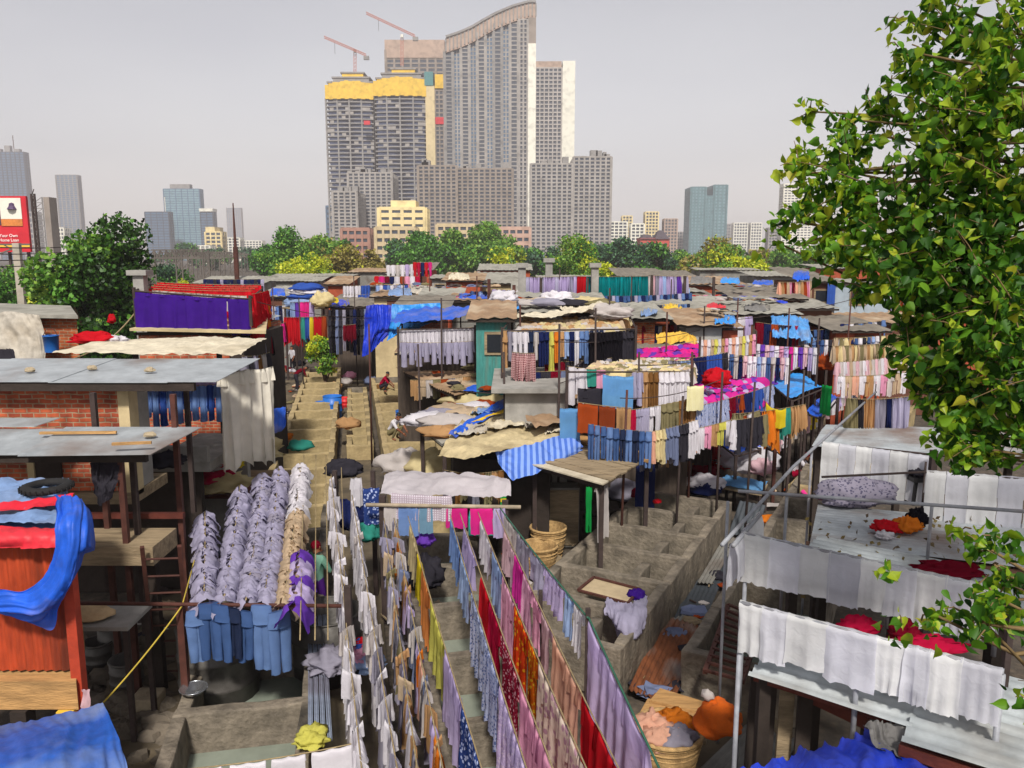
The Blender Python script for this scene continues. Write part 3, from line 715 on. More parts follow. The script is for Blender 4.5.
# ---- the central tower group
D = 700
t = thing('unfinished_tower', 'curved unfinished high rise of bare floors wrapped in yellow screens at its top', 'tower', Q(385, 256, D))
def arcpoly(pxs, d, amp, dep):
    n = 12; out = []
    for i in range(n + 1):
        u = i / n; px = pxs[0] + (pxs[1] - pxs[0]) * u; out.append((Q(px, 256, d).x, d - amp * math.sin(PI * u)))
    return out + [(out[-1][0], d + dep), (out[0][0], d + dep)]
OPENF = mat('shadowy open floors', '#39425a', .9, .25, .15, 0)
for (a, b, y, yy) in ((331, 377.8, 98, 84), (377.9, 429, 95, 80)):
    po = arcpoly((a, b), D, 3.0, 30); z1 = ztop(y, D); z2 = ztop(yy, D); rr = random.Random(a)
    MB().hexa(scaled(po, -2.2), 0, z1).build('glazing', OPENF, t)  # no glass: solid core painted dark for the shade inside open floors
    s = MB(); fl = 40
    for i in range(fl + 1): z = z1 * i / fl; s.hexa(po, z - .5, z + .5)
    for i in range(0, 13):
        if i % 3 and i != 6: continue
        q = po[i]; s.hexa([(q[0] - .6, q[1] - .25), (q[0] + .6, q[1] - .25), (q[0] + .6, q[1] + 2), (q[0] - .6, q[1] + 2)], 0, z1)
    s.build('floor_frame', CONCD, t)
    inf = MB()
    for i in range(fl):
        for j in range(12):
            if rr.random() < .16 + .25 * (i < fl * .35):
                p, q = po[j], po[j + 1]; inf.hexa([(p[0], p[1] + .5), (q[0], q[1] + .5), (q[0], q[1] + .8), (p[0], p[1] + .8)], z1 * i / fl + .5, z1 * (i + 1) / fl - .5)
    inf.build('infill_panel', CONC, t)['kind'] = 'stuff'
    sc_ = MB(); n_ = 12
    for j in range(n_):
        p, q = po[j], po[j + 1]; k = math.sin(j / n_ * PI) * 2.5; sc_.hexa([(p[0], p[1] - 1.2), (q[0], q[1] - 1.2), (q[0], q[1] - .4), (p[0], p[1] - .4)], z1 - 1 - (j % 2) * .5, z2 + k - 1 + (j % 3) * .35)
    for j in (12, 13): p, q = po[j], po[(j + 1) % 15]; sc_.hexa([(p[0] - .4, p[1]), (p[0] + .4, p[1]), (q[0] + .4, q[1] + .1), (q[0] - .4, q[1] + .1)] if j == 12 else [(p[0], p[1]), (q[0], q[1]), (q[0], q[1] + .5), (p[0], p[1] + .5)], z1 - 1, z2)
    sc_.build('safety_screen', YELS, t); MB().hexa(scaled(po, -2.5), z1, z2 - 2.5).build('core_floor', CONCD, t)
    w_ = b - a
    for k, (u0, u1, h) in enumerate(((.06, .97, 3.6), (.16, .9, 7.6), (.34, .78, 11.6))):
        x0, x1 = Q(a + w_ * u0, 256, D).x, Q(a + w_ * u1, 256, D).x; zb = z2 - 2.4 + (0 if k == 0 else 1.2 + (3.6, 7.6)[k - 1] + .1)
        MB().box(x0, x1, D + 1 + k, D + 22, zb, z2 - 2.6 + h).build('safety_screen' if k != 1 else 'open_floor', YELS if k != 1 else CONCD, t); MB().box(x0 - 1.2, x1 + 1, D + .4 + k, D + 22.4, z2 - 2.59 + h, z2 - 1.3 + h).build('roof_slab', CONCD, t)
x0, x1, x2 = Q(428, 256, D).x, Q(437, 256, D).x, Q(449, 256, D).x
MB().box(x0, x1, D - 1, D + 30, 0, ztop(86, D)).build('stair_shaft', mat('buff shaft', '#c9b78e', .85, .1, .1, 0), t)
MB().box(x0 - .5, x1 - 1, D - 1.5, D + 30, ztop(86, D) + .1, ztop(72, D)).build('safety_net', mat('teal safety net', '#4f7f80', .8), t)
block(t, [(x1 + .3, D + 2), (x2, D + 2), (x2, D + 30), (x1 + .3, D + 30)], 0, ztop(90, D), 40, CONCB, GLASSD, 4)
MB().box(x1 + .2, x2 + .6, D + 1, D + 31, ztop(88, D), ztop(74, D)).build('safety_screen', YELS, t)
MB().box(x1 + .2, x2 + .6, D + .6, D + 4, ztop(124, D), ztop(117, D)).build('banner', REDB, t)
MB().box(Q(370, 256, D).x, Q(376, 256, D).x, D - 12, D - 9, ztop(127, D), ztop(123, D)).build('banner', REDB, t)
def crane(lab, pxm, pyb, pyt, tip, tail):
    b = Q(pxm, pyb, D + 12); tp = Q(pxm, pyt, D + 12); t = thing('tower_crane', lab, 'crane', b)
    CR = mat('faded crane paint', '#a86a5c', .7); m = MB(); n = 6
    for k in range(n):
        a = b.lerp(tp, k / n); c = b.lerp(tp, (k + 1) / n)
        for s in (-1, 1): m.beam(a + V(s, 0, 0), c + V(s, 0, 0), .4); m.beam(a + V(s, 0, 0), c - V(s, 0, 0), .25)
    m.build('mast', CR, t)
    j = MB(); A = Q(*tail, D + 12); E = Q(*tip, D + 2); n = 16; up = V(0, 0, 1.6)
    for k in range(n):
        p, q = A.lerp(E, k / n), A.lerp(E, (k + 1) / n); j.beam(p, q, .5); j.beam(p + up, q + up, .5); j.beam(p, q + up, .3); j.beam(p + up, p, .3)
    j.build('jib', CR, t)
    MB().box(A.x - 2, A.x + 2.5, A.y - 1, A.y + 1.5, A.z - 3, A.z).build('counterweight', CONCD, t)
    MB().box(tp.x - 1, tp.x + 1.2, tp.y - 2.2, tp.y - .9, tp.z - 2.4, tp.z).build('cab', WHITE, t)
    hp = A.lerp(E, .75); hk = MB(); hk.tube([hp, hp - V(0, 0, 9)], .15, 4); hk.build('cable', DARKP, t)
crane('lower crane, jib pointing left, over the left half of the yellow topped tower', 355, 72, 50, (324, 38), (366, 56))
crane('upper crane, jib pointing left, over the right half of the yellow topped tower', 402, 66, 35, (366, 14), (415, 37))
# brown tower behind
t, p, z = tower('apartment_tower', 'brown high rise half hidden behind the yellow topped tower', 391, 446, 50, 760, 40, 50, CONCB, GLASSD, bay=7)
MB().hexa(scaled(p, 1.5), ztop(58, 760), ztop(40, 760)).build('crown', TANS, t)
# tallest tower with the swept roof
t = thing('apartment_tower', 'tallest grey high rise with a swept roof rising to its white right edge', 'tower', Q(490, 256, 650))
D3 = 650; n = 9
def crown_y(u):
    P = ((0, 38), (.15, 33.5), (.29, 28), (.42, 21), (.55, 14.6), (.74, 7.3), (.93, 2.6), (1, 3.2))
    for (a, y0), (b, y1) in zip(P, P[1:]):
        if u <= b: return y0 + (y1 - y0) * (u - a) / (b - a)
    return 3
for i in range(n):
    u0, u1 = i / n, (i + 1) / n; a = 447 + 71 * u0; b = 447 + 71 * u1; po = rectp(a, b, D3 + (1.6 if i % 2 else 0), 38)
    block(t, po, 0, ztop(crown_y((u0 + u1) / 2) + 16, D3), 58, CONC if i % 3 else CONCD, GLASSD if i % 2 == 0 else GLASS, bay=4.2 if i % 2 else 7, band=.3, out=.2, pier=.24)
m = MB(); N = 24; top = []; bot = []
for i in range(N + 1):
    u = i / N; px = 446 + 90 * u; top.append(Q(px, crown_y(min(u * 1.0, 1)), D3)); bot.append(Q(px, crown_y(u) + 15, D3))
for i in range(N):
    a, b, c, d = bot[i], bot[i + 1], top[i + 1], top[i]
    fr = [V(p.x, D3 - 1.2, p.z) for p in (a, b, c, d)]; bk = [V(p.x, D3 + 41, p.z) for p in (a, b, c, d)]
    m.add(fr + bk, [(0, 1, 2, 3), (7, 6, 5, 4), (3, 2, 6, 7), (0, 4, 5, 1)] + ([(0, 3, 7, 4)] if i == 0 else []) + ([(1, 5, 6, 2)] if i == N - 1 else []))
m.build('crown', TANS, t)
r = MB()
for i in range(N + 1): p = top[i]; r.box(p.x - .5, p.x + .5, D3 - 1.8, D3 - 1.25, bot[i].z + 1, p.z - .5)
for i in range(N): r.beam(top[i] + V(0, -1.6, .6), top[i + 1] + V(0, -1.6, .6), 1.4, 1.6)
r.build('roof_trim', CONCD, t)
po = rectp(519, 527, D3 - 1, 40); block(t, po, 0, ztop(20, D3), 58, CONC, GLASSD, bay=3.5, pier=.4)
MB().box(Q(527.5, 256, D3).x, Q(535, 256, D3).x, D3 - 2, D3 + 40, 0, ztop(44, D3)).build('side_wall', WHITE, t)
MB().box(Q(527.5, 256, D3).x, Q(535, 256, D3).x, D3 - 1.15, D3 + 40, ztop(44, D3) + .2, ztop(18, D3)).build('upper_side_wall', CONCB, t)
# white edged tower
t, p, z = tower('apartment_tower', 'brown and white high rise, slimmer and right of the tallest one', 535, 560, 68, 720, 40, 50, mat('pale tower concrete', '#a39d98', .9, .15, .1, 0), GLASSD, bay=4)
MB().box(p[1][0] + .8, Q(573, 256, 720).x, 719, 760, 0, ztop(61, 720)).build('side_wall', WHITE, t)
MB().box(p[0][0], p[1][0], 722, 758, z + .7, z + 6).build('crown', TANS, t)
# lower slabs
for (a, b, y, d, fl, lab) in ((420, 457, 166, 520, 27, 'grey brown apartment slab in front of the tallest tower, left half of a pair'), (458, 512, 169, 530, 27, 'grey brown apartment slab in front of the tallest tower, right half of a pair'),
                              (531, 571, 164, 540, 28, 'grey apartment slab right of the white edge of the tallest tower'), (573, 609, 157, 545, 29, 'grey apartment slab standing last at the edge of open sky'),
                              (351, 393, 173, 560, 27, 'grey apartment slab before the yellow topped tower'), (335, 358, 192, 520, 22, 'bare concrete frame block left of the cream building')):
    t, p, z = tower('apartment_slab', lab, a, b, y, d, 30, fl, CONCB if 'brown' in lab else CONC, GLASSD, 'building', bay=3.6, band=.4, pier=.34)
    m = MB(); rr = random.Random(a)
    for k in range(4): x = p[0][0] + rr.uniform(.05, .85) * (p[1][0] - p[0][0]); m.box(x, x + rr.uniform(2, 5), d + 3, d + 9, z + .7, z + rr.uniform(2, 5))
    m.build('plant_room', CONCD, t)
t, p, z = tower('office_building', 'stepped cream yellow building with strip windows before the grey slabs', 381, 425, 208, 400, 20, 9, CREAM, GLASSD, 'building', bay=6, band=.62)
MB().box(Q(391, 256, 400).x, Q(416, 256, 400).x, 403, 416, z + .7, ztop(200, 400)).build('plant_room', CREAM, t)
for (a, b, y, d, wl, lab) in ((377, 414, 228, 300, mat('buff flats', '#b9a785', .85, .12, .3, 0), 'old buff walk up flats below the cream yellow building'), (343, 369, 229, 330, mat('dull brick flats', '#9a7466', .85, .15, .3, 0), 'low reddish flats left of the buff ones'),
        (438, 474, 225, 330, mat('buff flats', '#b9a785'), 'low buff flats showing over the trees under the twin slabs'), (476, 529, 228, 340, mat('dusty pink flats', '#b29384', .85, .12, .3, 0), 'low dusty pink flats over the trees under the tallest tower'), (328, 336, 206, 900, GLASS, 'small blue glass block left of the bare frame')):
    tower('apartment_block', lab, a, b, y, d, 14, max(4, int((262 - y) / 5)), wl, GLASSD, 'building', bay=3, band=.55)
# ---- red hoarding
t = thing('billboard', 'big red advertisement hoarding with a white picture panel on a lattice frame', 'billboard', Q(10, 262, 120))
x0, x1 = Q(-40, 256, 120).x, Q(31, 256, 120).x; z0, z1 = ztop(252, 120), ztop(196, 120)
MB().box(x0, x1, 120, 120.5, z0, z1).build('panel', REDB, t)
zz = lambda py: ztop(py, 120)
xx = lambda px: Q(px, 256, 120).x
MB().box(xx(5), xx(26), 119.9, 119.96, zz(219), zz(198)).build('white_picture', WHITE, t)
MB().box(xx(-30), xx(4.5), 119.9, 119.96, zz(225), zz(198)).build('dark_picture', mat('plum print', '#4a3555', .6), t)
MB().hexa([(xx(5), 119.88), (xx(26), 119.88), (xx(26), 119.94), (xx(5), 119.94)], zz(226), zz(219.2)).build('orange_picture', mat('orange print', '#c87a3a', .6), t)
m = MB(); cx = xx(17); cz = zz(206)
m.lathe((cx, 119.9, cz), [(0, .5), (.35, .35), (.4, 0), (.7, -.5), (0, -.5)], 8); m.build('emblem', mat('plum print', '#4a3555'), t)
MB().box(xx(-30), xx(31), 119.9, 119.95, zz(247), zz(244.5)).build('yellow_strip', YELS, t)
def text(s, loc, size, m, parent, rot=(PI / 2, 0, 0), name='lettering', ex=.01):
    cu = bpy.data.curves.new(name, 'FONT'); cu.body = s; cu.size = size; cu.extrude = ex; cu.align_x = 'CENTER'
    o = bpy.data.objects.new(name, cu); COL.objects.link(o); dg = bpy.context.evaluated_depsgraph_get()
    me = bpy.data.meshes.new_from_object(o.evaluated_get(dg)); bpy.data.objects.remove(o)
    me.materials.clear(); me.materials.append(m)
    o = bpy.data.objects.new(name, me); COL.objects.link(o); o.parent = parent; o.location = Vector(loc) - WL[parent.name]; o.rotation_euler = rot
    return o
TW = mat('white lettering', '#f0ece8', .6, .02)
text('Your Own', (xx(11), 119.88, zz(237)), .62, TW, t); text('Home Loan', (xx(11), 119.88, zz(241.5)), .62, TW, t)
m = MB()
for px in (33, 36):
    m.beam((xx(px), 121, 0), (xx(px), 121, z1 + .4), .25)
for k in range(16):
    z = z1 * k / 15; m.beam((xx(33), 121, z), (xx(36), 121, z), .16); m.beam((xx(33), 121, z), (xx(36), 121, z + z1 / 15), .1)
m.build('lattice', DARKP, t)
m = MB()
for k in range(4): x = x0 + 1 + k * (x1 - x0 - 2) / 3; m.beam((x, 121.2, 0), (x, 121.2, z1), .35)
m.build('frame', DARKP, t)
# ---- railway
GAN = mat('galvanised gantry', '#5f5852', .7, .2, .6, 0)
RB = mat('track ballast', '#4d453f', .95, .3, .8, .4)
struct(MB().hexa([(-70, 70), (-28, 62), (-40, 420), (-120, 420)], -.02, .02).build('railway_track', RB))
def gantry(d, pxa, pxb, pyt, lab):
    a, b = Q(pxa, 262, d), Q(pxb, 262, d); z = ztop(pyt, d); t = thing('railway_gantry', lab, 'gantry', (a.x, d, 0), 'overhead wire gantries along the railway')
    for x in (a.x, b.x, (a.x + b.x) / 2):
        m = MB(); s = .35
        for q in (-s, s): m.beam((x + q, d, 0), (x + q, d, z), .14)
        for k in range(10): m.beam((x - s, d, z * k / 10), (x + s, d, z * (k + 1) / 10), .08)
        m.build('post', GAN, t)
    m = MB(); n = 18
    for zz_ in (z, z - .9): m.beam((a.x, d, zz_), (b.x, d, zz_), .15)
    for k in range(n): x0 = a.x + (b.x - a.x) * k / n; x1 = a.x + (b.x - a.x) * (k + 1) / n; m.beam((x0, d, z if k % 2 else z - .9), (x1, d, z - .9 if k % 2 else z), .1)
    m.build('crossbeam', GAN, t)
for i, (d, a, b, y) in enumerate(((92, 152, 206, 250), (115, 158, 222, 252), (140, 165, 232, 252), (170, 172, 240, 253), (205, 180, 246, 253), (250, 190, 252, 254), (310, 200, 258, 254.5))):
    gantry(d, a, b, y, f'{ordw(i)} lattice railway gantry counted back from the purple sheet roof')
t = thing('rusty_mast', 'tall thin rusty mast rising alone above the railway gantries', 'mast', Q(237, 275, 70))
p = Q(237, 278, 70); m = MB(); m.tube([V(p.x, 70, 0), V(p.x, 70, 8)], .22, 8); m.build('base_pole', RUST, t); MB().tube([V(p.x, 70, 8), V(p.x, 70, ztop(203, 70))], [.14, .05], 6).build('upper_pole', RUST, t)
t = thing('electric_pole', 'concrete railway pole with lattice arms in front of the hoarding', 'pole', Q(23, 300, 60))
p = Q(22, 300, 60); z = ztop(243, 60); MB().beam((p.x, 60, 0), (p.x, 60, z), .5, .35).build('post', mat('old concrete post', '#a39a8c', .9, .2, 2, .2), t)
m = MB(); m.beam((p.x - 6, 60, z - .1), (p.x + 1, 60, z - .1), .12); m.beam((p.x - 6, 60, z - 2.5), (p.x, 60, z - .3), .1)
for k in range(6): m.beam((p.x - 6 + k, 60, z - .1), (p.x - 5.5 + k, 60, z - 2.2 + k * .36), .07)
m.build('arm', GAN, t)
for k in range(4):
    a, b = Q(130, 238 + 4 * k, 70), Q(-30, 246 + 7 * k, 45); line('overhead_wire', rope_pts(a, b, .4), .03, DARKP, f'{ORD[k]} overhead railway wire from the top, left of the leafy tree', 'wire')
t = thing('boundary_wall', 'low grey railway wall behind the leafy tree', 'wall', Q(20, 300, 55))
MB().box(-60, -25, 55, 55.3, 0, 2.0).build('wall', CONCD, t); MB().box(-60, -25, 54.95, 55.35, 2.002, 2.2).build('coping', CONC, t)

# ================================================================== trees
LG = leaf_mat('dark green leaves', ['#1d3812', '#33601c', '#4c8226', '#669c34'], .25)
LM = leaf_mat('mid green leaves', ['#375f1c', '#527f28', '#719a36', '#90b046'], .3)
LY = leaf_mat('yellow green leaves', ['#7f941a', '#a4b21f', '#c2c82a', '#d6d43c'], .3)
LO = leaf_mat('olive dry leaves', ['#5b5626', '#7b7030', '#8f8440', '#a09050'], .25)
LGD = leaf_mat('deep green leaves', ['#16290f', '#243f16', '#365a1e', '#4c7828'], .25)
LB = leaf_mat('blue green leaves', ['#20382a', '#2f5038', '#416547', '#547a54'], .25)
def bgtree(lab, px, pyt, pyb, wpx, d, mats, n=2600, leaf=None, seed=None, grp='trees beyond the washing huts', **k):
    b = Q(px, pyb, d); b.z = min(max(b.z, 0), 0); b = V(Q(px, pyt, d).x, d, 0); h = ztop(pyt, d)
    tree(lab, b, h, wpx * d / F / 2 * (1 if d < 60 else 1.35), mats, int(n * (1 if d < 60 else 1.5)), leaf or max(.3, d * .0042), max(.2, h * .018), .03, seed if seed is not None else int(px), group=grp, **k)
# name, px, top, bottom, width
bgtree('dense dark leafy tree by the railway with a ragged top', 97, 209, 330, 138, 42, [LG, LGD, LM, LGD], 16000, .26, 3, lobes=34, flat=.9, kind='clump')
bgtree('tall dark green tree, left end of the belt by the railway', 285, 226, 280, 46, 150, [LG, LM], 5000, .55, lobes=22)
bgtree('mid green rounded tree behind the bright yellow one', 318, 233, 280, 52, 170, [LM, LO], 4000)
bgtree('bright yellow green bushy tree, lowest in front of the belt', 306, 251, 290, 60, 120, [LY, LY, LY, LM], 6000, .42, lobes=26)
bgtree('olive brown dry tree right of the bright yellow one', 352, 238, 285, 56, 135, [LO, LO, LY], 5000)
bgtree('thin olive tree before the buff flats', 372, 246, 280, 30, 140, [LO], 2600)
bgtree('dark round tree at the left of the central grove', 420, 231, 275, 44, 190, [LG], 4000)
bgtree('mid green broad tree in the central grove behind the huts', 452, 230, 272, 52, 200, [LG, LM], 4500)
bgtree('light green tall tree at the right of the central grove', 490, 224, 272, 52, 210, [LM, LM, LG], 4500)
bgtree('yellowish low tree between the grove and the concrete posts', 512, 238, 272, 30, 180, [LY, LM], 2600)
bgtree('small bright tree in front of the central grove', 500, 246, 275, 30, 150, [LM, LY], 2600)
bgtree('dark blue green tree left of the bright round tree', 541, 236, 275, 40, 200, [LB, LG], 3200)
bgtree('bright green round tree under the last grey slab', 577, 234, 280, 62, 130, [LM, LY, LM, LG], 6500, .45, lobes=26)
bgtree('small bright bush under the round tree by the teal laundry', 604, 258, 282, 34, 110, [LY, LM], 2600)
bgtree('dark tree left of the red walled house', 625, 237, 278, 44, 190, [LG, LB], 3600)
bgtree('dark blue green tree right of the red walled house', 660, 241, 278, 46, 180, [LG, LB], 3600)
bgtree('yellow olive spreading tree under the notched glass tower', 714, 235, 285, 66, 150, [LO, LY, LM], 5200)
bgtree('low yellow green tree before the spreading olive one', 738, 255, 290, 62, 120, [LY, LM, LY], 4200)
bgtree('dim grey green tree left of the leaning branches', 765, 243, 285, 54, 240, [LB, LO], 3200)
bgtree('dark green tree behind the leaning branches', 810, 246, 290, 60, 170, [LG, LM], 3600)
bgtree('bright tree mostly hidden by the leaning branches', 862, 236, 290, 60, 130, [LM, LY], 3600)
bgtree('yellow green bush behind the red laundry on the left roof', 181, 273, 282, 22, 75, [LY], 1200, .25)
bgtree('long low dark tree under the pale green tower', 178, 241, 262, 52, 420, [LG, LB], 1600, 1.4)
bgtree('long low dark tree under the yellow block', 212, 247, 264, 46, 400, [LG, LB], 1600, 1.3)
bgtree('small grey tree beside the rusty mast', 247, 246, 266, 24, 380, [LB], 900, 1.2)
bgtree('dark tree behind the grey hut with one window', 905, 250, 300, 60, 120, [LG, LM], 3000)
for i, (px, y, wd, d, ms, lab) in enumerate(((400, 240, 40, 230, [LG, LB], 'dark far tree between the buff flats and the grove'), (437, 236, 50, 240, [LG], 'dark far tree behind the middle of the grove'), (470, 232, 50, 250, [LM, LG], 'far tree behind the light green grove tree'), (525, 244, 40, 220, [LG], 'dark far tree left of the blue green one'),
        (600, 240, 50, 220, [LG, LB], 'dark far tree right of the bright round tree'), (643, 246, 40, 200, [LG], 'dark low tree directly below the red walled house'), (688, 248, 44, 210, [LG, LM], 'dark far tree left of the spreading olive one'), (752, 250, 50, 200, [LM, LO], 'mid far tree behind the low yellow green one'), (785, 246, 54, 220, [LG, LM], 'dark far tree under the pale ribbed tower'), (836, 246, 56, 200, [LG], 'dark far tree left of the bright hidden tree'),
        (340, 242, 40, 200, [LG, LM], 'green far tree behind the olive brown one'), (268, 244, 30, 210, [LG], 'dark far tree at the left end of the belt'), (890, 240, 60, 160, [LM, LG], 'mid tree behind the grey clad hut'), (960, 236, 80, 150, [LG, LM], 'dark tree behind the thickest branches'), (1010, 238, 70, 150, [LG], 'dark tree at the far end behind the branches'))): bgtree(lab, px, y, 280, wd, d, ms, 3000, seed=500 + i)
for i, (px, y, wd, d, ms, lab) in enumerate(((12, 268, 60, 70, [LM, LG], 'mid green bush under the red hoarding'), (48, 270, 40, 64, [LM, LY], 'yellowish bush behind the concrete railway pole'), (-10, 272, 50, 60, [LG], 'dark bush at the picture edge under the hoarding'), (168, 262, 40, 95, [LB, LG], 'dark bush between the leafy tree and the gantries'))): bgtree(lab, px, y, 300, wd, d, ms, 2400, .32, seed=700 + i)
# ================================================================== shared foreground materials
BRICK = brick_mat('red brick', '#bd5c36', '#963f26', '#a08a70')
BRICKO = brick_mat('orange brick', '#b65f2f', '#94451f', '#9a8468')
TUBC = mat('wet wash pen concrete', '#70675a', .75, .5, 3.4, .9, '#24221e', .95)
STONE = mat('flogging stone', '#7d735f', .8, .25, 3, .5, '#45402f', .6)
WATER = mat('cloudy wash water', '#7d8478', .08, .15, 2, .05, '#3a4236', .5, spec=.6)
MOSS = mat('mossy water', '#3f4424', .15, .4, 5, .1, '#59602c', .6)
GREYC = mat('grey rendered concrete', '#8f8c86', .9, .25, 2, .4, '#55524c', .6)
CREAMC = mat('cream plaster', '#b8a680', .9, .2, 2, .3, '#6e5f45', .5)
TIN = mat('weathered zinc sheet', '#9ea3a6', .45, .25, 2.5, .15, '#6d5340', .8, metal=.25, spec=.5)
TINW = mat('pale zinc roof sheet', '#a3a9ab', .42, .25, 2.6, .15, '#75695a', .7, metal=.15, spec=.5)
TIND = mat('dull grey tin', '#77756f', .6, .25, 2.5, .2, '#4b3526', .8, metal=.1)
RTIN = mat('rusty corrugated tin', '#6b3d22', .85, .5, 2.2, .3, '#85807a', .95, stretch=(2.5, 1, 1))
ORTIN = mat('orange red painted tin', '#a03c1c', .7, .35, 3, .2, '#55210f', .95, stretch=(3, 3, .6))
WOOD = mat('old grey planks', '#8b7a60', .9, .3, 3, .5, '#4a3d2e', .7, stretch=(1, 6, 6))
OCHW = mat('ochre plank', '#a98252', .85, .3, 3, .5, '#6b5334', .6, stretch=(1, 6, 6))
BLACKW = mat('dark timber', '#332b26', .95, .3, 3, .4)  # near-black brown with random darker patches
RUBBER = mat('black rubber', '#1c1b1b', .8, .2, 5, .2)
BTARP = tarp_mat('blue tarpaulin', '#1e52b8', .5, .5); BTARP2 = tarp_mat('deep blue tarpaulin', '#1b36b0'); SKYT = tarp_mat('sky blue tarpaulin', '#2f86cf')
GTARP = tarp_mat('faded blue grey tarpaulin', '#6d86ad'); CTARP = tarp_mat('cream canvas', '#c2b8a2', .9, .5, '#8c7f66'); STARP = tarp_mat('smoky grey tarpaulin', '#6c6a68', .7)
YTARP = tarp_mat('yellow plastic sheet', '#d0ac2a'); RTARP = tarp_mat('red plastic sheet', '#c02030', .5, .15); WTARP = tarp_mat('whitish canvas', '#a8a195', .9, .4)
def C(n): return CL[n]
CL = {}

for n, h in {'white': '#e6e2ea', 'off-white': '#d2cac6', 'grey': '#a09cab', 'grey lilac': '#b3aec6', 'lilac': '#c4b4da', 'lavender': '#cbb9e0', 'pink': '#e6a4c0', 'pale pink': '#ebc2ca', 'magenta': '#d8359c', 'hot pink': '#e0318f',
             'red': '#cc1f2b', 'crimson': '#b81840', 'maroon': '#7d1228', 'peach': '#eab49a', 'orange': '#e2822a', 'rust': '#a84a22', 'tan': '#c49a6c', 'brown': '#8a6238', 'beige': '#cdb699', 'cream': '#e0d0a0', 'yellow': '#e3cc30',
             'lemon': '#dcd66a', 'sky blue': '#6fa6d8', 'pale blue': '#9fb6dc', 'light blue': '#7f9fd6', 'blue': '#3f62b8', 'navy': '#232c5a', 'purple': '#46238f', 'violet': '#7446b8', 'denim': '#4a6698', 'light denim': '#6d8abb', 'dark denim': '#2b3550',
             'black': '#1e1c22', 'teal': '#0e8f94', 'sea green': '#3f9f8f', 'green': '#1f9a4a', 'khaki': '#8f8562', 'charcoal': '#3c3a42', 'blue grey': '#7c86a6'}.items():
    CL[n] = cloth_mat(n + ' cloth', h)
P_FLORAL = cloth_mat('orange floral print', '#d8431c', .3, 'floral', '#e8a020', 13); P_DRED = cloth_mat('dark red floral print', '#8c1a34', .3, 'floral', '#d8a0a8', 22)
P_BEIGE = cloth_mat('beige flowered print', '#e4d2c2', .36, 'floral', '#b890a0', 9); P_BLUEW = cloth_mat('blue white print', '#b0b8d6', .36, 'floral', '#5f6fa4', 24)
P_LAVP = cloth_mat('lavender dotted print', '#cfbde6', .36, 'floral', '#e8d8f0', 26); P_CHECK = cloth_mat('red plaid', '#6a1c2a', .2, 'check', '#c8a0a0', 8)
P_STRIPE = cloth_mat('blue white stripe', '#cfd2e2', .25, 'stripe', '#4763a4', 9); P_YST = cloth_mat('yellow stripe', '#d8cf90', .25, 'stripe', '#e8e2c0', 10); P_NAVYP = cloth_mat('navy print', '#2c3f78', .25, 'floral', '#a8b4d8', 18)
P_GREYP = cloth_mat('grey print', '#9a94a4', .25, 'floral', '#5d5a70', 18); P_WCHK = cloth_mat('white checked', '#dedadf', .3, 'check', '#b8a8b4', 7); P_PINKL = cloth_mat('pink lined', '#e6b4cc', .36, 'stripe', '#dc9cbc', 12)
SKIN = mat('brown skin', '#7a4a32', .6, .08, 4, 0); HAIR = mat('black hair', '#141212', .6, .2, 20, .2)

# ================================================================== wash pens
def pen_proto(nm, label, Wd, L, H, flip, waterm, half=0., group='', tm=None):
    """tub: near wall, side walls, floor, sloping flogging stone, a little water. local +Y runs up the row"""
    t = thing('wash_pen', label, 'wash pen', (0, 0, 0), group); th = .2
    b = MB(); g = .004
    b.box(-Wd / 2, Wd / 2, g, th, 0, H); b.box(-Wd / 2, -Wd / 2 + th, th + .002, L - g, 0, H - .01); b.box(Wd / 2 - th, Wd / 2, th + .002, L - g, 0, H + .02)
    if half: x = Wd / 2 - half; b.box(x - .1, x + .1, th + .002, L - .35, 0, H - .05)
    b.box(-Wd / 2 + th + .001, Wd / 2 - th - .001, th + .003, L - g, -.02, .06)
    b.build('basin', tm or TUBC, t, bevel=.03, rough=.035)
    s = -1 if flip else 1; c0 = -half / 2 if half else 0
    st = MB(); w = (Wd - half) * .5 - th - .1
    st.slab([(c0 - w, th + .02, H * .78), (c0 + w, th + .02, H * .78), (c0 + w, th + .55, H * .25), (c0 - w, th + .55, H * .25)], .12); st.build('flogging_stone', STONE, t, bevel=.02)
    MB().grid([[(-Wd / 2 + th, th, .2), (Wd / 2 - th, th, .2)], [(-Wd / 2 + th, L - g, .2), (Wd / 2 - th, L - g, .2)]]).build('water', waterm, t)
    return t
TUBD = mat('dry wash pen concrete', '#9a8863', .9, .3, 3, .7, '#5c5138', .7)
def pen_row(start, az, n, pitch, Wd, H, where, half=0., dry=99):
    d = Vector((math.sin(az), math.cos(az), 0)); prev = None; g = 'wash pens in ' + where
    for i in range(n):
        p = Vector(start) + d * pitch * i; lab = f'wash pen, {ordw(i)} from the near end of {where}'
        if prev is None or i == dry:
            prev = pen_proto('', lab, Wd, pitch, H, False, WATER, half, g, TUBD if i >= dry else TUBC); prev.location = p; prev.rotation_euler = (0, 0, -az)
        else: copy_thing(prev, p, -az, lab)
    p = Vector(start) + d * pitch * n; q = Vector((d.y, -d.x, 0))
    m = MB(); a = p - q * Wd / 2; b_ = p + q * Wd / 2; e = d * .2
    m.hexa([tuple(v[:2]) for v in (a, b_, b_ + e, a + e)], 0, H); tag(m.build('pen_end_wall', TUBC), 'concrete end wall closing the far end of ' + where, 'wall')
AZL = math.radians(-11.3)
pen_row((-3.45, 8.7, 0), AZL, 20, 1.9, 1.95, .8, 'the long left row', 0, 6)
pen_row((.25, 8.3, 0), AZL, 18, 1.9, 2.0, .85, 'the middle row', 0, 6)
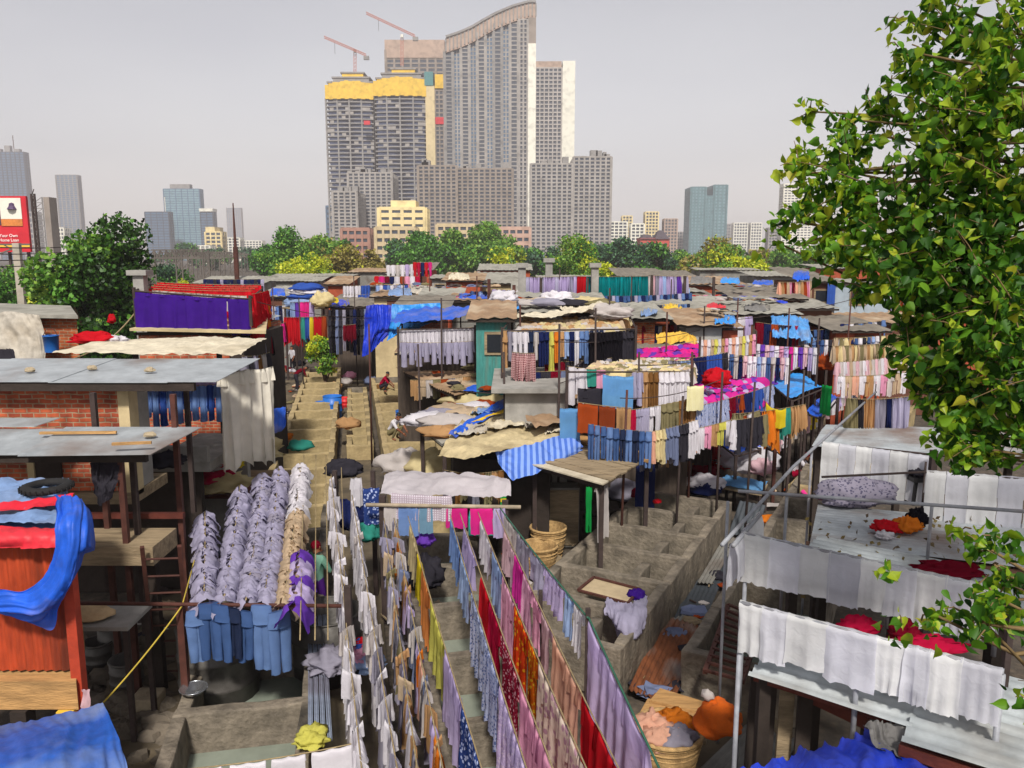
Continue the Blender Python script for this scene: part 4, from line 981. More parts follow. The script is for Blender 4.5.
pen_row((-5.35, 27.5, 0), AZL, 8, 1.6, .95, .6, 'the narrow trough row', 0, 0)
pen_row((-1.15, 23.6, 0), AZL, 4, 1.9, 1.3, .7, 'the short row by the squatting washer')
pen_row(V(.05 + .62, 11.0 + 1.65, 0), math.radians(26.5), 6, 1.44, 2.45, .9, 'the clean row before the plank shed', half=.8)
pen_row((3.6, 11.75, 0), math.radians(28), 7, 1.9, 1.9, .85, 'the row beside the rusty sheets')
pen_row((8.6, 21.5, 0), math.radians(32), 8, 1.9, 1.8, .8, 'the far row along the pipe rail', 0, 0)
# paths (thin sheets over the ground)
PATH = mat('stained path concrete', '#5e5342', .85, .35, 1.5, .4, '#2c2a26', .7)
def path(nm, c, z): return struct(MB().add([(p[0], p[1], z) for p in c], [tuple(range(len(c)))]).build(nm, PATH))
path('path', [(-.0, 5), (1.9, 5), (1.2, 10.6), (-.9, 20), (-2.4, 20)][::1], .06)
path('path', [(1.9, 9.5), (3.2, 9.5), (9.4, 21.5), (8.0, 21.5)], .064)
path('path', [(-5.9, 8), (-4.6, 8), (-12, 46), (-13.5, 46)], .068)
path('path', [(-2.3, 8.5), (-1.3, 8.5), (-8.6, 46), (-9.7, 46)], .072)

# ================================================================== lane floor sheets beside the right pens
def csheet(label, c, waves, m, amp=.018, name='corrugated_sheet', th=True, wob=0.05):
    return tag(MB().corr(*c, waves, amp, 0, 3, wob).build(name, m, None, True), label, 'metal sheet')
csheet('rusty orange corrugated sheet lying in the lane beside the clean pens', [W(628, 690, .16), W(672, 705, .2), W(706, 628, .2), W(662, 615, .16)], 9, RTIN, .022)
csheet('grey brown corrugated sheet tucked under the rusty orange one', [W(640, 655, .12), W(668, 640, .12), W(690, 612, .12), W(664, 622, .12)], 6, TIND)
csheet('dark flat sheet covering the lane above the rusty one', [W(664, 640, .1), W(697, 640, .1), W(736, 548, .1), W(706, 545, .1)], 7, mat('slate dark sheet', '#3d4247', .6, .2, 3, .2), .008)
csheet('pale worn plank like sheet in the upper lane', [W(697, 582, .2), W(712, 584, .2), W(739, 538, .2), W(726, 535, .2)], 4, TIND)
csheet('dark corrugated sheet leaning at the lane end under the pipe rail', [W(728, 534, .1), W(757, 536, .1), W(766, 505, .75), W(740, 500, .75)], 6, mat('slate dark sheet', '#3d4247'))
for i, (c, lab) in enumerate(((((640, 712), (700, 722), (702, 712), (648, 698)), 'lower pale plank lying across the lane by the orange bundle'), (((650, 700), (702, 712), (706, 702), (660, 688)), 'upper pale plank lying across the lane by the orange bundle'), (((634, 722), (706, 742), (708, 733), (640, 714)), 'grey plank lying across the lane nearest the wicker basket'))):
    tag(MB().slab([W(*p, .32 + .05 * i) for p in c], .05).build('plank', OCHW if i < 2 else WOOD), lab, 'plank')
t = thing('rusty_grate', 'rusty ladder like iron grate tipped over a pen right of the rusty sheet', 'grate', W(730, 675, .9))
a, b, c, d = W(705, 672, .95), W(742, 682, .95), W(762, 620, 1.0), W(728, 606, 1.0); m = MB()
m.beam(a, d, .07); m.beam(b, c, .07); m.build('rail', RUST, t).name = 'side_frame'
m = MB()
for k in range(11): m.beam(a.lerp(d, k / 10) + V(0, 0, .03), b.lerp(c, k / 10) + V(0, 0, .03), .05, .04)
m.build('slat_lattice', RUST, t)
# washing board and grey cloth on the clean pens
t = thing('washing_board', 'flat tin topped board laid across the clean pen', 'board', W(600, 605, .95))
MB().slab([W(578, 590, .96), W(628, 603, .96), W(640, 589, .96), W(594, 577, .96)], .05).build('panel', mat('buff board', '#a89678', .7, .2, 3, .2), t)
m = MB(); q = [W(578, 590, .985), W(628, 603, .985), W(640, 589, .985), W(594, 577, .985)]
for k in range(4): m.beam(q[k], q[(k + 1) % 4], .05, .03)
m.build('rim', RUST, t)
sheet('draped_cloth', [[W(605, 602, 1.0), W(628, 608, 1.02), W(648, 600, 1.0)], [W(607, 612, 1.02), W(626, 622, 1.05), W(645, 612, 1.0)], [W(612, 628, .75), W(628, 642, .75), W(640, 632, .75)], [W(618, 640, .5), W(628, 652, .45), W(636, 645, .5)]], C('grey lilac'), 'grey lilac cloth draped over the corner of the clean pen', 'cloth', amp=.07, fr=3, seed=4, fine=.02)
for i, (px, py, cn, r, lab) in enumerate(((636, 598, 'purple', .16, 'small purple cloth lump at the end of the washing board'), (611, 655, 'hot pink', .17, 'hot pink cloth lump at the foot of the clean pen'), (616, 664, 'lemon', .16, 'striped lemon cloth lump below the hot pink one'), (657, 503, 'red', .1, 'little red cloth left on a pen wall by the plank shed'), (612, 645, 'maroon', .08, 'tiny maroon cloth beside the hot pink lump'))):
    p = W(px, py, .9 if i in (0, 3) else .1); tag(MB().blob(p, r, r, r * .7, i + 5).build('cloth_lump', C(cn), None, True), lab, 'cloth')
def basket(label, p, r, h, fill=None):
    t = thing('wicker_basket', label, 'basket', p); WK = mat('wicker', '#a98a5c', .9, .35, 14, .6, '#5c4428', .6)
    prof = [(r * .75, 0), (r * .95, h * .5), (r, h * .96), (r * 1.06, h), (r * .94, h), (r * .9, h * .9), (r * .85, h * .45), (r * .68, .05), (0, .05)]
    m = MB()
    m.lathe(p, prof, 20)
    for k in range(7): z = h * (k + .5) / 7; rr = r * (.76 + .24 * min(1, (k + .5) / 6)); m.tube([(p[0] + rr * 1.02 * math.cos(a * PI / 10), p[1] + rr * 1.02 * math.sin(a * PI / 10), p[2] + z) for a in range(21)], .016, 4)
    m.build('woven_body', WK, t)
    MB().tube([(p[0] + r * 1.02 * math.cos(a * PI / 10), p[1] + r * 1.02 * math.sin(a * PI / 10), p[2] + h) for a in range(21)], .035, 6).build('rim', WK, t, True)
    return t
basket('round wicker basket, front one of two by the plank shed, half hidden by pink cloth', W(539, 570, 0), .42, .6)
basket('round wicker basket behind its twin by the plank shed, topmost of the two', W(548, 556, .05), .42, .72)
p = W(666, 768, 0); t = basket('big wicker basket heaped with orange and grey washing at the lane end', p, .48, .6)
for i, (dx, dy, cn) in enumerate(((-.2, .1, 'peach'), (.12, .16, 'orange'), (.1, -.2, 'grey'), (-.12, -.18, 'peach'))):
    tag(MB().blob((p.x + dx, p.y + dy, .5), .26, .24, .16, i + 2, .4).build('washing_lump', C(cn), None, True), f'{cn} washing heaped in the big basket, ' + ('back', 'farther', 'front', 'nearer')[i] + ' lump', 'cloth')
p = W(717, 732, .9)
t = thing('cloth_bundle', 'big orange cloth bundle knotted at the top on a pen wall', 'bundle', p)
MB().blob(p, .3, .28, .3, 3, .2, 28, 18, 2).build('wrapped_cloth', mat('burnt orange cloth', '#c75a10', .9, .2, 5, .5), t, True)
m = MB(); m.blob((p.x - .12, p.y + .1, p.z + .42), .07, .07, .09, 5, .5, 8, 6); m.build('knot', C('off-white'), t, True)

# ================================================================== brick house at the left
ZB = 5.05
t = thing('brick_house', 'red brick upper storey under flat zinc sheets by the blue shirts', 'house', Q(60, 490, 14))
MB().box(-12, -7.0, 14, 14.25, 3.0, 5.0).build('wall', BRICK, t)
MB().box(-6.995, -6.8, 13.96, 14.3, 2.9, 5.0).build('corner_pillar', CREAMC, t)
MB().box(-7.0, -6.84, 14.31, 14.8, 2.9, 4.98).build('side_wall', GREYC, t)
MB().box(-12, -6.8, 13.9, 15.3, 2.78, 2.98).build('floor_slab', WOOD, t)
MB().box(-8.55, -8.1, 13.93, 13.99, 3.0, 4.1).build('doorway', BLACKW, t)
MB().box(-8.68, -8.56, 13.9, 14.0, 3.0, 4.15).build('door_frame', CREAMC, t)
# lower brick return seen below second awning
rf = MB()
for k in range(4):
    x0 = -12 + k * 2.0; x1 = min(x0 + 2.06, -5.1)
    rf.slab([(x0, 13.62, ZB + .012 * (k % 2)), (x1, 13.62, ZB + .012 * (k % 2)), (x1 + .12, 15.7, ZB + .14 + .012 * (k % 2)), (x0 + .12, 15.7, ZB + .14 + .012 * (k % 2))], .01)
rf.build('roof', TIN, t)
m = MB(); m.beam((-12, 13.7, ZB - .09), (-5.5, 13.7, ZB - .09), .1, .14); m.build('eaves_beam', BLACKW, t)
# canvas roof behind
t = thing('canvas_roof', 'cream canvas roof behind the zinc sheets, its end hanging down in folds', 'roof', (-7, 17, 5.1))
sheet('roof_canvas', [[V(-9.2, 15.9, 5.25), V(-7, 15.8, 5.24), V(-5.4, 15.8, 5.22)], [V(-9.2, 17.6, 5.28), V(-7, 17.6, 5.3), V(-5.6, 17.4, 5.26)], [V(-9, 19.3, 5.18), V(-7.2, 19.4, 5.2), V(-5.9, 19.2, 5.2)]], CTARP, None, None, t, amp=.05, fr=1.6, seed=2)
a, b = Q(222, 372, 16.6), Q(270, 366, 17.6)
hp = [Q(219, 372, 16.3).lerp(Q(273, 366, 17.3), i / 40) for i in range(41)]
hang_mesh(hp, 2.05, .3, 4.5, .11, 26, 12, .1, .04).build('hanging_canvas', cloth_mat('off white canvas', '#dad4c6', .25), t, True)
m = MB()
for x in (-7.0, -9): m.beam((x, 19, 0), (x, 19, 5.1), .1)
m.build('post_frame', DARKP, t)
for i, (px, d, r) in enumerate(((92, 19.5, .0),)): pass
p = Q(93, 352, 18); t = thing('cloth_heap', 'small red and white cloth heap on the back of the canvas roof', 'cloth', p)
MB().blob((p.x, p.y, 5.26), .42, .25, .16, 3, .5).build('red_cloth', C('red'), t, True); MB().blob((p.x + .45, p.y + .1, 5.26), .28, .2, .1, 4, .5).build('white_cloth', C('white'), t, True)
# posts
def post(label, x, y, z0, z1, w=.11, m=RUST, name='post'):
    return tag(MB().beam((x, y, z0), (x, y, z1), w, w).build(name, m), label, 'post')
for (px, py, d, z0, z1, m, lab) in ((95, 420, 13.15, 1.5, 4.95, DARKP, 'dark post against the brick wall under the zinc eaves'), (121, 470, 12.1, 0, 4.2, RUST, 'rusty leaning looking post at the front of the lower awning'), (104, 480, 12.8, 0, 4.2, RUST, 'short rusty post left of the front awning post'),
                                   (134, 480, 12.5, 1, 4.2, DARKP, 'dark post right of the front awning post'), (176, 440, 13.0, 0, 4.95, RUST, 'tall rusty post, left one of the pair before the blue shirts'), (188, 420, 15.2, 2.2, 5.1, DARKP, 'tall dark post, right one of the pair before the blue shirts')):
    post(lab, Q(px, py, d).x, d, z0, z1, .085, m)
t = thing('awning', 'lower awning of three lapped zinc sheets before the brick wall', 'awning', Q(80, 450, 12.6))
Z2 = 4.22
for k, (xa, xb, yo) in enumerate(((-11, -7.3, .0), (-7.4, -5.45, -.1))):
    MB().slab([(xa, 11.75 + yo, Z2 + .03 * k), (xb, 11.85 + yo, Z2 + .03 * k), (xb + .3, 13.0, Z2 + .15 + .03 * k), (xa, 13.0, Z2 + .15 + .03 * k)], .012).build('roof_sheet', TIN, t)
MB().slab([(-11, 12.9, Z2 + .2), (-7.9, 12.95, Z2 + .2), (-7.7, 13.35, Z2 + .26), (-11, 13.35, Z2 + .26)], .012).build('roof_sheet', TIN, t)
m = MB(); m.beam((-11, 11.95, Z2 - .1), (-5.6, 11.95, Z2 - .08), .09, .12); m.build('eaves_beam', BLACKW, t)
hg = Q(92, 462, 12.0)
sheet('hanging_rag', [[hg, hg + V(.4, 0, 0)], [hg + V(.02, 0, -.4), hg + V(.38, .05, -.3)], [hg + V(.1, 0, -.7), hg + V(.3, 0, -.55)]], C('charcoal'), 'charcoal rag hanging under the lower awning', 'rag', amp=.08, fr=4)
# balcony slab, blue shirts
t = thing('balcony', 'grey rendered balcony under the blue shirts', 'balcony', Q(185, 480, 16.6))
MB().box(-7.6, -6.3, 16.2, 19, 2.75, 2.95).build('floor_slab', GREYC, t); MB().box(-7.6, -6.32, 16.15, 16.3, 2.96, 3.3).build('parapet', GREYC, t)
MB().box(-7.6, -6.4, 18.8, 19, 0, 2.74).build('wall', GREYC, t)
row([('shirt', 'light blue', C('light blue' if i % 3 else 'blue'), 1.25) for i in range(11)], Q(134, 386, 16.9), Q(222, 384, 16.9), 'the line of blue shirts beside the brick wall', .03)
row([('garment', 'lilac', C('lilac'), 1.) for i in range(6)], Q(140, 377, 19), Q(218, 374, 19), 'the lilac line behind the blue shirts', .03)
# clutter by the balcony
for i, (px, py, z, r, cn, lab) in enumerate(((212, 470, 2.4, .28, 'off-white', 'white and red rag lump on the ledge below the canvas'), (218, 466, 2.5, .2, 'red', 'red rag lump behind the pale one below the canvas'), (226, 455, 2.5, .25, 'orange', 'orange cloth slung on the ledge below the canvas'), (231, 468, 2.2, .22, 'yellow', 'yellow cloth slung below the orange one'),
                                             (206, 482, 2.1, .45, 'crimson', 'crimson cloth heap on the brown bench'), (222, 490, 1.9, .5, 'cream', 'cream sacking heap beside the crimson heap'), (165, 466, 2.96, .3, 'charcoal', 'dark stone like cloth pile on the balcony floor'), (150, 462, 2.96, .24, 'off-white', 'off-white cloth pile on the balcony floor'), (252, 458, 2.0, .55, 'cream', 'wide cream cloth heap under the hanging canvas'))):
    p = W(px, py, z); tag(MB().blob(p, r * 1.2, r, r * .6, i + 30, .45).build('cloth_heap', C(cn), None, True), lab, 'cloth')
t = thing('bench', 'brown wooden bench loaded with cloth beside the rusty posts', 'bench', W(210, 500, 1.5)); p = W(205, 492, 1.75)
MB().box(p.x - .7, p.x + 1.1, p.y - .3, p.y + .7, 1.68, 1.76).build('seat', mat('red brown timber', '#5a2a20', .8, .3, 4, .3), t)
for dx in (-.65, 1.0):
    for dy in (-.25, .62): MB().beam((p.x + dx, p.y + dy, 0), (p.x + dx, p.y + dy, 1.67), .08).build('leg', RUST, t)
t = thing('shelf', 'long low timber shelf stacked under the cream heap', 'shelf', W(250, 475, 1.2)); p = W(252, 478, 1.5)
MB().box(p.x - .9, p.x + .8, p.y - .2, p.y + .8, 1.42, 1.5).build('top', WOOD, t)
for dx in (-.85, .75): MB().box(p.x + dx - .04, p.x + dx + .04, p.y - .18, p.y + .78, 0, 1.415).build('side_panel', WOOD, t)
# deck rail and workshop under the brick house
t = thing('deck', 'timber deck of the open workshop under the brick house', 'deck', (-7, 13, 2.5))
MB().box(-12, -5.5, 12.85, 12.95, 2.86, 2.95).build('front_beam', mat('red brown timber', '#5a2a20'), t)
MB().box(-8.5, -5.6, 11.9, 12.8, 2.42, 2.72).build('plank_step', WOOD, t)
for x in (-8.3, -5.8): MB().beam((x, 12.3, 0), (x, 12.3, 2.41), .14).build('leg', BLACKW, t)
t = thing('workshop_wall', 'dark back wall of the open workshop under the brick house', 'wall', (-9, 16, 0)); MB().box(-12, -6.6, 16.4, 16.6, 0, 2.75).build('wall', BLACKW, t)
t = thing('work_table', 'small grey topped table holding a buff sack in the workshop', 'table', W(100, 620, 1.9)); p = W(100, 618, 1.9)
MB().box(p.x - .7, p.x + .55, p.y - .3, p.y + .5, 1.84, 1.9).build('top', GREYC, t)
for dx in (-.64, .49):
    for dy in (-.24, .44): MB().beam((p.x + dx, p.y + dy, 0), (p.x + dx, p.y + dy, 1.835), .07).build('leg', DARKP, t)
tag(MB().blob((p.x - .2, p.y, 1.9), .36, .22, .12, 5, .2).build('sack', mat('buff sacking', '#b59a74', .95, .2, 6, .4), None, True), 'flat buff sack lying on the small grey table', 'sack')
t = thing('ladder', 'narrow rusty iron ladder leaning on the pipe rail by the workshop', 'ladder', W(160, 684, 0))
a0, a1, b0, b1 = W(157, 682, .05), Q(142, 547, 11.7), W(186, 676, .05), Q(172, 545, 11.7)
b0 = a0 + V(.55, .05, 0); b1 = a1 + V(.55, .05, 0)
for (u, v) in ((a0, a1), (b0, b1)): MB().beam(u, v, .06).build('rail', RUST, t)
for k in range(8): MB().tube([a0.lerp(a1, (k + .7) / 8.4), b0.lerp(b1, (k + .7) / 8.4)], .018, 6).build('rung', RUST, t)
STN = mat('pale rubble', '#9a8c74', .95, .3, 4, .6, '#5b5040', .6)
rr = random.Random(5)
tag(MB().box(W(158, 700, 0).x - .2, W(158, 700, 0).x + .22, 11.6, 12.0, 0, .32).build('stone_block', STN, None, False, .03), 'pale squared stone block at the foot of the rusty post', 'block')
m = MB()
for i in range(170):
    p = W(rr.uniform(55, 170), rr.uniform(640, 768), 0); s = rr.uniform(.05, .2); m.blob(p, s * 1.2, s, s * .7, i, .5, 7, 5)
stuff(m.build('rubble', mat('dark rubble', '#4f473d', .95, .4, 3, .6, '#8a7f70', .5)), 'loose stones and mud below the workshop', 'rubble')
def drum(label, p, r, h, m, name='drum', lid=False):
    t = thing(name, label, name.replace('_', ' '), p)
    MB().lathe(p, [(r * .96, 0), (r, .03), (r, h * .33), (r * 1.04, h * .35), (r, h * .37), (r, h * .66), (r * 1.04, h * .68), (r, h * .7), (r, h), (r * .93, h), (r * .93, h * .1 if not lid else h * .97), (0, h * .1 if not lid else h * .97)], 18).build('body', m, t, True)
    MB().tube([(p[0] + r * math.cos(a * PI / 9), p[1] + r * math.sin(a * PI / 9), p[2] + h) for a in range(19)], .02, 5).build('rim', m, t, True)
    return t
STEEL = mat('sooty steel', '#55524e', .5, .3, 4, .2, '#2a2320', .7, metal=.4)
BPL = mat('blue plastic', '#1f5fae', .4, .1, 3, .05, '#3b5f7c', .3)
for i, (px, py, r, h, lab) in enumerate(((128, 690, .26, .55, 'sooty metal pot standing under the ladder, nearest'), (118, 660, .3, .7, 'sooty metal pot in the workshop shade, second back'), (100, 668, .24, .5, 'sooty metal pot in the workshop shade beside the small table'))): drum(lab, W(px, py, 0), r, h, STEEL, 'metal_pot')
drum('big black iron vat behind the hanging jeans, left one', V(-4.75, 12.1, .0), .62, 1.35, STEEL, 'boiling_vat'); drum('big black iron vat behind the hanging jeans, right one', V(-3.2, 12.9, .0), .6, 1.2, STEEL, 'boiling_vat')
t = thing('steel_bowl', 'shallow shiny steel bowl on the pen corner', 'bowl', W(194, 694, .8)); MB().lathe(W(194, 694, .82), [(.05, 0), (.12, .02), (.2, .1), (.19, .1), (.1, .03), (0, .025)], 16).build('bowl', mat('polished steel', '#b5b8bc', .25, .05, 3, 0, metal=.9), t, True)
MB().tube([W(194, 694, .82) + V(.2 * math.cos(a * PI / 8), .2 * math.sin(a * PI / 8), .1) for a in range(17)], .008, 5).build('rim', mat('polished steel', '#b5b8bc'), t, True)
# ---- orange shed
t = thing('tin_shed', 'orange red corrugated shed on a timber platform under a patched roof', 'shed', Q(30, 690, 9.6)); xr = Q(73, 600, 9.5).x
MB().corr((-8.2, 9.5, 1.98), (xr, 9.5, 1.98), (xr, 9.5, 3.72), (-8.2, 9.5, 3.72), 24, .02, 0, 3).build('front_wall', ORTIN, t, True)
MB().corr((xr, 9.52, 1.98), (xr - .75, 10.9, 1.98), (xr - .75, 10.9, 3.85), (xr, 9.52, 3.72), 12, .015, 0, 3).build('side_wall', ORTIN, t, True)
MB().beam((xr + .02, 9.44, 1.2), (xr + .02, 9.44, 3.7), .13).build('corner_post', mat('red painted timber', '#a53a22', .8, .25, 4, .3), t)
MB().slab([(-8.3, 9.3, 3.78), (xr + .08, 9.3, 3.78), (xr - .8, 11.0, 3.98), (-8.3, 11.0, 3.98)], .04).build('roof', GTARP, t)
sheet('red_roof_sheet', [[V(-8.3, 9.26, 3.70), V(-6.2, 9.26, 3.70), V(xr + .1, 9.26, 3.72)], [V(-8.3, 9.27, 3.84), V(-6.3, 9.28, 3.85), V(xr + .1, 9.3, 3.84)], [V(-8.3, 9.6, 3.87), V(-6.6, 9.5, 3.87), V(-5.5, 9.45, 3.88)]], RTARP, None, None, t, amp=.02, nv=8)
sheet('roof_tarpaulin', [[V(-8.2, 9.6, 3.86), V(-6.6, 9.55, 3.86), V(xr + .03, 9.5, 3.86)], [V(-8.2, 10.2, 3.95), V(-6.8, 10.2, 3.96), V(xr - .35, 10.1, 3.95)], [V(-8.2, 10.95, 4.03), V(-7, 11, 4.03), V(xr - .72, 10.95, 4.03)]], GTARP, None, None, t, amp=.06, fr=2, seed=7)
sheet('red_roof_patch', [[V(-6.6, 9.7, 3.98), V(-5.75, 9.9, 4.02)], [V(-6.6, 9.95, 4.02), V(-5.8, 10.25, 4.05)]], RTARP, None, None, t, nu=12, nv=6, amp=.04, fr=3, seed=3)
MB().hexa([(-8.2, 9.3), (xr + .06, 9.3), (xr - .7, 10.9), (-8.2, 10.9)], 1.56, 1.94).build('platform', OCHW, t)
for k, (x, mm) in enumerate(((xr - .1, YELS), (-6.2, BLACKW), (-7.4, BLACKW))): MB().beam((x, 9.35, 0), (x, 9.35, 1.55), .2).build('leg', mm, t)
t = thing('tyre', 'black tyre lying on the patched shed roof', 'tyre', Q(45, 492, 10.4)); p = V(Q(45, 492, 10.4).x, 10.45, 4.12)
m = MB(); N = 24; M_ = 8; vs = []
for i in range(N):
    for j in range(M_):
        a, b = 2 * PI * i / N, 2 * PI * j / M_; rr_ = .25 + .075 * math.cos(b); vs.append((p.x + rr_ * math.cos(a), p.y + rr_ * math.sin(a), p.z + .055 * math.sin(b)))
m.add(vs, [(i * M_ + j, ((i + 1) % N) * M_ + j, ((i + 1) % N) * M_ + (j + 1) % M_, i * M_ + (j + 1) % M_) for i in range(N) for j in range(M_)]); m.build('casing', RUBBER, t, True)
m = MB()
for k in range(26): a = 2 * PI * k / 26; m.beam((p.x + .325 * math.cos(a), p.y + .325 * math.sin(a), p.z - .03), (p.x + .325 * math.cos(a), p.y + .325 * math.sin(a), p.z + .03), .015)
m.build('tread', RUBBER, t)
sheet('tarpaulin', [[Q(56, 498, 9.9), Q(76, 500, 9.7), Q(82, 512, 9.6)], [Q(58, 522, 9.2), Q(76, 525, 9.15), Q(88, 545, 9.3)], [Q(52, 568, 9.15), Q(72, 576, 9.0), Q(84, 572, 9.25)], [Q(30, 590, 9.2), Q(48, 612, 9.05), Q(64, 608, 9.25)], [Q(4, 588, 9.25), Q(18, 612, 9.1), Q(46, 634, 9.2)], [Q(-20, 592, 9.3), Q(-10, 606, 9.2), Q(0, 612, 9.25)]], BTARP, 'blue tarpaulin slung from the shed roof across its orange front', 'tarpaulin', nu=44, nv=60, amp=.075, fr=1.5, seed=5, fine=.006, fold=7)
sheet('tarpaulin', [[Q(-30, 732, 8.9), Q(40, 722, 8.9), Q(104, 705, 8.9)], [Q(-30, 748, 8.3), Q(50, 735, 8.3), Q(112, 722, 8.5)], [Q(-30, 772, 7.6), Q(55, 762, 7.6), Q(124, 757, 7.9)], [Q(-30, 800, 7.4), Q(60, 790, 7.3), Q(130, 790, 7.6)]], tarp_mat('dusty blue tarpaulin', '#2150a0', .5, .55, '#7f8b9c'), 'dusty blue tarpaulin roof in the bottom corner below the orange shed', 'tarpaulin', nu=60, nv=44, amp=.045, fr=1.2, seed=8, fine=.006, fold=6)
t = thing('timber_frame', 'timber frame under the dusty blue tarpaulin', 'frame', Q(60, 760, 8.3))
for px in (-10, 100): q = Q(px, 730, 8.7); MB().beam((q.x, 8.8, 0), (q.x, 8.8, q.z - .25), .1).build('post', DARKP, t)
q = Q(45, 716, 8.9); MB().beam(Q(-30, 736, 8.85) - V(0, 0, .12), Q(103, 709, 8.85) - V(0, 0, .12), .07).build('beam', DARKP, t)
tag(MB().blob(W(150, 738, 0), .1, .1, .06, 2).build('cloth_lump', C('yellow'), None, True), 'small yellow rag in the mud by the dusty tarpaulin', 'cloth')
sheet('hanging_cloth', [[Q(80, 690, 9.3), Q(88, 692, 9.3)], [Q(80, 715, 9.3), Q(90, 720, 9.3)]], C('pale pink'), 'pale pink cloth hanging from the yellow platform leg', 'cloth', nu=8, nv=8, amp=.04, fr=4)

# ================================================================== the grey strings and jeans
pB0, pB1 = Q(62, 603, 11), Q(342, 606, 11)
t = thing('drying_rail', 'rusty pipe rail carrying blue jeans', 'rail', pB0); MB().tube([pB0, pB1], .03, 8).build('pipe', RUST, t, True)
for px in (180,): q = Q(px, 604, 11.05); MB().beam((q.x, 11.06, 0), (q.x, 11.06, q.z - .04), .1).build('post', RUST, t)
q = Q(182, 606, 11); line('yellow_rope', rope_pts(q, W(100, 706, 1.2), .05), .012, mat('yellow rope', '#b09a3c', .9), 'slack yellow rope running from the pipe rail down to the mud', 'rope')
line('yellow_rope', rope_pts(q, Q(204, 522, 14), .02), .01, mat('yellow rope', '#b09a3c'), 'tight yellow rope rising from the pipe rail past the first grey string', 'rope')
strings = (((205, 512), (204, 600), 'grey lilac', 'first bunched string from the ladder'), ((240, 486), (224, 601), 'grey lilac', 'second bunched string from the ladder'), ((263, 474), (246, 602), 'grey lilac', 'third bunched string from the ladder'), ((279, 468), (264, 602), 'grey lilac', 'fourth bunched string from the ladder'), ((301, 464), (284, 603), 'beige', 'the beige string beside the long pen row'))
for si, (fa, ne, cn, wh) in enumerate(strings):
    p0 = Q(*ne, 11.05) + V(0, 0, .03); p1 = W(*fa, 2.75); pts = rope_pts(p0, p1, .12)
    line('twisted_line', pts, .012, ROPE, 'twisted drying rope of ' + wh, 'clothes line')
    L = (p1 - p0).length; n = int(L / .13); rz = math.atan2(p1.y - p0.y, p1.x - p0.x)
    for i in range(n):
        c = cn if not (cn == 'beige' and i > n * .62) else 'white'
        if cn != 'beige' and random.random() < .12: c = 'grey'
        m = CL[c] if cn == 'beige' else (CL['grey lilac'] if c == 'grey lilac' else P_GREYP)
        garment('bunched garment', at(pts, (i + .5) / n), rz + random.uniform(-.35, .35), m, f'{ordw(i)} {c} bunched garment from the pipe end, {wh}', 'bunched garments tucked in twisted ropes', random.uniform(.85, 1.1), None, random.uniform(.8, 1.1))
for i, (px, cn, sc, wd) in enumerate(((196, 'light denim', .82, 'pale'), (208, 'denim', .85, 'mid blue'), (221, 'denim', .85, 'faded'), (234, 'dark denim', .8, 'dark'), (245, 'denim', .82, 'washed blue'), (262, 'light denim', .98, 'broad light'), (279, 'light denim', .98, 'light'))):
    garment('trousers', Q(px, 605, 10.95) + V(0, random.uniform(-.08, .05), random.uniform(-.12, .02)), random.uniform(-.7, .7), C(cn), f'{wd} blue jeans, {ordw(i)} from the ladder on the pipe rail', 'jeans on the pipe rail', sc * .9, i % 5, sc * 1.04)
pts = rope_pts(Q(294, 604, 10.9), W(300, 545, 2.4), .05)
for i in range(7): garment('bunched garment', at(pts, i / 7), 1.6, C('lilac' if i % 3 else 'violet'), f'{ordw(i)} violet lilac bunched garment on the short string past the jeans', 'lilac garments on the short string', 1.2, None, 1.25)
person(W(319, 628, .1), 2.6, 'stand', cloth_mat('mint blouse', '#7fae9a'), cloth_mat('purple skirt', '#5a2a86'), SKIN, C('maroon'), 'person in a mint top and purple skirt standing under the ropes with a maroon headscarf', True)
sheet('shawl', [[Q(300, 556, 13.7), Q(308, 552, 13.8)], [Q(298, 575, 13.6), Q(309, 572, 13.6)], [Q(300, 590, 13.7), Q(308, 590, 13.7)]], C('lavender'), 'lavender shawl hanging beside the standing person', 'shawl', nu=10, nv=10, amp=.08, fr=4)
for i, px in enumerate((304, 316, 326, 341)): line('clothes_line', rope_pts(W(px, 455, 2.6), W(px - 4 + i * 3, 640, 2.2), .03), .01, ROPE, f'bare rope, {ordw(i)} from the lilac string over the long pen row', 'clothes line')
# corrugated lane strips and rags
for k in range(4): csheet(f'narrow blue grey metal strip in the lane by the long pens, {ordw(k)} from the pens', [W(308 + 6 * k, 742, .9 + .02 * k), W(313 + 6 * k, 742, .9), W(312 + 5 * k, 612, .9), W(308 + 5 * k, 612, .9)], 2, mat('blue grey strip', '#7d8798', .5, .3, 3, .2, '#4f2c2c', .6), .012)
for i, (px, py, z, r, cn, lab) in enumerate(((330, 668, .9, .3, 'grey', 'grey rag heap hung on the lane wall beside the first white line'), (361, 655, .9, .24, 'blue', 'blue and pink rag lump between the white lines'), (356, 662, .95, .2, 'pink', 'pink rag lump between the white lines'), (362, 648, 1.0, .16, 'red', 'red rag lump between the white lines'), (368, 668, .9, .22, 'pale blue', 'pale blue rag lump between the white lines'), (312, 742, .9, .2, 'lemon', 'lemon cloth lump below the white squares'))):
    p = W(px, py, z); tag(MB().blob(p, r, r, r * .6, i + 60, .5).build('cloth_lump', C(cn), None, True), lab, 'cloth')
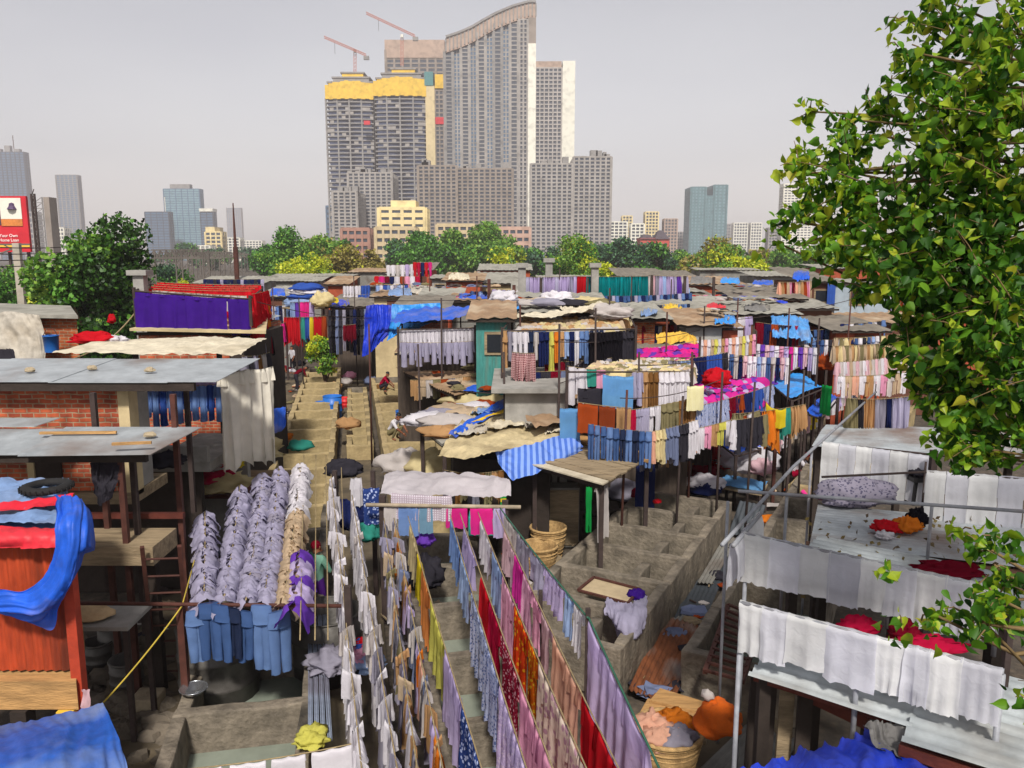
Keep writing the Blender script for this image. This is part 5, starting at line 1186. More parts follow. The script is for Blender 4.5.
# white squares on near line
pts = rope_pts(Q(150, 772, 8.0), Q(360, 742, 8.0), .05)
line('clothes_line', pts, .008, ROPE, 'near rope along the bottom edge carrying small white squares')
for i, (a, b) in enumerate(((0.02, .16), (.19, .34), (.38, .55), (.58, .74), (.77, .96))): hang('white_square', pts, a, b, .42, C('white'), f'small white square cloth, {ordw(i)} from the left on the bottom edge rope', 'cloth', 'white squares on the bottom edge rope', folds=1.5, amp=.02, seed=i + 70, back=.1)
for i, (px, py, a_, l_, lab) in enumerate(((112, 444, .1, .55, 'short stick lying on the lower zinc awning'), (40, 433, .05, 1.2, 'thin batten lying on the lower zinc awning at the picture edge'))): p = W(px, py, 4.4); tag(MB().beam(p, p + V(l_, a_, .0), .05, .04).build('batten', OCHW), lab, 'stick')
for i, (px, py, lab) in enumerate(((150, 372, 'stone weighing the upper zinc roof, right one'), (92, 370, 'stone weighing the upper zinc roof, middle one'), (30, 372, 'stone weighing the upper zinc roof, left one'), (150, 437, 'stone weighing the lower zinc awning'))): p = W(px, py, 5.13 if i < 3 else 4.36); tag(MB().blob(p, .09, .07, .06, i, .3, 10, 7).build('stone', STN), lab, 'stone')
# ================================================================== central lines of cloth
CB0, CB1 = Q(382, 520, 14.9), Q(505, 505, 14.6); CB0.z = 2.45; CB1.z = 2.5
t = thing('crossbar', 'long pole crossbar where the coloured cloth lines are tied', 'pole', CB0); MB().tube([CB0 - V(.3, 0, 0), CB1 + V(.3, 0, 0)], .04, 8).build('bar', mat('bleached pole', '#9b8d78', .8, .3, 5, .2), t, True)
for q in (CB0, CB1): MB().beam((q.x, q.y + .1, 0), (q.x, q.y + .1, 2.6), .12).build('post', DARKP, t)
def cl(far, near, zf, zn, sag, label, m=ROPE, r=.009, ext=2.2):
    a = W(*far, zf) if isinstance(far, tuple) else far; b = W(*near, zn); b = b + (b - a).normalized() * ext
    pts = rope_pts(a, b, sag, 60); line('clothes_line', pts, r, m, label); return pts
def s_at(pts, py):
    best, bs = 1e9, 0
    for i in range(601):
        q = at(pts, i / 600)
        e = abs(proj(q)[1] - py)
        if e < best: best, bs = e, i / 600
    return bs
def hangs(pts, lst, where):
    for i, (y0, y1, drop, m, word, nm, fo) in enumerate(lst):
        s0, s1 = s_at(pts, y0), s_at(pts, y1)
        hang(nm, pts, s0, s1, drop * 1.12, m, f'{word} {nm.replace("_", " ")} on {where}', nm.split('_')[-1], 'cloths hung along the central lines', folds=fo, amp=.06, nz=16, peg=.05, hem=.07, seed=hash((where, i)) % 97 if False else i * 7 + len(where), back=drop * .35)
L = cl((500, 508), (588, 618), 2.5, 2.75, .03, 'green cord from the crossbar to its prop, carrying pale pieces', NYLON, .014, 0)
hangs(L, [(514, 530, .5, C('off-white'), 'off white', 'towel', 3), (531, 547, .5, C('grey'), 'greyish', 'towel', 3), (549, 564, .45, C('grey lilac'), 'grey lilac', 'towel', 3), (566, 590, .42, C('lilac'), 'lilac', 'cloth', 4), (592, 600, .5, C('pale blue'), 'pale blue', 'cloth', 2), (603, 613, .55, C('white'), 'small white', 'cloth', 2)], 'the green cord near the wicker baskets')
L = cl((588, 616), (662, 768), 2.75, 2.35, .06, 'green cord from the prop to the bottom edge, carrying one big lilac sheet', NYLON, .014)
hangs(L, [(619, 744, 1.0, C('lavender'), 'big plain lavender', 'sheet', 6)], 'the green cord before the rusty sheets')
q = at(L, 0); post('thin dark prop holding the green cord beside the pale blue cloth', q.x, q.y, 0, q.z + .1, .06, DARKP, 'prop')
L = cl((496, 510), (622, 768), 2.5, 2.3, .10, 'rope second from the rusty sheets, carrying pinks then peach and red')
hangs(L, [(528, 552, .62, C('pale pink'), 'pale pink creased', 'towel', 3), (554, 570, .66, C('magenta'), 'bright magenta', 'cloth', 2), (572, 590, .7, P_PINKL, 'pink lined', 'towel', 3), (592, 608, .65, C('pink'), 'plain pink', 'towel', 2), (610, 628, .6, C('pale pink'), 'short pale pink', 'towel', 2), (634, 690, .78, C('peach'), 'long peach', 'sheet', 4), (694, 775, 1.0, C('red'), 'deep red', 'sheet', 4)], 'the rope second from the rusty sheets')
q = at(L, s_at(L, 600)); post('thin dark prop between the pink cloths', q.x + .05, q.y, 0, q.z + .15, .06, DARKP, 'prop')
L = cl((478, 512), (590, 768), 2.5, 2.3, .12, 'rope third from the rusty sheets, carrying the orange floral cloth')
hangs(L, [(520, 546, .55, C('white'), 'white', 'towel', 3), (550, 571, .72, C('pale blue'), 'pale blue', 'towel', 3), (575, 602, 1.0, P_PINKL, 'tall lined pink', 'sheet', 4), (604, 634, .95, P_FLORAL, 'orange and red floral', 'cloth', 4), (636, 657, .9, cloth_mat('yellow floral print', '#d86a1c', .3, 'floral', '#e8c030', 15), 'orange and yellow floral', 'cloth', 3), (660, 775, 1.12, P_BEIGE, 'long beige flowered', 'sheet', 6)], 'the rope third from the rusty sheets')
L = cl((460, 513), (556, 768), 2.48, 2.3, .12, 'rope fourth from the rusty sheets, carrying reds and a pink sheet')
hangs(L, [(524, 556, .55, C('lilac'), 'lilac', 'towel', 4), (576, 598, .95, C('red'), 'tall red', 'sheet', 4), (600, 626, .9, C('crimson'), 'crimson', 'sheet', 4), (632, 678, .95, P_DRED, 'dark red flowered', 'sheet', 5), (681, 775, 1.05, C('pink'), 'long pink', 'sheet', 6)], 'the rope fourth from the rusty sheets')
L = cl((450, 514), (529, 768), 2.48, 2.3, .12, 'rope fifth from the rusty sheets, carrying lilacs and a blue print')
hangs(L, [(518, 552, .55, C('light blue'), 'blue lilac', 'cloth', 4), (553, 582, .6, C('pale blue'), 'light blue', 'cloth', 4), (592, 680, .85, P_BLUEW, 'grey blue printed', 'sheet', 7), (683, 775, 1.0, P_LAVP, 'dotted lavender', 'sheet', 6)], 'the rope fifth from the rusty sheets')
L = cl((408, 516), (484, 768), 2.46, 2.3, .12, 'rope sixth from the rusty sheets, carrying cream, orange and lemon pieces')
hangs(L, [(524, 550, .6, C('cream'), 'cream', 'towel', 3), (553, 567, .6, C('yellow'), 'yellow', 'towel', 2), (569, 592, .85, cloth_mat('apricot cloth', '#dc8a4a'), 'apricot orange', 'towel', 4), (598, 642, .75, C('lemon'), 'lemon green', 'cloth', 3), (646, 700, .85, C('lilac'), 'grey lilac', 'cloth', 5), (704, 775, .85, P_NAVYP, 'navy printed', 'cloth', 5)], 'the rope sixth from the rusty sheets')
def shreds(far, near, zf, zn, cols, where, n, sc, sag=.1):
    pts = cl(far, near, zf, zn, sag, 'rope of ' + where); d = pts[-1] - pts[0]; rz = math.atan2(d.y, d.x); n //= 2; k2 = 22
    for i in range(k2):
        cn = cols[(i * 5 + i // 3) % len(cols)] if random.random() < .75 else cols[0]; u = i / k2
        hang('cloth', pts, u + random.uniform(0, .006), u + (.9 + random.uniform(0, .2)) / k2, random.uniform(.6, 1.05) * sc / .7, C(cn), f'{ordw(i)} crumpled cloth from far end, {cn}, {where}', 'cloth', 'crumpled cloths on the left central ropes', folds=random.uniform(1.5, 3), amp=.075, nz=9, seed=i * 3 + len(where), hem=.22, back=random.uniform(.2, .4), peg=.03)
    for i in range(n):
        cn = random.choice(cols); kd = 'shirt' if random.random() < .5 else 'towel'
        garment(kd, at(pts, (i + .5) / n) + V(0, 0, .015), rz + random.uniform(-.8, .8), C(cn), f'{ordw(i)} {kd} from far end, {cn}, {where}', 'small washing crowded on the left central ropes', sc * random.uniform(.6, .9), None, sc * random.uniform(.8, 1.3))
shreds((331, 474), (362, 768), 2.75, 2.2, ['white', 'white', 'off-white', 'white'], 'the first white rope by the long pens', 42, .74)
shreds((352, 495), (398, 768), 2.6, 2.2, ['white', 'white', 'off-white', 'white', 'grey'], 'the second white rope by the long pens', 38, .74)
shreds((384, 518), (418, 768), 2.5, 2.2, ['grey', 'beige', 'white', 'tan', 'grey lilac', 'khaki'], 'the first mixed rope beside the white ropes', 30, .62)
shreds((394, 518), (444, 768), 2.5, 2.2, ['grey', 'off-white', 'peach', 'orange', 'lilac', 'tan', 'blue grey'], 'the second mixed rope beside the white ropes', 30, .64)
# crossbar cloths
p0, p1 = CB0, CB1; pts = rope_pts(p0, p1, .0)
for i, (a, b, dr, m, wd) in enumerate(((.02, .12, .5, C('off-white'), 'off white'), (.14, .3, .6, C('light blue'), 'mid blue'), (.31, .42, .55, cloth_mat('dusty teal', '#7fa6bf'), 'dusty teal'), (.52, .7, .42, C('hot pink'), 'hot pink'), (.72, .9, .55, C('hot pink'), 'pink fuchsia'), (.91, 1., .6, C('lilac'), 'pale lilac'))):
    hang('towel', pts, a, b, dr, m, f'{wd} towel, {ordw(i)} from the left on the crossbar itself', 'towel', 'towels on the crossbar', folds=2.5, amp=.03, seed=i + 11)
up = V(0, .25, .35)
sheet('white_bedding', [[CB0 + V(-.05, .15, .1), CB0.lerp(CB1, .5) + V(0, .15, .12), CB1 + V(.1, .15, .12)], [CB0 + V(-.05, .7, .3), CB0.lerp(CB1, .5) + V(0, .6, .32), CB1 + V(.1, .5, .3)], [CB0 + V(-.05, 1.3, .25), CB0.lerp(CB1, .5) + V(0, 1.2, .28), CB1 + V(-.1, 1.0, .25)]], cloth_mat('worn bedding', '#cfc8cc'), 'white bedding laid in folds along the crossbar', 'bedding', amp=.07, fr=2.4, seed=3, fold=3)
hang('checked_cloth', rope_pts(W(388, 492, 2.7), W(455, 495, 2.7), .02), .05, .95, .5, P_WCHK, 'white checked cloth behind the crossbar bedding', 'cloth', folds=3, seed=3)
hang('white_cloth', rope_pts(W(396, 484, 2.75), W(418, 483, 2.75), .02), .05, .95, .55, C('white'), 'small white cloth pinned above the checked one', 'cloth', folds=2, seed=9)
hang('printed_cloth', rope_pts(W(362, 488, 2.7), W(380, 487, 2.7), .0), .05, .95, .75, P_NAVYP, 'navy printed cloth hanging alone left of the crossbar', 'cloth', folds=2, seed=5)
hang('white_cloth', rope_pts(W(350, 478, 2.75), W(362, 477, 2.75), .0), .05, .95, .6, C('white'), 'white cloth hanging alone left of the navy print', 'cloth', folds=2, seed=6)
for i, (px, py, cn, r, lab) in enumerate(((356, 528, 'navy', .38, 'navy cloth lump slung between the white ropes'), (368, 540, 'sea green', .22, 'green cloth lump beside the navy one'), (424, 545, 'violet', .18, 'violet cloth lump under the crossbar'), (425, 585, 'charcoal', .35, 'charcoal cloth lump on the pens under the cream towel'))):
    p = W(px, py, 1.6 if i < 3 else .9); tag(MB().blob(p, r, r, r, i + 90, .4).build('cloth_lump', C(cn), None, True), lab, 'cloth')
for (px, py, lab) in ((335, 480, 'dark pole at the far end of the first white rope'), (373, 480, 'dark pole at the far end of the second white rope'), (348, 600, 'dark prop under the white ropes')): p = W(px, py, 2.6); post(lab, p.x, p.y, 0, 2.8, .09, DARKP, 'pole')
for i, (px, py, rx, cn, lab) in enumerate(((406, 472, .75, 'off-white', 'grey white laundry sack on the middle pen row'), (437, 476, .8, 'cream', 'cream cloth heap on the short pen row'), (447, 480, .4, 'beige', 'beige cloth heap beside the cream one'), (344, 476, .4, 'charcoal', 'dark bundle tied on the ropes above the long pens'))):
    p = W(px, py, .85 if i < 3 else 2.3); tag(MB().blob(p, rx, rx * .7, rx * .6, i + 41, .3).build('laundry_sack', C(cn), None, True), lab, 'laundry')

# ================================================================== right terrace of zinc roofs
E = V(.80, -.60, 0); NN = V(.6, .8, 0)                                # along the rails / away from the viewer
def terr(px, py, z): return W(px, py, z)
Z = 2.9
o1 = W(752, 671, Z)                                                   # front left corner of the lower roof
t = thing('terrace_roof', 'lower pale corrugated zinc roof under the front white towels', 'roof', o1)
sheets = ((0, 1.55, -.12, 1.45, 0), (1.52, 3.2, -.42, 1.35, .02), (3.15, 5.4, -.5, 1.3, .035))
for (a, b, n0, n1, dz) in sheets:
    c = [o1 + E * a + NN * n0 + V(0, 0, dz), o1 + E * a + NN * n1 + V(0, 0, dz + .06), o1 + E * b + NN * n1 + V(0, 0, dz + .06), o1 + E * b + NN * n0 + V(0, 0, dz)]
    MB().corr(c[0], c[1], c[2], c[3], 10, .03, 0, 3, .03).build('zinc_sheet', TINW, t, True)
for (a, n0) in ((.1, .1), (1.6, -.3), (3.4, -.4), (.3, 1.3), (2.4, 1.25)): q = o1 + E * a + NN * n0; MB().beam((q.x, q.y, 0), (q.x, q.y, Z - .06), .12).build('post', BLACKW, t)
m = MB(); m.beam(o1 + E * 0 + NN * .1 - V(0, 0, .09), o1 + E * 1.5 + NN * .1 - V(0, 0, .09), .08, .1); m.beam(o1 + E * 1.5 - NN * .35 - V(0, 0, .1), o1 + E * 5.4 - NN * .4 - V(0, 0, .1), .08, .1); m.build('eaves_beam', mat('red brown timber', '#5a2a20'), t)
o2 = W(793, 572, Z + .05)
t = thing('terrace_roof', 'middle pale zinc roof scattered with leaves behind the front towels', 'roof', o2)
for (a, b, n0, n1, dz) in ((-.1, 2.0, -.1, 1.55, 0), (1.95, 5.0, -.15, 1.45, .025)):
    c = [o2 + E * a + NN * n0 + V(0, 0, dz), o2 + E * a + NN * n1 + V(0, 0, dz + .05), o2 + E * b + NN * n1 + V(0, 0, dz + .05), o2 + E * b + NN * n0 + V(0, 0, dz)]
    MB().corr(c[0], c[1], c[2], c[3], 10, .03, 0, 3, .03).build('zinc_sheet', TINW, t, True)
for (a, n0) in ((0, .0), (2.4, 0), (4.6, 0), (0, 1.5), (3, 1.4)): q = o2 + E * a + NN * n0; MB().beam((q.x, q.y, 0), (q.x, q.y, Z - .06), .12).build('post', BLACKW, t)
o3 = W(812, 532, Z)
t = thing('terrace_roof', 'rear dull zinc roof with a dark brown strip painted for its gap', 'roof', o3)
c = [W(810, 543, Z), W(818, 503, Z), W(1080, 530, Z), W(1080, 575, Z)]
MB().corr(*c, 16, .015, 0, 4, .04).build('zinc_sheet', TIN, t, True)
c = [W(806, 552, Z - .05), W(806, 541, Z - .04), W(1080, 574, Z - .04), W(1080, 590, Z - .05)]
MB().slab(c, .05).build('gap_shade_strip', mat('brown gap shade', '#5b3f30', .85, .3, 4, .3), t)  # dark strip painted for the shaded gap between the roofs
for (px, py) in ((820, 520), (900, 530), (1000, 545)): q = W(px, py, Z); MB().beam((q.x, q.y, 0), (q.x, q.y, Z - .08), .12).build('post', BLACKW, t)
o4 = W(815, 440, Z)
t = thing('terrace_roof', 'farthest blue grey zinc roof behind the hanging white sheets', 'roof', o4)
MB().corr(W(812, 446, Z + .3), W(826, 424, Z + .3), W(1100, 432, Z + .3), W(1100, 460, Z + .3), 14, .02, 0, 4, .05).build('zinc_sheet', TIN, t, True)
for (px, py) in ((818, 442), (900, 445), (1010, 450)): q = W(px, py, Z + .3); MB().beam((q.x, q.y, 0), (q.x, q.y, Z + .24), .12).build('post', BLACKW, t)
# pipes
def pipe(label, pts, r=.035, m=PIPE, posts=()):
    t = thing('pipe_rail', label, 'rail', pts[0]); MB().tube(pts, r, 8).build('pipe', m, t, True)
    for q, z0 in posts: MB().tube([V(q.x, q.y, z0), V(q.x, q.y, q.z - r * .8)], r * .9, 8).build('post', m, t, True)
    return t
H = 3.8
a, b = W(738, 491, H), W(1060, 514, H)
pipe('long grey pipe rail crossing above the rear zinc roof', [a, b], .026, PIPE, ((W(787, 494, H), Z - 1), (W(932, 505, H), Z)))
a, b = W(690, 560, H), W(876, 392, H)
pipe('grey pipe rail running away from the towel corner to the far pens', [W(722, 545, H - .05), a.lerp(b, .36), b], .026, PIPE, ((W(812, 447, H), 0), (W(728, 500, H), 0)))
RA0, RA1 = W(740, 603, 3.62), W(1004, 672, 3.62)
pipe('front rail of the terrace hidden under white towels', [RA0, RA1], .03, PIPE, ((RA0 + E * .02, 0), (RA0.lerp(RA1, .5), Z - .6), (RA1 - E * .01, 0)))
RB0, RB1 = W(743, 534, 3.66), W(1000, 590, 3.66)
pipe('second rail of the terrace hidden under white towels', [RB0, RB1], .03, PIPE, ((RB0.lerp(RB1, .02), 0), (RB0.lerp(RB1, .62), Z), (RB1, Z)))
RC0, RC1 = W(761, 513, 3.66), W(733, 546, 3.66)
pipe('short end rail of the terrace with two narrow towels', [RC0, RC1], .03, PIPE)
def towels(p0, p1, ws, drop, where, nm='towel', seed=0, folds=4, cols=None, back=None):
    pts = rope_pts(p0 + V(0, 0, .04), p1 + V(0, 0, .04), 0, 80); n = len(ws)
    for i, (a, b) in enumerate(ws):
        cn = (cols or ['white', 'off-white', 'white', 'grey white'])[i % (len(cols) if cols else 4)]
        m = {'white': cloth_mat('bright white towel', '#e8e8ee'), 'grey white': cloth_mat('grey white cloth', '#d6d6de'), 'off-white': cloth_mat('worn white towel', '#dfdfe6')}.get(cn) or C(cn)
        dr = drop * random.uniform(.93, 1.06)
        hang(nm, pts, a, b, dr, m, f'long {cn} {nm}, {ordw(i)} from the left along {where}', nm, 'white towels along the terrace rails', folds=folds * .6, amp=.028, hem=.03, peg=.008, rr=.045, nz=16, seed=seed + i, back=back or dr * .8)
towels(RA0, RA1, ((.003, .108), (.1, .222), (.215, .378), (.368, .57), (.565, .675), (.668, .762), (.755, .868), (.86, .995)), .56, 'the front terrace rail', seed=20)
towels(RB0, RB1, ((.005, .138), (.13, .262), (.255, .388), (.38, .515), (.51, .618), (.61, .722), (.715, .828), (.82, .91), (.9, .995)), .64, 'the second terrace rail', seed=40)
towels(RC0, RC1, ((.02, .4), (.5, .98)), .62, 'the short end rail', seed=60, folds=3)
B0, B1 = W(822, 443, 3.75), W(932, 458, 3.75)
pipe('thin rail behind the terrace holding white sheets', [B0, W(1040, 466, 3.75)], .02, DARKP, ((W(926, 461, 3.75), Z - .2),))
towels(B0, B1, ((.01, .17), (.175, .33), (.335, .48), (.485, .64), (.645, .8), (.805, .99)), .92, 'the thin rear rail', 'sheet', 80, 2, back=.3)
D0, D1 = W(925, 472, 3.7), W(1060, 482, 3.7)
pipe('thin rail at the far right of the terrace holding white sheets', [W(822, 477, 3.72), D0, D1], .02, DARKP)
towels(D0, D1, ((.01, .16), (.165, .33), (.335, .55), (.555, .75), (.76, .98)), 1.0, 'the rail below the leafy branches', 'sheet', 95, 3, back=.4)
p = W(929, 510, Z); post('dark steel post between the two white sheet rails', p.x, p.y, 0, 3.95, .1, DARKP)
p = W(1003, 690, 2.9); post('tall dark steel post at the right end of the front towels', p.x, p.y, 0, 3.8, .06, DARKP)
# things on the roofs
for i, (px, py, z, rx, ry, rz, cn, lab) in enumerate(((945, 575, Z + .1, .42, .2, .1, 'maroon', 'maroon cloth heap on the middle roof, beside the grey post'), (858, 632, Z + .1, .2, .15, .1, 'crimson', 'crimson cloth heap behind the front towels, before the rail middle'), (925, 650, Z + .1, .34, .17, .09, 'crimson', 'long crimson cloth heap behind the front towels, toward the dark post'), (905, 640, Z + .12, .16, .13, .13, 'maroon', 'small maroon cloth peak over the long crimson heap'),
                                                        (886, 531, Z + .05, .2, .17, .1, 'red', 'red cloth at the end of the mixed heap on the rear roof'), (907, 531, Z + .05, .18, .16, .14, 'orange', 'orange and red cloth in the mixed heap on the rear roof'), (917, 526, Z + .08, .15, .14, .17, 'black', 'black cloth in the mixed heap on the rear roof'), (884, 538, Z + .04, .11, .1, .07, 'white', 'white cloth in front of the mixed heap on the rear roof'))):
    p = W(px, py, z); tag(MB().blob(p, rx, ry, rz, i + 12, .55, 34, 18, 2.6).build('cloth_heap', C(cn), None, True), lab, 'cloth')
p = W(855, 504, Z); tag(MB().blob(p, .6, .35, .3, 8, .3).build('cloth_bundle', P_GREYP, None, True), 'grey patterned cloth bundle under the hanging white sheets', 'bundle')
t = thing('stool', 'black stool with a brown cushion on the rear roof', 'stool', W(917, 503, Z)); p = W(917, 503, Z)
MB().box(p.x - .18, p.x + .18, p.y - .18, p.y + .18, Z + .42, Z + .5).build('seat', mat('black enamel', '#1b1a1c', .4, .1, 4, 0), t)
for dx in (-.14, .14):
    for dy in (-.14, .14): MB().beam((p.x + dx, p.y + dy, Z), (p.x + dx * .7, p.y + dy * .7, Z + .42), .05).build('leg', mat('black enamel', '#1b1a1c'), t)
tag(MB().blob((p.x, p.y, Z + .5), .2, .18, .1, 4, .3).build('cloth_lump', C('charcoal'), None, True), 'charcoal cloth piled on the black stool', 'cloth')
for i, (px, py) in enumerate(((870, 560), (900, 556), (985, 590), (846, 600))): pass
rr = random.Random(3); cs = []
for i in range(160):
    px, py = rr.uniform(800, 1020), rr.uniform(515, 600); q = W(px, py, Z + .1); cs.append((q.x, q.y, q.z))
lr = thing('fallen_leaves', 'dead leaves scattered over the zinc roofs', 'leaves', (0, 0, 0))
foliage('leaf', np.array(cs), np.full(len(cs), .09), [leaf_mat('dead leaves', ['#5b4a30', '#7a6a3a', '#4a3a28'], .1)], np.zeros(len(cs)), lr, 'quad', 0, 9)['kind'] = 'stuff'
lr['kind'] = 'stuff'
# dark clutter below the terrace and blue tarp
for i, (px, py, l, lab) in enumerate(((760, 690, 1.6, 'dark plank leaning below the lower zinc roof, first from the orange bundle'), (772, 700, 1.5, 'dark plank leaning below the lower zinc roof, second from the orange bundle'), (790, 705, 1.4, 'grey plank leaning below the lower zinc roof, third from the orange bundle'), (808, 715, 1.3, 'dark plank leaning below the lower zinc roof, fourth from the orange bundle'))):
    q = W(px, py, 2.3); tag(MB().beam((q.x - .2, q.y - .35, .05), (q.x, q.y + .1, 2.5), .16, .04).build('plank', BLACKW if i != 2 else WOOD), lab, 'plank')
t = thing('timber_beam', 'red brown beam end jutting under the lower zinc roof', 'beam', W(840, 715, 2.3)); q0, q1 = W(800, 690, 2.4), W(868, 722, 2.35); MB().beam(q0, q1, .1, .14).build('beam', mat('red brown timber', '#5a2a20'), t)
MB().beam(q1 - V(0, 0, .08), V(q1.x, q1.y, 0), .1).build('post', BLACKW, t)
tag(MB().corr(W(700, 768, .1) , W(760, 800, .1), W(800, 740, .1), W(745, 725, .1), 8, .02, 0, 3).build('corrugated_sheet', TIND, None, True), 'dull sheet on the ground below the terrace planks', 'metal sheet')
sheet('tarpaulin', [[Q(742, 778, 6.3), Q(800, 758, 6.7), Q(850, 742, 7.0), Q(872, 730, 7.1)], [Q(740, 800, 5.9), Q(810, 775, 6.3), Q(868, 756, 6.6), Q(905, 752, 6.8)], [Q(740, 830, 5.6), Q(820, 810, 5.9), Q(880, 790, 6.1), Q(960, 780, 6.3)]], BTARP2, 'crumpled deep blue tarpaulin in the bottom edge below the white towels', 'tarpaulin', nu=70, nv=50, amp=.085, fr=1.5, seed=3, fine=.008, fold=7)
sheet('tarpaulin', [[Q(862, 728, 7.0), Q(900, 732, 6.95), Q(950, 738, 6.8)], [Q(866, 744, 6.8), Q(910, 752, 6.7), Q(955, 752, 6.55)], [Q(880, 758, 6.6), Q(925, 768, 6.5), Q(965, 772, 6.4)]], STARP, 'smoky grey tarpaulin lying beside the deep blue one', 'tarpaulin', amp=.09, fr=2.4, seed=6)
m = MB(); rr = random.Random(8)
for i in range(260):
    q = W(rr.uniform(925, 1060), rr.uniform(738, 800), 2.0); s = rr.uniform(.03, .13); m.blob(q + V(0, 0, rr.uniform(-.1, .12)), s * 1.2, s, s * .8, i, .5, 7, 5)
stuff(m.build('rubble', mat('brown rubble', '#6b5745', .95, .4, 4, .6, '#9a8c78', .5)), 'brown earth and stones on the ledge in the bottom corner', 'rubble')
struct(MB().hexa([(3.4, 5), (6.4, 4.6), (6.6, 6.6), (3.75, 6.95)], 0, 1.98).build('ledge_wall', mat('brown rubble', '#6b5745')))
# ================================================================== huts and washing in the middle distance
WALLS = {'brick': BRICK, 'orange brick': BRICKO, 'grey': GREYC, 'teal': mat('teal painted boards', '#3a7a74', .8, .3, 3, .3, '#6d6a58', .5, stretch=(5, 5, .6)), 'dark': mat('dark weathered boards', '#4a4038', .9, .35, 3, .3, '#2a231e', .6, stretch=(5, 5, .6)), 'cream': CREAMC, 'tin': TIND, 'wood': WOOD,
         'brown': mat('dark brown boards', '#5c3a2c', .85, .3, 3, .3), 'zinc': mat('blue grey cladding', '#8a96a0', .6, .15, 3, .1, '#6a6a6a', .4), 'rust': mat('rust red wall', '#94452c', .85, .25, 3, .3)}
TROOF = mat('brown tin roof', '#8c7258', .75, .3, 2.5, .3, '#c0b29a', .6); GROOF = mat('grey asbestos roof', '#8d8a80', .85, .3, 2, .3, '#4c4840', .6); DROOF = mat('dark patched roof', '#6d665c', .8, .35, 2, .4, '#8d8476', .6)
def hut(label, px0, px1, d, pyt, dep=3., wall='brick', roof=GROOF, z0=0., over=.3, slope=.12, door=None, window=None, yaw=0., cat='hut', name='hut', walls_from=None):
    a = Q(px0, pyt, d); b = Q(px1, pyt, d); zt = a.z; wd = b.x - a.x; c = V((a.x + b.x) / 2, d, z0)
    t = thing(name, label, cat, c); R = Matrix.Rotation(yaw, 3, 'Z')
    def L(x, y, z): q = R @ V(x, y, 0); return V(c.x + q.x, c.y + q.y, z)
    poly = [tuple(L(x, y, 0)[:2]) for x, y in ((-wd / 2, 0), (wd / 2, 0), (wd / 2, dep), (-wd / 2, dep))]
    zw = zt - .06
    MB().hexa(poly, z0, zw - .02).build('wall', WALLS[wall], t)
    o = over; n = max(4, int(wd / .35))
    MB().corr(L(-wd / 2 - o, -o, zt), L(wd / 2 + o, -o, zt), L(wd / 2 + o, dep + o, zt + slope * dep), L(-wd / 2 - o, dep + o, zt + slope * dep), n, .025, 0, 4, .06).build('roof', roof, t, True)
    m = MB(); m.beam(L(-wd / 2 - o * .8, -o * .7, zt - .07), L(wd / 2 + o * .8, -o * .7, zt - .07), .07, .08); m.build('eaves_beam', BLACKW, t)
    if door is not None:
        x = -wd / 2 + door * wd; h = min(zw - z0 - .2, 1.85); zb = zw - h - .15
        dd = MB().slab([L(x - .38, -.04, zb + h), L(x + .38, -.04, zb + h), L(x + .38, -.005, zb + h), L(x - .38, -.005, zb + h)], h).build('door', WALLS['brown'], t)
        MB().slab([L(x + .24, -.08, zb + h * .5), L(x + .3, -.08, zb + h * .5), L(x + .3, -.045, zb + h * .5), L(x + .24, -.045, zb + h * .5)], .1).build('handle', RUST, dd)
    if window is not None:
        x = -wd / 2 + window * wd; zb = zw - .95
        f = MB().slab([L(x - .42, -.05, zb + .6), L(x + .42, -.05, zb + .6), L(x + .42, -.005, zb + .6), L(x - .42, -.005, zb + .6)], .7).build('window', WALLS['wood'], t)
        MB().slab([L(x - .34, -.07, zb + .52), L(x + .34, -.07, zb + .52), L(x + .34, -.052, zb + .52), L(x - .34, -.052, zb + .52)], .54).build('pane', mat('dark pane', '#20242a', .2, .1, 3, 0), f)
    return t
def openshed(label, c, zs, roof, th=.05, posts=True, pm=DARKP, corr=None, name='shed'):
    """flat roof on posts from four pixel corners at given heights"""
    q = [W(*c[i], zs[i]) for i in range(4)]; t = thing(name, label, 'shed', (q[0].x, q[0].y, 0))
    if corr: MB().corr(q[0], q[1], q[2], q[3], corr, .022, 0, 4, .06).build('roof', roof, t, True)
    else: MB().slab(q, th).build('roof', roof, t)
    cen = sum(q, Vector()) / 4
    for p in q:
        k = p.lerp(cen, .08); MB().beam((k.x, k.y, 0), (k.x, k.y, p.z - th - .02), .1).build('post', pm, t)
    m = MB(); m.beam(q[0].lerp(cen, .06) - V(0, 0, th + .06), q[1].lerp(cen, .06) - V(0, 0, th + .06), .08); m.beam(q[3].lerp(cen, .06) - V(0, 0, th + .06), q[2].lerp(cen, .06) - V(0, 0, th + .06), .08); m.build('roof_beam', pm, t)
    return t
def rack(label, pts4, h0, m=DARKP):
    t = thing('drying_rack', label, 'rack', pts4[0])
    for q in pts4: MB().beam((q.x, q.y, h0), (q.x, q.y, q.z + .1), .07).build('post', m, t)
    f = MB()
    for i in range(len(pts4)): f.tube([pts4[i], pts4[(i + 1) % len(pts4)]], .025, 6)
    f.build('top_frame', m, t); return t
I = lambda kd, cn, n=1, sc=1., m=None: [(kd, cn, m or C(cn), sc)] * n
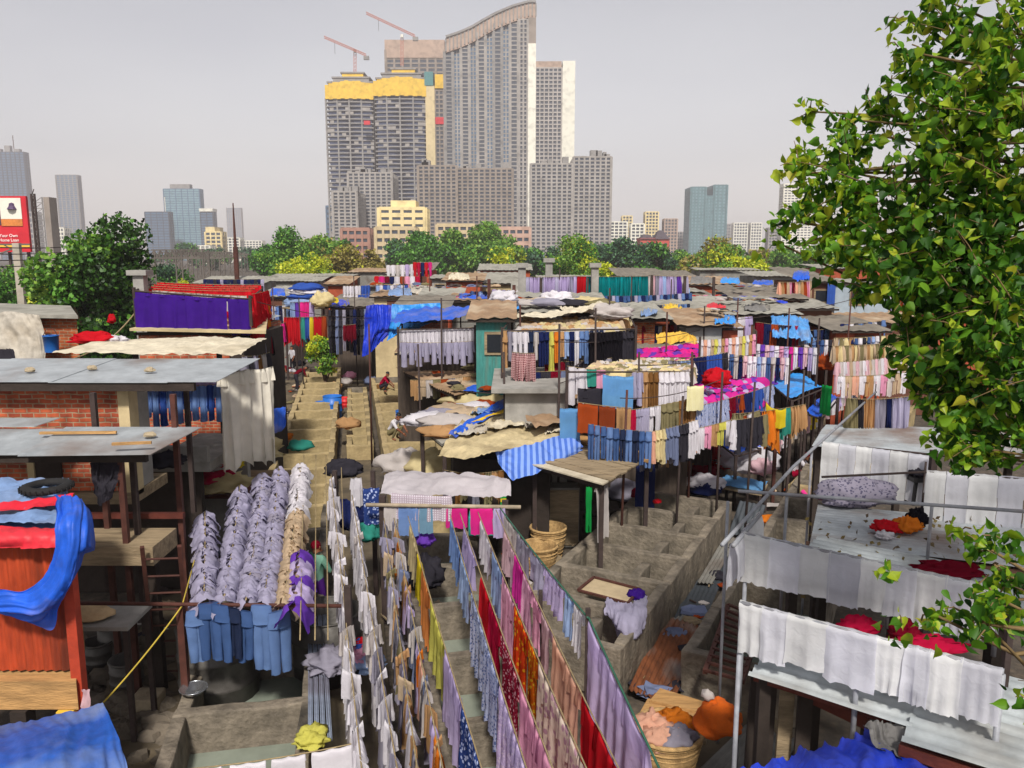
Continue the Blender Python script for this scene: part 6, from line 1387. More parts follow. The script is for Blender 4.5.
# ---- plank table shed
t = openshed('grey plank roofed open shed beside the clean wash pens', [(530, 463), (603, 484), (652, 456), (576, 437)], (2.4, 2.4, 2.42, 2.42), WOOD, .04)
q = [W(*p, 2.45) for p in ((530, 463), (603, 484), (652, 456), (576, 437))]
for k in range(9): u0, u1 = k / 9, (k + .93) / 9; MB().slab([q[0].lerp(q[3], u0) + V(-.05, 0, .01 * (k % 3)), q[1].lerp(q[2], u0) + V(.03 * (k % 2), 0, .01 * (k % 3)), q[1].lerp(q[2], u1) + V(.03 * (k % 2), 0, .01 * (k % 3)), q[0].lerp(q[3], u1) + V(-.05, 0, .01 * (k % 3))], .03).build('plank', WOOD if k else mat('pale plank', '#b7ad98', .9, .2, 3, .3, '#7a6a50', .5), t)
MB().slab([W(574, 439, 2.56), W(648, 460, 2.56), W(654, 455, 2.56), W(580, 434, 2.56)], .07).build('edge_plank', OCHW, t)
p = W(562, 548, 0); t = thing('cupboard', 'tall grey board cupboard under the plank shed', 'cupboard', p)
MB().box(p.x - .42, p.x + .42, p.y, p.y + .5, .02, 1.55).build('carcass', TIND, t); MB().box(p.x - .4, p.x + .4, p.y - .03, p.y - .004, .08, 1.5).build('door', WOOD, t)
p = W(590, 545, 0); t = thing('work_table', 'low dark table beside the cupboard in the plank shed', 'table', p)
MB().box(p.x - .3, p.x + .75, p.y, p.y + .8, .84, .9).build('top', BLACKW, t)
for dx in (-.25, .7):
    for dy in (.05, .75): MB().beam((p.x + dx, p.y + dy, 0), (p.x + dx, p.y + dy, .835), .07).build('leg', BLACKW, t)
hang('green_cloth', rope_pts(Q(586, 486, 16.4), Q(592, 487, 16.4), 0), 0, 1, 1.0, C('green'), 'narrow green cloth hanging from the front edge of the plank shed', 'cloth', folds=1.5, back=.1)
hang('white_cloth', rope_pts(Q(596, 488, 16.6), Q(608, 484, 16.9), 0), 0, 1, 1.2, C('off-white'), 'off white cloth hanging inside the front corner of the plank shed', 'cloth', folds=2, back=.1, seed=4)
hang('blue_curtain', rope_pts(Q(636, 462, 19.6), Q(656, 455, 20), 0), 0, 1, 1.5, C('navy'), 'navy curtain hanging behind the plank shed corner', 'curtain', folds=3, back=.1, seed=5)
for i, (px, py, r, h, lab) in enumerate(((526, 540, .45, .95, 'black iron drum left of the plank shed, nearer one'), (516, 528, .4, .8, 'black iron drum left of the plank shed, farther one'))): drum(lab, W(px, py, 0), r, h, STEEL, 'iron_drum')
for i, (px, py, rx, rz, z, cn, lab) in enumerate(((626, 505, .5, .45, .0, 'off-white', 'lower white sack in the plank shed back corner'), (624, 500, .45, .4, .55, 'grey', 'upper grey white sack in the plank shed back corner'), (640, 500, .22, .25, .8, 'crimson', 'small crimson bundle beside the white sacks'), (516, 497, .3, .3, .7, 'magenta', 'magenta bundle in the shade left of the plank shed'), (527, 492, .3, .3, .8, 'lemon', 'lemon bundle in the shade left of the plank shed'), (535, 482, .35, .35, 1., 'sea green', 'sea green bundle in the shade left of the plank shed'))):
    p = W(px, py, z); tag(MB().blob(p, rx, rx * .8, rz, i + 21, .2).build('sack', C(cn), None, True), lab, 'sack')
t = drum('rusty iron brazier on the ground right of the plank shed', W(668, 492, .0), .5, .95, mat('red rust iron', '#7c3b22', .85, .35, 5, .4), 'brazier')
for k in range(7): a = k * .9; p = W(668, 492, 0) + V(.3 * math.cos(a), .3 * math.sin(a), .9); tag(MB().tube([p, p + V(.2 * math.cos(a * 2), .2 * math.sin(a * 3), .8)], .012, 5).build('stick', DARKP), f'thin stick standing in the rusty brazier, {ordw(k)} around its rim', 'stick', 'sticks in the brazier')
# ---- cream canvas hut and junk roof
t = thing('canvas_hut', 'low hut under a sagging cream canvas roof with a blue striped flap', 'hut', W(500, 470, 0))
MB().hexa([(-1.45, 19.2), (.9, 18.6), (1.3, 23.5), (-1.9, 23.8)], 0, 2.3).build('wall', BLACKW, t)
sheet('roof_canvas', [[W(440, 458, 2.45), W(470, 462, 2.6), W(500, 456, 2.65), W(540, 448, 2.65), W(572, 436, 2.7)], [W(446, 446, 2.68), W(475, 446, 2.72), W(510, 442, 2.72), W(545, 434, 2.72), W(574, 426, 2.72)], [W(458, 428, 2.74), W(488, 426, 2.76), W(520, 424, 2.76), W(548, 418, 2.74), W(572, 414, 2.74)], [W(476, 410, 2.9), W(500, 406, 2.9), W(525, 404, 2.95), W(545, 402, 2.9), W(562, 402, 2.9)]], tarp_mat('yellowed canvas', '#b3a37e', .9, .7, '#6a5a40'), None, None, t, amp=.09, fr=1.9, seed=4, fine=.035, fold=6)
sheet('striped_flap', [[W(494, 452, 2.72), W(530, 446, 2.75), W(578, 430, 2.8)], [Q(500, 466, 18.0), Q(536, 458, 18.2), Q(580, 442, 19.3)], [Q(512, 482, 17.6), Q(545, 471, 17.9), Q(580, 450, 19.2)]], cloth_mat('blue striped awning', '#4d6fc0', .2, 'stripe', '#7f9ad6', 2.2), None, None, t, amp=.07, fr=2, seed=2)
sheet('yellow_patch', [[W(470, 424, 3.08), W(500, 412, 3.06)], [W(484, 420, 3.1), W(512, 410, 3.05)]], YTARP, None, None, t, amp=.04, seed=2, nu=14, nv=8)
sheet('brown_patch', [[W(525, 418, 3.1), W(572, 412, 3.05)], [W(535, 430, 3.02), W(575, 420, 3.0)]], TROOF, None, None, t, amp=.07, seed=5, nu=18, nv=10)
for i, (px, py, w_, h_, z, m_, nm) in enumerate(((470, 436, 16, 9, 2.95, WTARP, 'off_white_patch'), (505, 430, 18, 8, 2.98, CTARP, 'cream_patch'), (540, 428, 16, 9, 2.96, WTARP, 'off_white_patch'), (550, 412, 14, 6, 3.02, STARP, 'grey_patch'), (520, 408, 14, 5, 3.05, WTARP, 'off_white_patch'), (556, 434, 12, 6, 2.9, CTARP, 'cream_patch'), (484, 416, 14, 5, 3.02, GTARP, 'blue_patch'))):
    z -= .12; sheet(nm, [[W(px - w_, py + i % 3, z), W(px + w_, py - 2, z)], [W(px - w_ + 5, py - h_, z), W(px + w_ + 3, py - h_ - i % 4, z)]], m_, None, None, t, amp=.08, fr=2.2, seed=i + 3, nu=20, nv=12, fine=.03)
row([('garment', cn, C(cn), 1.5) for cn in ('charcoal', 'charcoal', 'brown', 'khaki', 'charcoal', 'grey', 'brown', 'khaki', 'tan', 'brown')], Q(444, 470, 18.4), Q(504, 470, 17.9), 'the rag line under the cream canvas edge', .08)
hang('striped_cloth', rope_pts(Q(500, 482, 17.4), Q(506, 482, 17.4), 0), 0, 1, .8, cloth_mat('rainbow cloth', '#2f9a4a', .3, 'hstripe', '#e0c030', 2), 'green and yellow cloth hanging at the rag line end', 'cloth', folds=1, back=.1)
tag(MB().box(-1.0, -.3, 17.6, 18.1, .85, 1.3).build('crate', mat('sea green plastic', '#2f8f88', .5), None, False, .02), 'sea green plastic crate below the rag line', 'crate')
MBc = [('white', .5), ('grey', .45), ('beige', .5), ('red', .22), ('cream', .5), ('maroon', .25), ('yellow', .25), ('blue grey', .4), ('tan', .4), ('off-white', .5), ('charcoal', .35), ('beige', .45), ('white', .35), ('rust', .3), ('cream', .4), ('grey', .4)]
t = openshed('junk loaded low roof between the brown tin roof and the cream canvas', [(418, 424), (442, 444), (514, 398), (484, 384)], (2.6, 2.6, 2.8, 2.8), GROOF, .06)
for i, (cn, r) in enumerate(MBc):
    u = (i % 8 + .5) / 8; v = (i // 8 + .4) / 2 + .1 * ((i * 7) % 3 - 1)
    p = W(420, 425, 2.62).lerp(W(484, 386, 2.82), u).lerp(W(442, 442, 2.62).lerp(W(512, 399, 2.82), u), v)
    tag(MB().blob(p, r * 1.3, r * .9, r * .4, i + 71, .5, 18, 10).build('junk_lump', C(cn), None, True), f'{cn} bundle on the junk loaded roof, {ordw(i % 8)} from its low end, {"left" if i < 8 else "right"} row', 'bundle', 'bundles on the junk loaded roof')
sheet('tarpaulin', [[W(446, 436, 2.85), W(480, 416, 2.9), W(508, 398, 3.0), W(520, 386, 3.1)], [W(455, 440, 2.75), W(488, 420, 2.85), W(514, 404, 2.95), W(530, 392, 3.05)]], BTARP, 'blue tarpaulin strip along the edge of the junk loaded roof', 'tarpaulin', amp=.08, seed=6, nv=8)
sheet('tarpaulin', [[W(462, 392, 3.1), W(490, 380, 3.2), W(515, 370, 3.3)], [W(490, 395, 3.05), W(510, 385, 3.1), W(525, 378, 3.2)]], BTARP, 'blue tarpaulin corner before the teal hut', 'tarpaulin', amp=.06, seed=7, nv=10)
# ---- brown tin roof with the white shirts
t = openshed('brown tin roofed lean to beneath the row of white shirts', [(396, 368), (455, 396), (532, 375), (478, 352)], (3.1, 3.1, 3.15, 3.15), TROOF, .05, corr=30)
p = W(400, 372, 3.1)
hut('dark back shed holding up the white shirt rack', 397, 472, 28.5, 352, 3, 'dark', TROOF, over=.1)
row([('shirt', 'white', C('white'), 1.3) for i in range(19)], Q(397, 329, 27), Q(476, 327, 28), 'the line before the blue awning', .04)
row([('shirt', 'grey white', C('grey lilac'), 1.2) for i in range(10)], Q(400, 342, 26.6), Q(474, 341, 27.4), 'the lower line before the blue awning', .04)
rack('thin rack of dark posts carrying the white shirt line', [Q(398, 330, 26.9), Q(475, 328, 27.9), Q(478, 322, 31), Q(402, 322, 31)], 3.1)
hut('brick hut draped in blue tarpaulin left of the white shirts', 397, 440, 33, 312, 4, 'brick', DROOF, over=.4)
sheet('tarpaulin', [[Q(366, 306, 32.4), Q(378, 305, 32.4), Q(394, 306, 32.4)], [Q(365, 330, 32.3), Q(376, 328, 32.2), Q(392, 328, 32.3)], [Q(363, 356, 32.2), Q(372, 352, 32.2), Q(384, 340, 32.3)]], BTARP2, 'dark blue tarpaulin hanging at the left end of the draped brick hut', 'tarpaulin', amp=.14, fr=1, seed=3)
sheet('tarpaulin', [[Q(392, 305, 32.4), Q(415, 305, 32.4), Q(440, 303, 32.4)], [Q(391, 322, 32.2), Q(415, 324, 32.2), Q(440, 318, 32.3)], [Q(386, 342, 32.2), Q(398, 336, 32.2), Q(420, 330, 32.3)]], SKYT, 'lighter blue tarpaulin hanging beside the dark blue one', 'tarpaulin', amp=.12, fr=1, seed=4)
sheet('tarpaulin', [[Q(390, 324, 28.6), Q(430, 324, 28.8), Q(466, 318, 29)], [Q(396, 318, 30.5), Q(430, 316, 30.5), Q(470, 311, 30.5)], [Q(404, 312, 32), Q(436, 309, 32), Q(472, 308, 32)]], BTARP, 'blue awning tarpaulin spread over the white shirt line', 'tarpaulin', amp=.1, fr=.8, seed=5)
drum('blue plastic barrel under the brown tin roof', W(404, 435, 0), .32, 1.0, BPL, 'barrel')
# ---- teal hut, central rack
hut('teal boarded hut with a dark window beside the central rack', 476, 507, 24, 318, 3, 'teal', TROOF, window=.72)
hut('low clutter topped roof behind the central rack', 500, 606, 28, 312, 4, 'grey', GROOF)
p0 = Q(505, 384, 20.5)
t = thing('platform', 'grey rendered platform wall under the central rack', 'platform', (p0.x, 20.5, 0)); x0, x1 = Q(505, 400, 20.5).x, Q(568, 400, 20.5).x
MB().box(x0, x1, 20.5, 24, 0, 3.72).build('wall', GREYC, t); MB().box(x0 - .35, x1 + .2, 20.2, 24.2, 3.725, 3.84).build('top_slab', GREYC, t)
r0, r1 = Q(502, 331, 22), Q(636, 329, 23.6)
rack('central rack of dark posts crowded with trousers and shirts', [r0, r1, Q(630, 316, 28), Q(512, 317, 27)], 3.8)
row(I('trousers', 'tan', 1, 1.25) + I('shirt', 'grey', 1, 1.1) + I('shirt', 'white', 3, 1.15) + I('trousers', 'dark denim', 1) + I('shirt', 'off-white', 1, 1.3) + I('trousers', 'navy', 2, 1.05) + I('trousers', 'lemon', 1, 1.45) + I('trousers', 'orange', 1, .95) + I('trousers', 'tan', 1, .9) + I('trousers', 'pale blue', 1) + I('trousers', 'navy', 1) + I('trousers', 'white', 1, 1.05) + I('trousers', 'light denim', 2, .95) + I('trousers', 'dark denim', 3, .95), r0, Q(604, 330, 23), 'the front line of the central rack', .05)
row(I('trousers', 'black', 9, 1.1) + I('trousers', 'charcoal', 4, 1.05), Q(590, 333, 22.6), Q(636, 329, 23.8), 'the black trouser line right of the central rack', .03)
row(I('trousers', 'denim', 14, .6), Q(503, 330, 22.2), Q(600, 332, 23.4), 'the folded jeans line above the central rack front', .02)
hm = MB()
for k in range(6): stuffrow(hm, 0, 4, 'bunched garment', 16, Q(512 + k * 3, 333 - k * 3, 22.6 + k * .9), Q(612 + k * 3, 331 - k * 3, 23.6 + k * .9), 1.3)
stuff(hm.build('pale_laundry', [C('beige'), C('cream'), C('off-white'), C('tan')], None, True), 'pale cream washing massed over the top of the central rack', 'laundry')
row([('garment', 'plaid', P_CHECK, 1.7)] * 6, Q(512, 352, 21.6), Q(535, 353, 21.4), 'the dark plaid line under the central rack', .02)
row(I('shirt', 'maroon', 3, 1.2) + I('shirt', 'charcoal', 5, 1.2) + I('shirt', 'grey', 2, 1.1), Q(545, 362, 22.6), Q(612, 358, 23), 'the shaded line under the central rack', .03)
for i, (px, cn, r) in enumerate(((520, 'off-white', .3), (534, 'beige', .3), (547, 'grey', .35), (560, 'white', .3), (572, 'charcoal', .3), (587, 'cream', .35), (600, 'khaki', .3), (512, 'rust', .3))):
    p = Q(px, 306, 28.5 + (i % 2)); p.z = ztop(311, 28) + .15; tag(MB().blob(p, r * 1.8, r, r * .5, i + 51, .4, 18, 10).build('cloth_heap', C(cn), None, True), f'{cn} cloth heap on the clutter topped roof, {ordw(i)} counted', 'cloth', 'cloth heaps on the clutter topped roof')
sheet('tarpaulin', [[Q(512, 322, 25.5), Q(560, 318, 26), Q(606, 308, 27)], [Q(520, 316, 27), Q(560, 312, 27.4), Q(604, 304, 28)]], CTARP, 'cream canvas strip rolled along the back of the central rack', 'tarpaulin', amp=.1, seed=9, nv=12)
# ---- second rack, blue towel and browns
a, b = Q(567, 372, 19.5), Q(692, 372, 20.4)
rack('middle rack of thin poles carrying the blue towel and white trousers', [a, b, Q(694, 358, 24.5), Q(588, 358, 24)], 2.2)
row(I('shirt', 'white', 2, 1.35) + I('towel', 'sea green', 1, .7) + I('towel', 'pink', 1, .8), Q(567, 366, 19.8), Q(606, 370, 19.8), 'the left of the middle rack front', .02)
hang('towel', rope_pts(Q(602, 374, 19.4), Q(634, 376, 19.5), .02), .02, .98, .82, C('sky blue'), 'plain sky blue towel in the centre of the middle rack', 'towel', folds=2.5, amp=.03, hem=.02, back=.5)
row(I('shirt', 'grey lilac', 2, 1.2) + I('trousers', 'tan', 1) + I('trousers', 'brown', 2, 1.0) + I('trousers', 'white', 6, 1.0), Q(632, 372, 19.6), Q(690, 372, 20.2), 'the right of the middle rack front', .02)
hm = MB()
for k in range(7): stuffrow(hm, 0, 4, 'bunched garment', 18, Q(584 + k * 3, 371 - k * 2.2, 20.2 + k * .6), Q(688 + k, 371 - k * 2, 20.8 + k * .6), 1.1)
stuff(hm.build('pale_laundry', [C('cream'), C('off-white'), C('beige'), C('khaki')], None, True), 'pale cream washing massed over the top of the middle rack', 'laundry')
hang('towel', rope_pts(Q(687, 386, 19.3), Q(704, 385, 19.5), .0), .0, 1, .62, P_YST, 'pale yellow striped towel at the right end of the middle rack', 'towel', folds=2, amp=.025, back=.4)
p0, p1 = Q(577, 402, 18.9), Q(632, 408, 18.9); pts = rope_pts(p0, p1, .02); line('clothes_line', pts, .01, ROPE, 'rope of rust and tan towels under the blue towel')
for a_, b_, cn, wd in ((.02, .38, 'rust', 'bright rust'), (.4, .7, 'brown', 'dark rust brown'), (.72, .98, 'tan', 'tan')): hang('towel', pts, a_, b_, .72, cloth_mat('rust brown cloth', '#8a3f22') if cn == 'brown' else C(cn), wd + ' towel on the rope under the blue towel', 'towel', folds=2, amp=.03, back=.4, seed=len(wd))
row(I('towel', 'crimson', 1, 1.) + I('towel', 'grey lilac', 2, 1.) + I('towel', 'white', 2, 1.2) + I('trousers', 'khaki', 3, .8) + I('trousers', 'brown', 2, .8) + I('trousers', 'tan', 2, .8), Q(630, 410, 18.9), Q(702, 396, 19.8), 'the lower line under the white trousers', .03)
row([('trousers', cn, C(cn), .9) for cn in ('denim', 'light denim', 'denim', 'light denim', 'denim', 'dark denim', 'light denim', 'dark denim', 'denim', 'light denim')], Q(588, 424, 18.4), Q(652, 432, 18), 'the jeans line above the plank shed', .03)
row(I('trousers', 'peach', 1, .85) + I('trousers', 'cream', 3, .9) + I('trousers', 'blue grey', 4, .9) + I('trousers', 'charcoal', 3, .9) + I('trousers', 'white', 3, .9), Q(652, 432, 18.2), Q(698, 420, 19), 'the folded trouser line beside the jeans', .02)
for (px, py, d, cn, w_, dr, lab) in ((560, 408, 19.2, 'sky blue', .5, .9, 'sky blue cloth hanging behind the cream canvas end'), (578, 388, 19.7, 'charcoal', .9, .6, 'charcoal sheet hanging under the white shirts of the middle rack'),): hang('cloth', rope_pts(Q(px, py, d), Q(px, py, d) + V(w_, 0, 0), 0), 0, 1, dr, C(cn), lab, 'cloth', folds=2, seed=px)
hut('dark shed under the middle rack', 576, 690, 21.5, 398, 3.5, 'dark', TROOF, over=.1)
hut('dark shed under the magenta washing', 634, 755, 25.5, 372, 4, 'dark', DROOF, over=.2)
# ---- magenta ropes
for k in range(4): row([('bunched garment', cn, C(cn), 1.6) for cn in [('magenta', 'hot pink', 'magenta', 'violet')[(i * 3 + k) % 4] for i in range(13)]], Q(628 + k * 2, 366 - k * 5, 23.4 + k * 1.1), Q(704 + k, 358 - k * 5, 24.4 + k * 1.1), f'the {ORD[k]} magenta rope behind the middle rack', .03)
for k in range(5): row([('bunched garment', cn, C(cn), 1.6) for cn in [('magenta', 'violet', 'magenta', 'lilac')[(i * 3 + k) % 4] for i in range(11)]], Q(692 + k * 2, 398 - k * 6, 20.6 + k * 1.1), Q(756 + k * 3, 390 - k * 6, 21.6 + k * 1.1), f'the {ORD[k]} magenta rope before the sky blue roof', .03)
row(I('shirt', 'navy', 5, 1.3) + I('shirt', 'blue', 5, 1.3) + I('shirt', 'charcoal', 2, 1.2), Q(690, 358, 23.4), Q(728, 352, 24), 'the navy line beside the magenta ropes', .02)
row(I('garment', 'grey', 3, 1.6) + I('garment', 'pale blue', 3, 1.5), Q(668, 360, 22.6), Q(692, 360, 23), 'the grey line before the navy shirts', .02)
row([('shirt', 'striped blue', P_STRIPE, 1.05)] * 8 + I('shirt', 'maroon', 2, 1.) + I('shirt', 'rust', 2, 1.), Q(697, 406, 19.6), Q(744, 394, 20.6), 'the striped shirt line before the blue slope', .02)
row(I('shirt', 'navy', 4, 1.1) + I('shirt', 'blue', 3, 1.1) + [('shirt', 'striped', P_STRIPE, 1.1)] * 3, Q(736, 396, 20.4), Q(774, 384, 21.8), 'the navy shirt line before the sky blue roof', .02)
tag(MB().blob(Q(716, 386, 21), .35, .3, .3, 4, .4).build('cloth_lump', C('red'), None, True), 'red cloth lump caught among the magenta ropes', 'cloth')
hang('yellow_cloth', rope_pts(Q(766, 402, 20.5), Q(786, 408, 20.3), .1), 0, 1, .5, C('yellow'), 'yellow cloth slung before the sky blue roof', 'cloth', folds=2)
row(I('garment', 'khaki', 3, 1.6) + I('garment', 'charcoal', 2, 1.5) + I('garment', 'orange', 3, 2.0) + I('garment', 'sea green', 2, 1.6) + I('garment', 'tan', 3, 1.6), Q(732, 414, 19.6), Q(806, 404, 21), 'the orange and khaki line under the sky blue roof', .04)
row(I('shirt', 'white', 1, 1.2) + I('shirt', 'charcoal', 5, 1.2) + I('shirt', 'khaki', 1, 1.2), Q(731, 420, 19), Q(768, 414, 20), 'the charcoal line behind the blue slope', .03)
# ---- blue roofs on the right
def troof(label, c, zs, m, amp=.06, seed=1, name='tarpaulin_roof'):
    q = [W(*c[i], zs[i]) for i in range(4)]; t = thing(name, label, 'roof', (q[0].x, q[0].y, 0))
    mid01, mid32 = q[0].lerp(q[1], .5), q[3].lerp(q[2], .5)
    sheet('sheet', [[q[0], mid01 - V(0, 0, .08), q[1]], [q[0].lerp(q[3], .5) + V(0, 0, .06), mid01.lerp(mid32, .5), q[1].lerp(q[2], .5) + V(0, 0, .06)], [q[3], mid32, q[2]]], m, None, None, t, amp=amp, fr=1.2, seed=seed, nu=30, nv=20)
    for p in q: MB().beam((p.x, p.y, 0), (p.x, p.y, p.z), .08).build('post', DARKP, t)
    m = MB()
    for k in range(4): m.tube([q[k] - V(0, 0, .05), q[(k + 1) % 4] - V(0, 0, .05)], .03, 5)
    m.build('pole_frame', DARKP, t); return t
troof('bright sky blue tarpaulin roof right of the magenta ropes', [(768, 380), (792, 400), (822, 388), (800, 374)], (3.1, 3.0, 3.0, 3.1), SKYT, .05, 2)
troof('deep blue tarpaulin slope running down behind the white heap', [(692, 421), (736, 455), (760, 448), (712, 416)], (2.6, 1.6, 1.6, 2.6), BTARP, .06, 3)
troof('narrow blue tarpaulin along the top edge of the magenta ropes', [(706, 348), (768, 378), (788, 372), (726, 346)], (3.9, 3.3, 3.3, 3.9), SKYT, .06, 4)
troof('small blue tarpaulin by the green cloth near the pens', [(806, 412), (822, 418), (838, 398), (826, 394)], (2.4, 2.4, 2.4, 2.4), BTARP, .05, 5)
tag(MB().blob(W(824, 370, 3.1), .35, .3, .45, 5, .3).build('cloth_bundle', C('rust'), None, True), 'rust orange bundle standing at the right end of the sky blue roof', 'bundle')
hang('green_cloth', rope_pts(Q(822, 384, 24), Q(832, 386, 23.5), 0), 0, 1, .9, C('green'), 'green cloth hanging right of the sky blue roof', 'cloth', folds=2)
openshed('wide grey patched roof below the black shed', [(704, 360), (786, 374), (832, 352), (752, 340)], (3.5, 3.3, 3.5, 3.7), DROOF, .05, corr=26)
openshed('lower dull tin roof right of the wide patched one', [(806, 350), (862, 352), (880, 338), (822, 336)], (3.4, 3.4, 3.6, 3.6), GROOF, .05, corr=20)
hut('orange brick hut under a flat grey roof behind the black trousers', 632, 655, 30, 318, 3, 'orange brick', GROOF, over=.6)
hut('dull brick hut between the orange one and the grey canvas wall', 655, 688, 33, 312, 3, 'rust', GROOF)
sheet('yellow_canvas', [[Q(655, 336, 28), Q(680, 334, 28.4), Q(695, 338, 28)], [Q(656, 346, 27.5), Q(680, 344, 27.8), Q(698, 346, 27.5)]], tarp_mat('mustard canvas', '#c09a3c', .85), 'mustard canvas slung below the dull brick hut', 'canvas', amp=.12, seed=4, nv=14)
t = hut('shed walled with grey canvas and a rusty end', 686, 722, 29, 324, 3, 'grey', TROOF, over=.4)
hut('rusty walled end shed beside the grey canvas one', 723, 738, 29.2, 327, 3, 'rust', TROOF, over=.2)
hut('black boarded shed under a long grey roof', 700, 788, 33.5, 313, 4, 'dark', GROOF, over=.5, door=.5)
hut('brown hut behind the deep blue tarpaulin wall', 738, 800, 39, 298, 4, 'brown', DROOF, over=.4)
sheet('tarpaulin', [[Q(738, 296, 38.5), Q(762, 297, 38.5), Q(787, 302, 38.5)], [Q(738, 306, 38.4), Q(762, 307, 38.4), Q(788, 310, 38.4)], [Q(739, 310, 38.4), Q(762, 313, 38.4), Q(786, 318, 38.4)]], BTARP2, 'deep blue tarpaulin wall between grey roofs', 'tarpaulin', amp=.1, seed=5, fr=.7)
sheet('tarpaulin', [[Q(772, 318, 33), Q(790, 318, 33), Q(806, 322, 33)], [Q(770, 330, 31.5), Q(790, 332, 31.5), Q(810, 334, 31.5)], [Q(772, 340, 31), Q(792, 340, 31), Q(815, 346, 31)]], tarp_mat('pale blue tarpaulin', '#4a86c0', .5, .6), 'pale blue tarpaulin draped over a heap right of the black shed', 'tarpaulin', amp=.18, seed=6, fr=1)
hut('grey clad hut with one dark window beneath the leafy branches', 836, 890, 40, 283, 5, 'zinc', GROOF, window=.42, over=.1, slope=.02)
hut('brown boarded hut left of the grey clad one', 806, 834, 41, 281, 5, 'brown', DROOF, window=.6)
hang('blue_cloth', rope_pts(Q(828, 280, 39.8), Q(836, 280, 39.8), 0), 0, 1, 1.2, C('blue'), 'blue cloth hanging between the brown and grey clad huts', 'cloth', folds=2)
row([('garment', cn, C(cn), 2.6) for cn in ('peach', 'tan', 'rust', 'beige', 'pink', 'maroon', 'peach', 'beige', 'tan', 'rust', 'pink', 'beige')], Q(778, 282, 40), Q(812, 281, 40.5), 'the red and tan line left of the brown hut', .03)
row([('garment', cn, C(cn), 1.3) for cn in ['beige', 'tan', 'cream', 'beige', 'khaki'] * 5], Q(832, 346, 26), Q(908, 340, 28), 'the tan line beneath the leafy branches', .05)
row([('garment', cn, C(cn), 1.3) for cn in ['beige', 'khaki', 'cream', 'tan'] * 4], Q(834, 338, 28), Q(908, 333, 30), 'the second tan line beneath the leafy branches', .05)
row([('shirt', cn, C(cn), 1.25) for cn in ['pale pink', 'off-white', 'white', 'pale pink', 'beige', 'off-white'] * 4], Q(836, 362, 24), Q(910, 352, 26.5), 'the pale pink line beneath the leafy branches', .08)
row([('shirt', cn, C(cn), .9) for cn in ['pale pink', 'white', 'beige', 'off-white', 'white', 'pale pink', 'yellow', 'white', 'beige', 'pale pink', 'white', 'lilac', 'off-white', 'pale pink', 'white', 'grey', 'beige', 'pale pink']], W(776, 432, 1.9), W(866, 378, 2.6), 'the long line beside the far pen row', .1)
row(I('garment', 'khaki', 2, 2.6) + I('garment', 'charcoal', 1, 2.2) + I('garment', 'tan', 2, 2.6) + I('garment', 'grey', 2, 2.6) + I('garment', 'navy', 1, 2.) + I('garment', 'grey lilac', 3, 2.6), Q(846, 398, 18.5), Q(910, 396, 18.5), 'the big drab line behind the terrace', .05)
for (px, py, lab) in ((776, 432, 'rusty pole at the near end of the long line by the far pens'), (866, 380, 'rusty pole at the far end of the long line by the far pens'), (834, 362, 'dark pole at the left end of the pale pink line')): p = W(px, py, 2.2); post(lab, p.x, p.y, 0, 2.9, .09, RUST, 'pole')
# ---- yard clutter right of centre
for i, (px, py, rx, rz, z, cn, lab) in enumerate(((748, 470, .8, .5, .8, 'white', 'big white washing heap behind the pipe rail corner'), (762, 474, .35, .3, .85, 'pale pink', 'pale pink washing beside the big white heap'), (722, 468, .35, .7, .7, 'red', 'upright red cloth roll left of the big white heap'), (703, 478, .4, .25, .6, 'maroon', 'maroon washing heap left of the red roll'), (706, 488, .5, .25, .8, 'white', 'white and navy washing on the pen corner'), (705, 494, .4, .2, .7, 'navy', 'navy washing below the white one on the pen corner'), (757, 438, .5, .35, .8, 'grey', 'grey washing lump behind the blue slope foot'), (766, 432, .3, .35, 1., 'khaki', 'khaki washing lump behind the blue slope foot'), (772, 448, .45, .3, .8, 'off-white', 'off white washing lump above the big white heap'),
                                                        (700, 440, .4, .4, .8, 'rust', 'rust cloth lump under the blue slope'), (690, 452, .4, .4, .3, 'khaki', 'khaki cloth lump under the blue slope'), (680, 470, .5, .3, .2, 'brown', 'brown rag heap behind the brazier'), (696, 466, .5, .3, .2, 'charcoal', 'charcoal rag heap behind the brazier'))):
    p = W(px, py, z); tag(MB().blob(p, rx, rx * .75, rz, i + 31, .35).build('washing_heap', C(cn), None, True), lab, 'laundry')
t = thing('wash_table', 'low table spread with sky blue cloth by the pipe rail corner', 'table', W(742, 486, 0)); a, b, c, d = W(716, 486, .8), W(762, 494, .8), W(768, 484, .8), W(726, 477, .8)
MB().slab([a, b, c, d], .06).build('top', WOOD, t)
for q in (a, b, c, d): k = q.lerp((a + b + c + d) / 4, .08); MB().beam((k.x, k.y, 0), (k.x, k.y, .735), .08).build('leg', DARKP, t)
sheet('table_cloth', [[a + V(0, 0, .03), b + V(0, 0, .03)], [d + V(0, 0, .03), c + V(0, 0, .03)]], C('sky blue'), 'sky blue cloth spread over the low table', 'cloth', nu=20, nv=12, amp=.04, fr=3)
person(W(797, 482, .1) , 1.2, 'crouch', C('white'), C('crimson'), SKIN, C('maroon'), 'person in white and crimson crouching by the pink basin, maroon head cloth', True)
t = thing('basin', 'round pink plastic basin beside the crouching person in crimson', 'basin', W(815, 500, .5)); MB().lathe(W(815, 500, .5), [(.22, 0), (.36, .2), (.38, .2), (.35, .19), (.2, .03), (0, .03)], 18).build('bowl', mat('pink plastic', '#d8308a', .4, .05, 3, 0), t, True)
MB().tube([W(815, 500, .5) + V(.375 * math.cos(a * PI / 9), .375 * math.sin(a * PI / 9), .2) for a in range(19)], .014, 5).build('rim', mat('pink plastic', '#d8308a'), t, True)
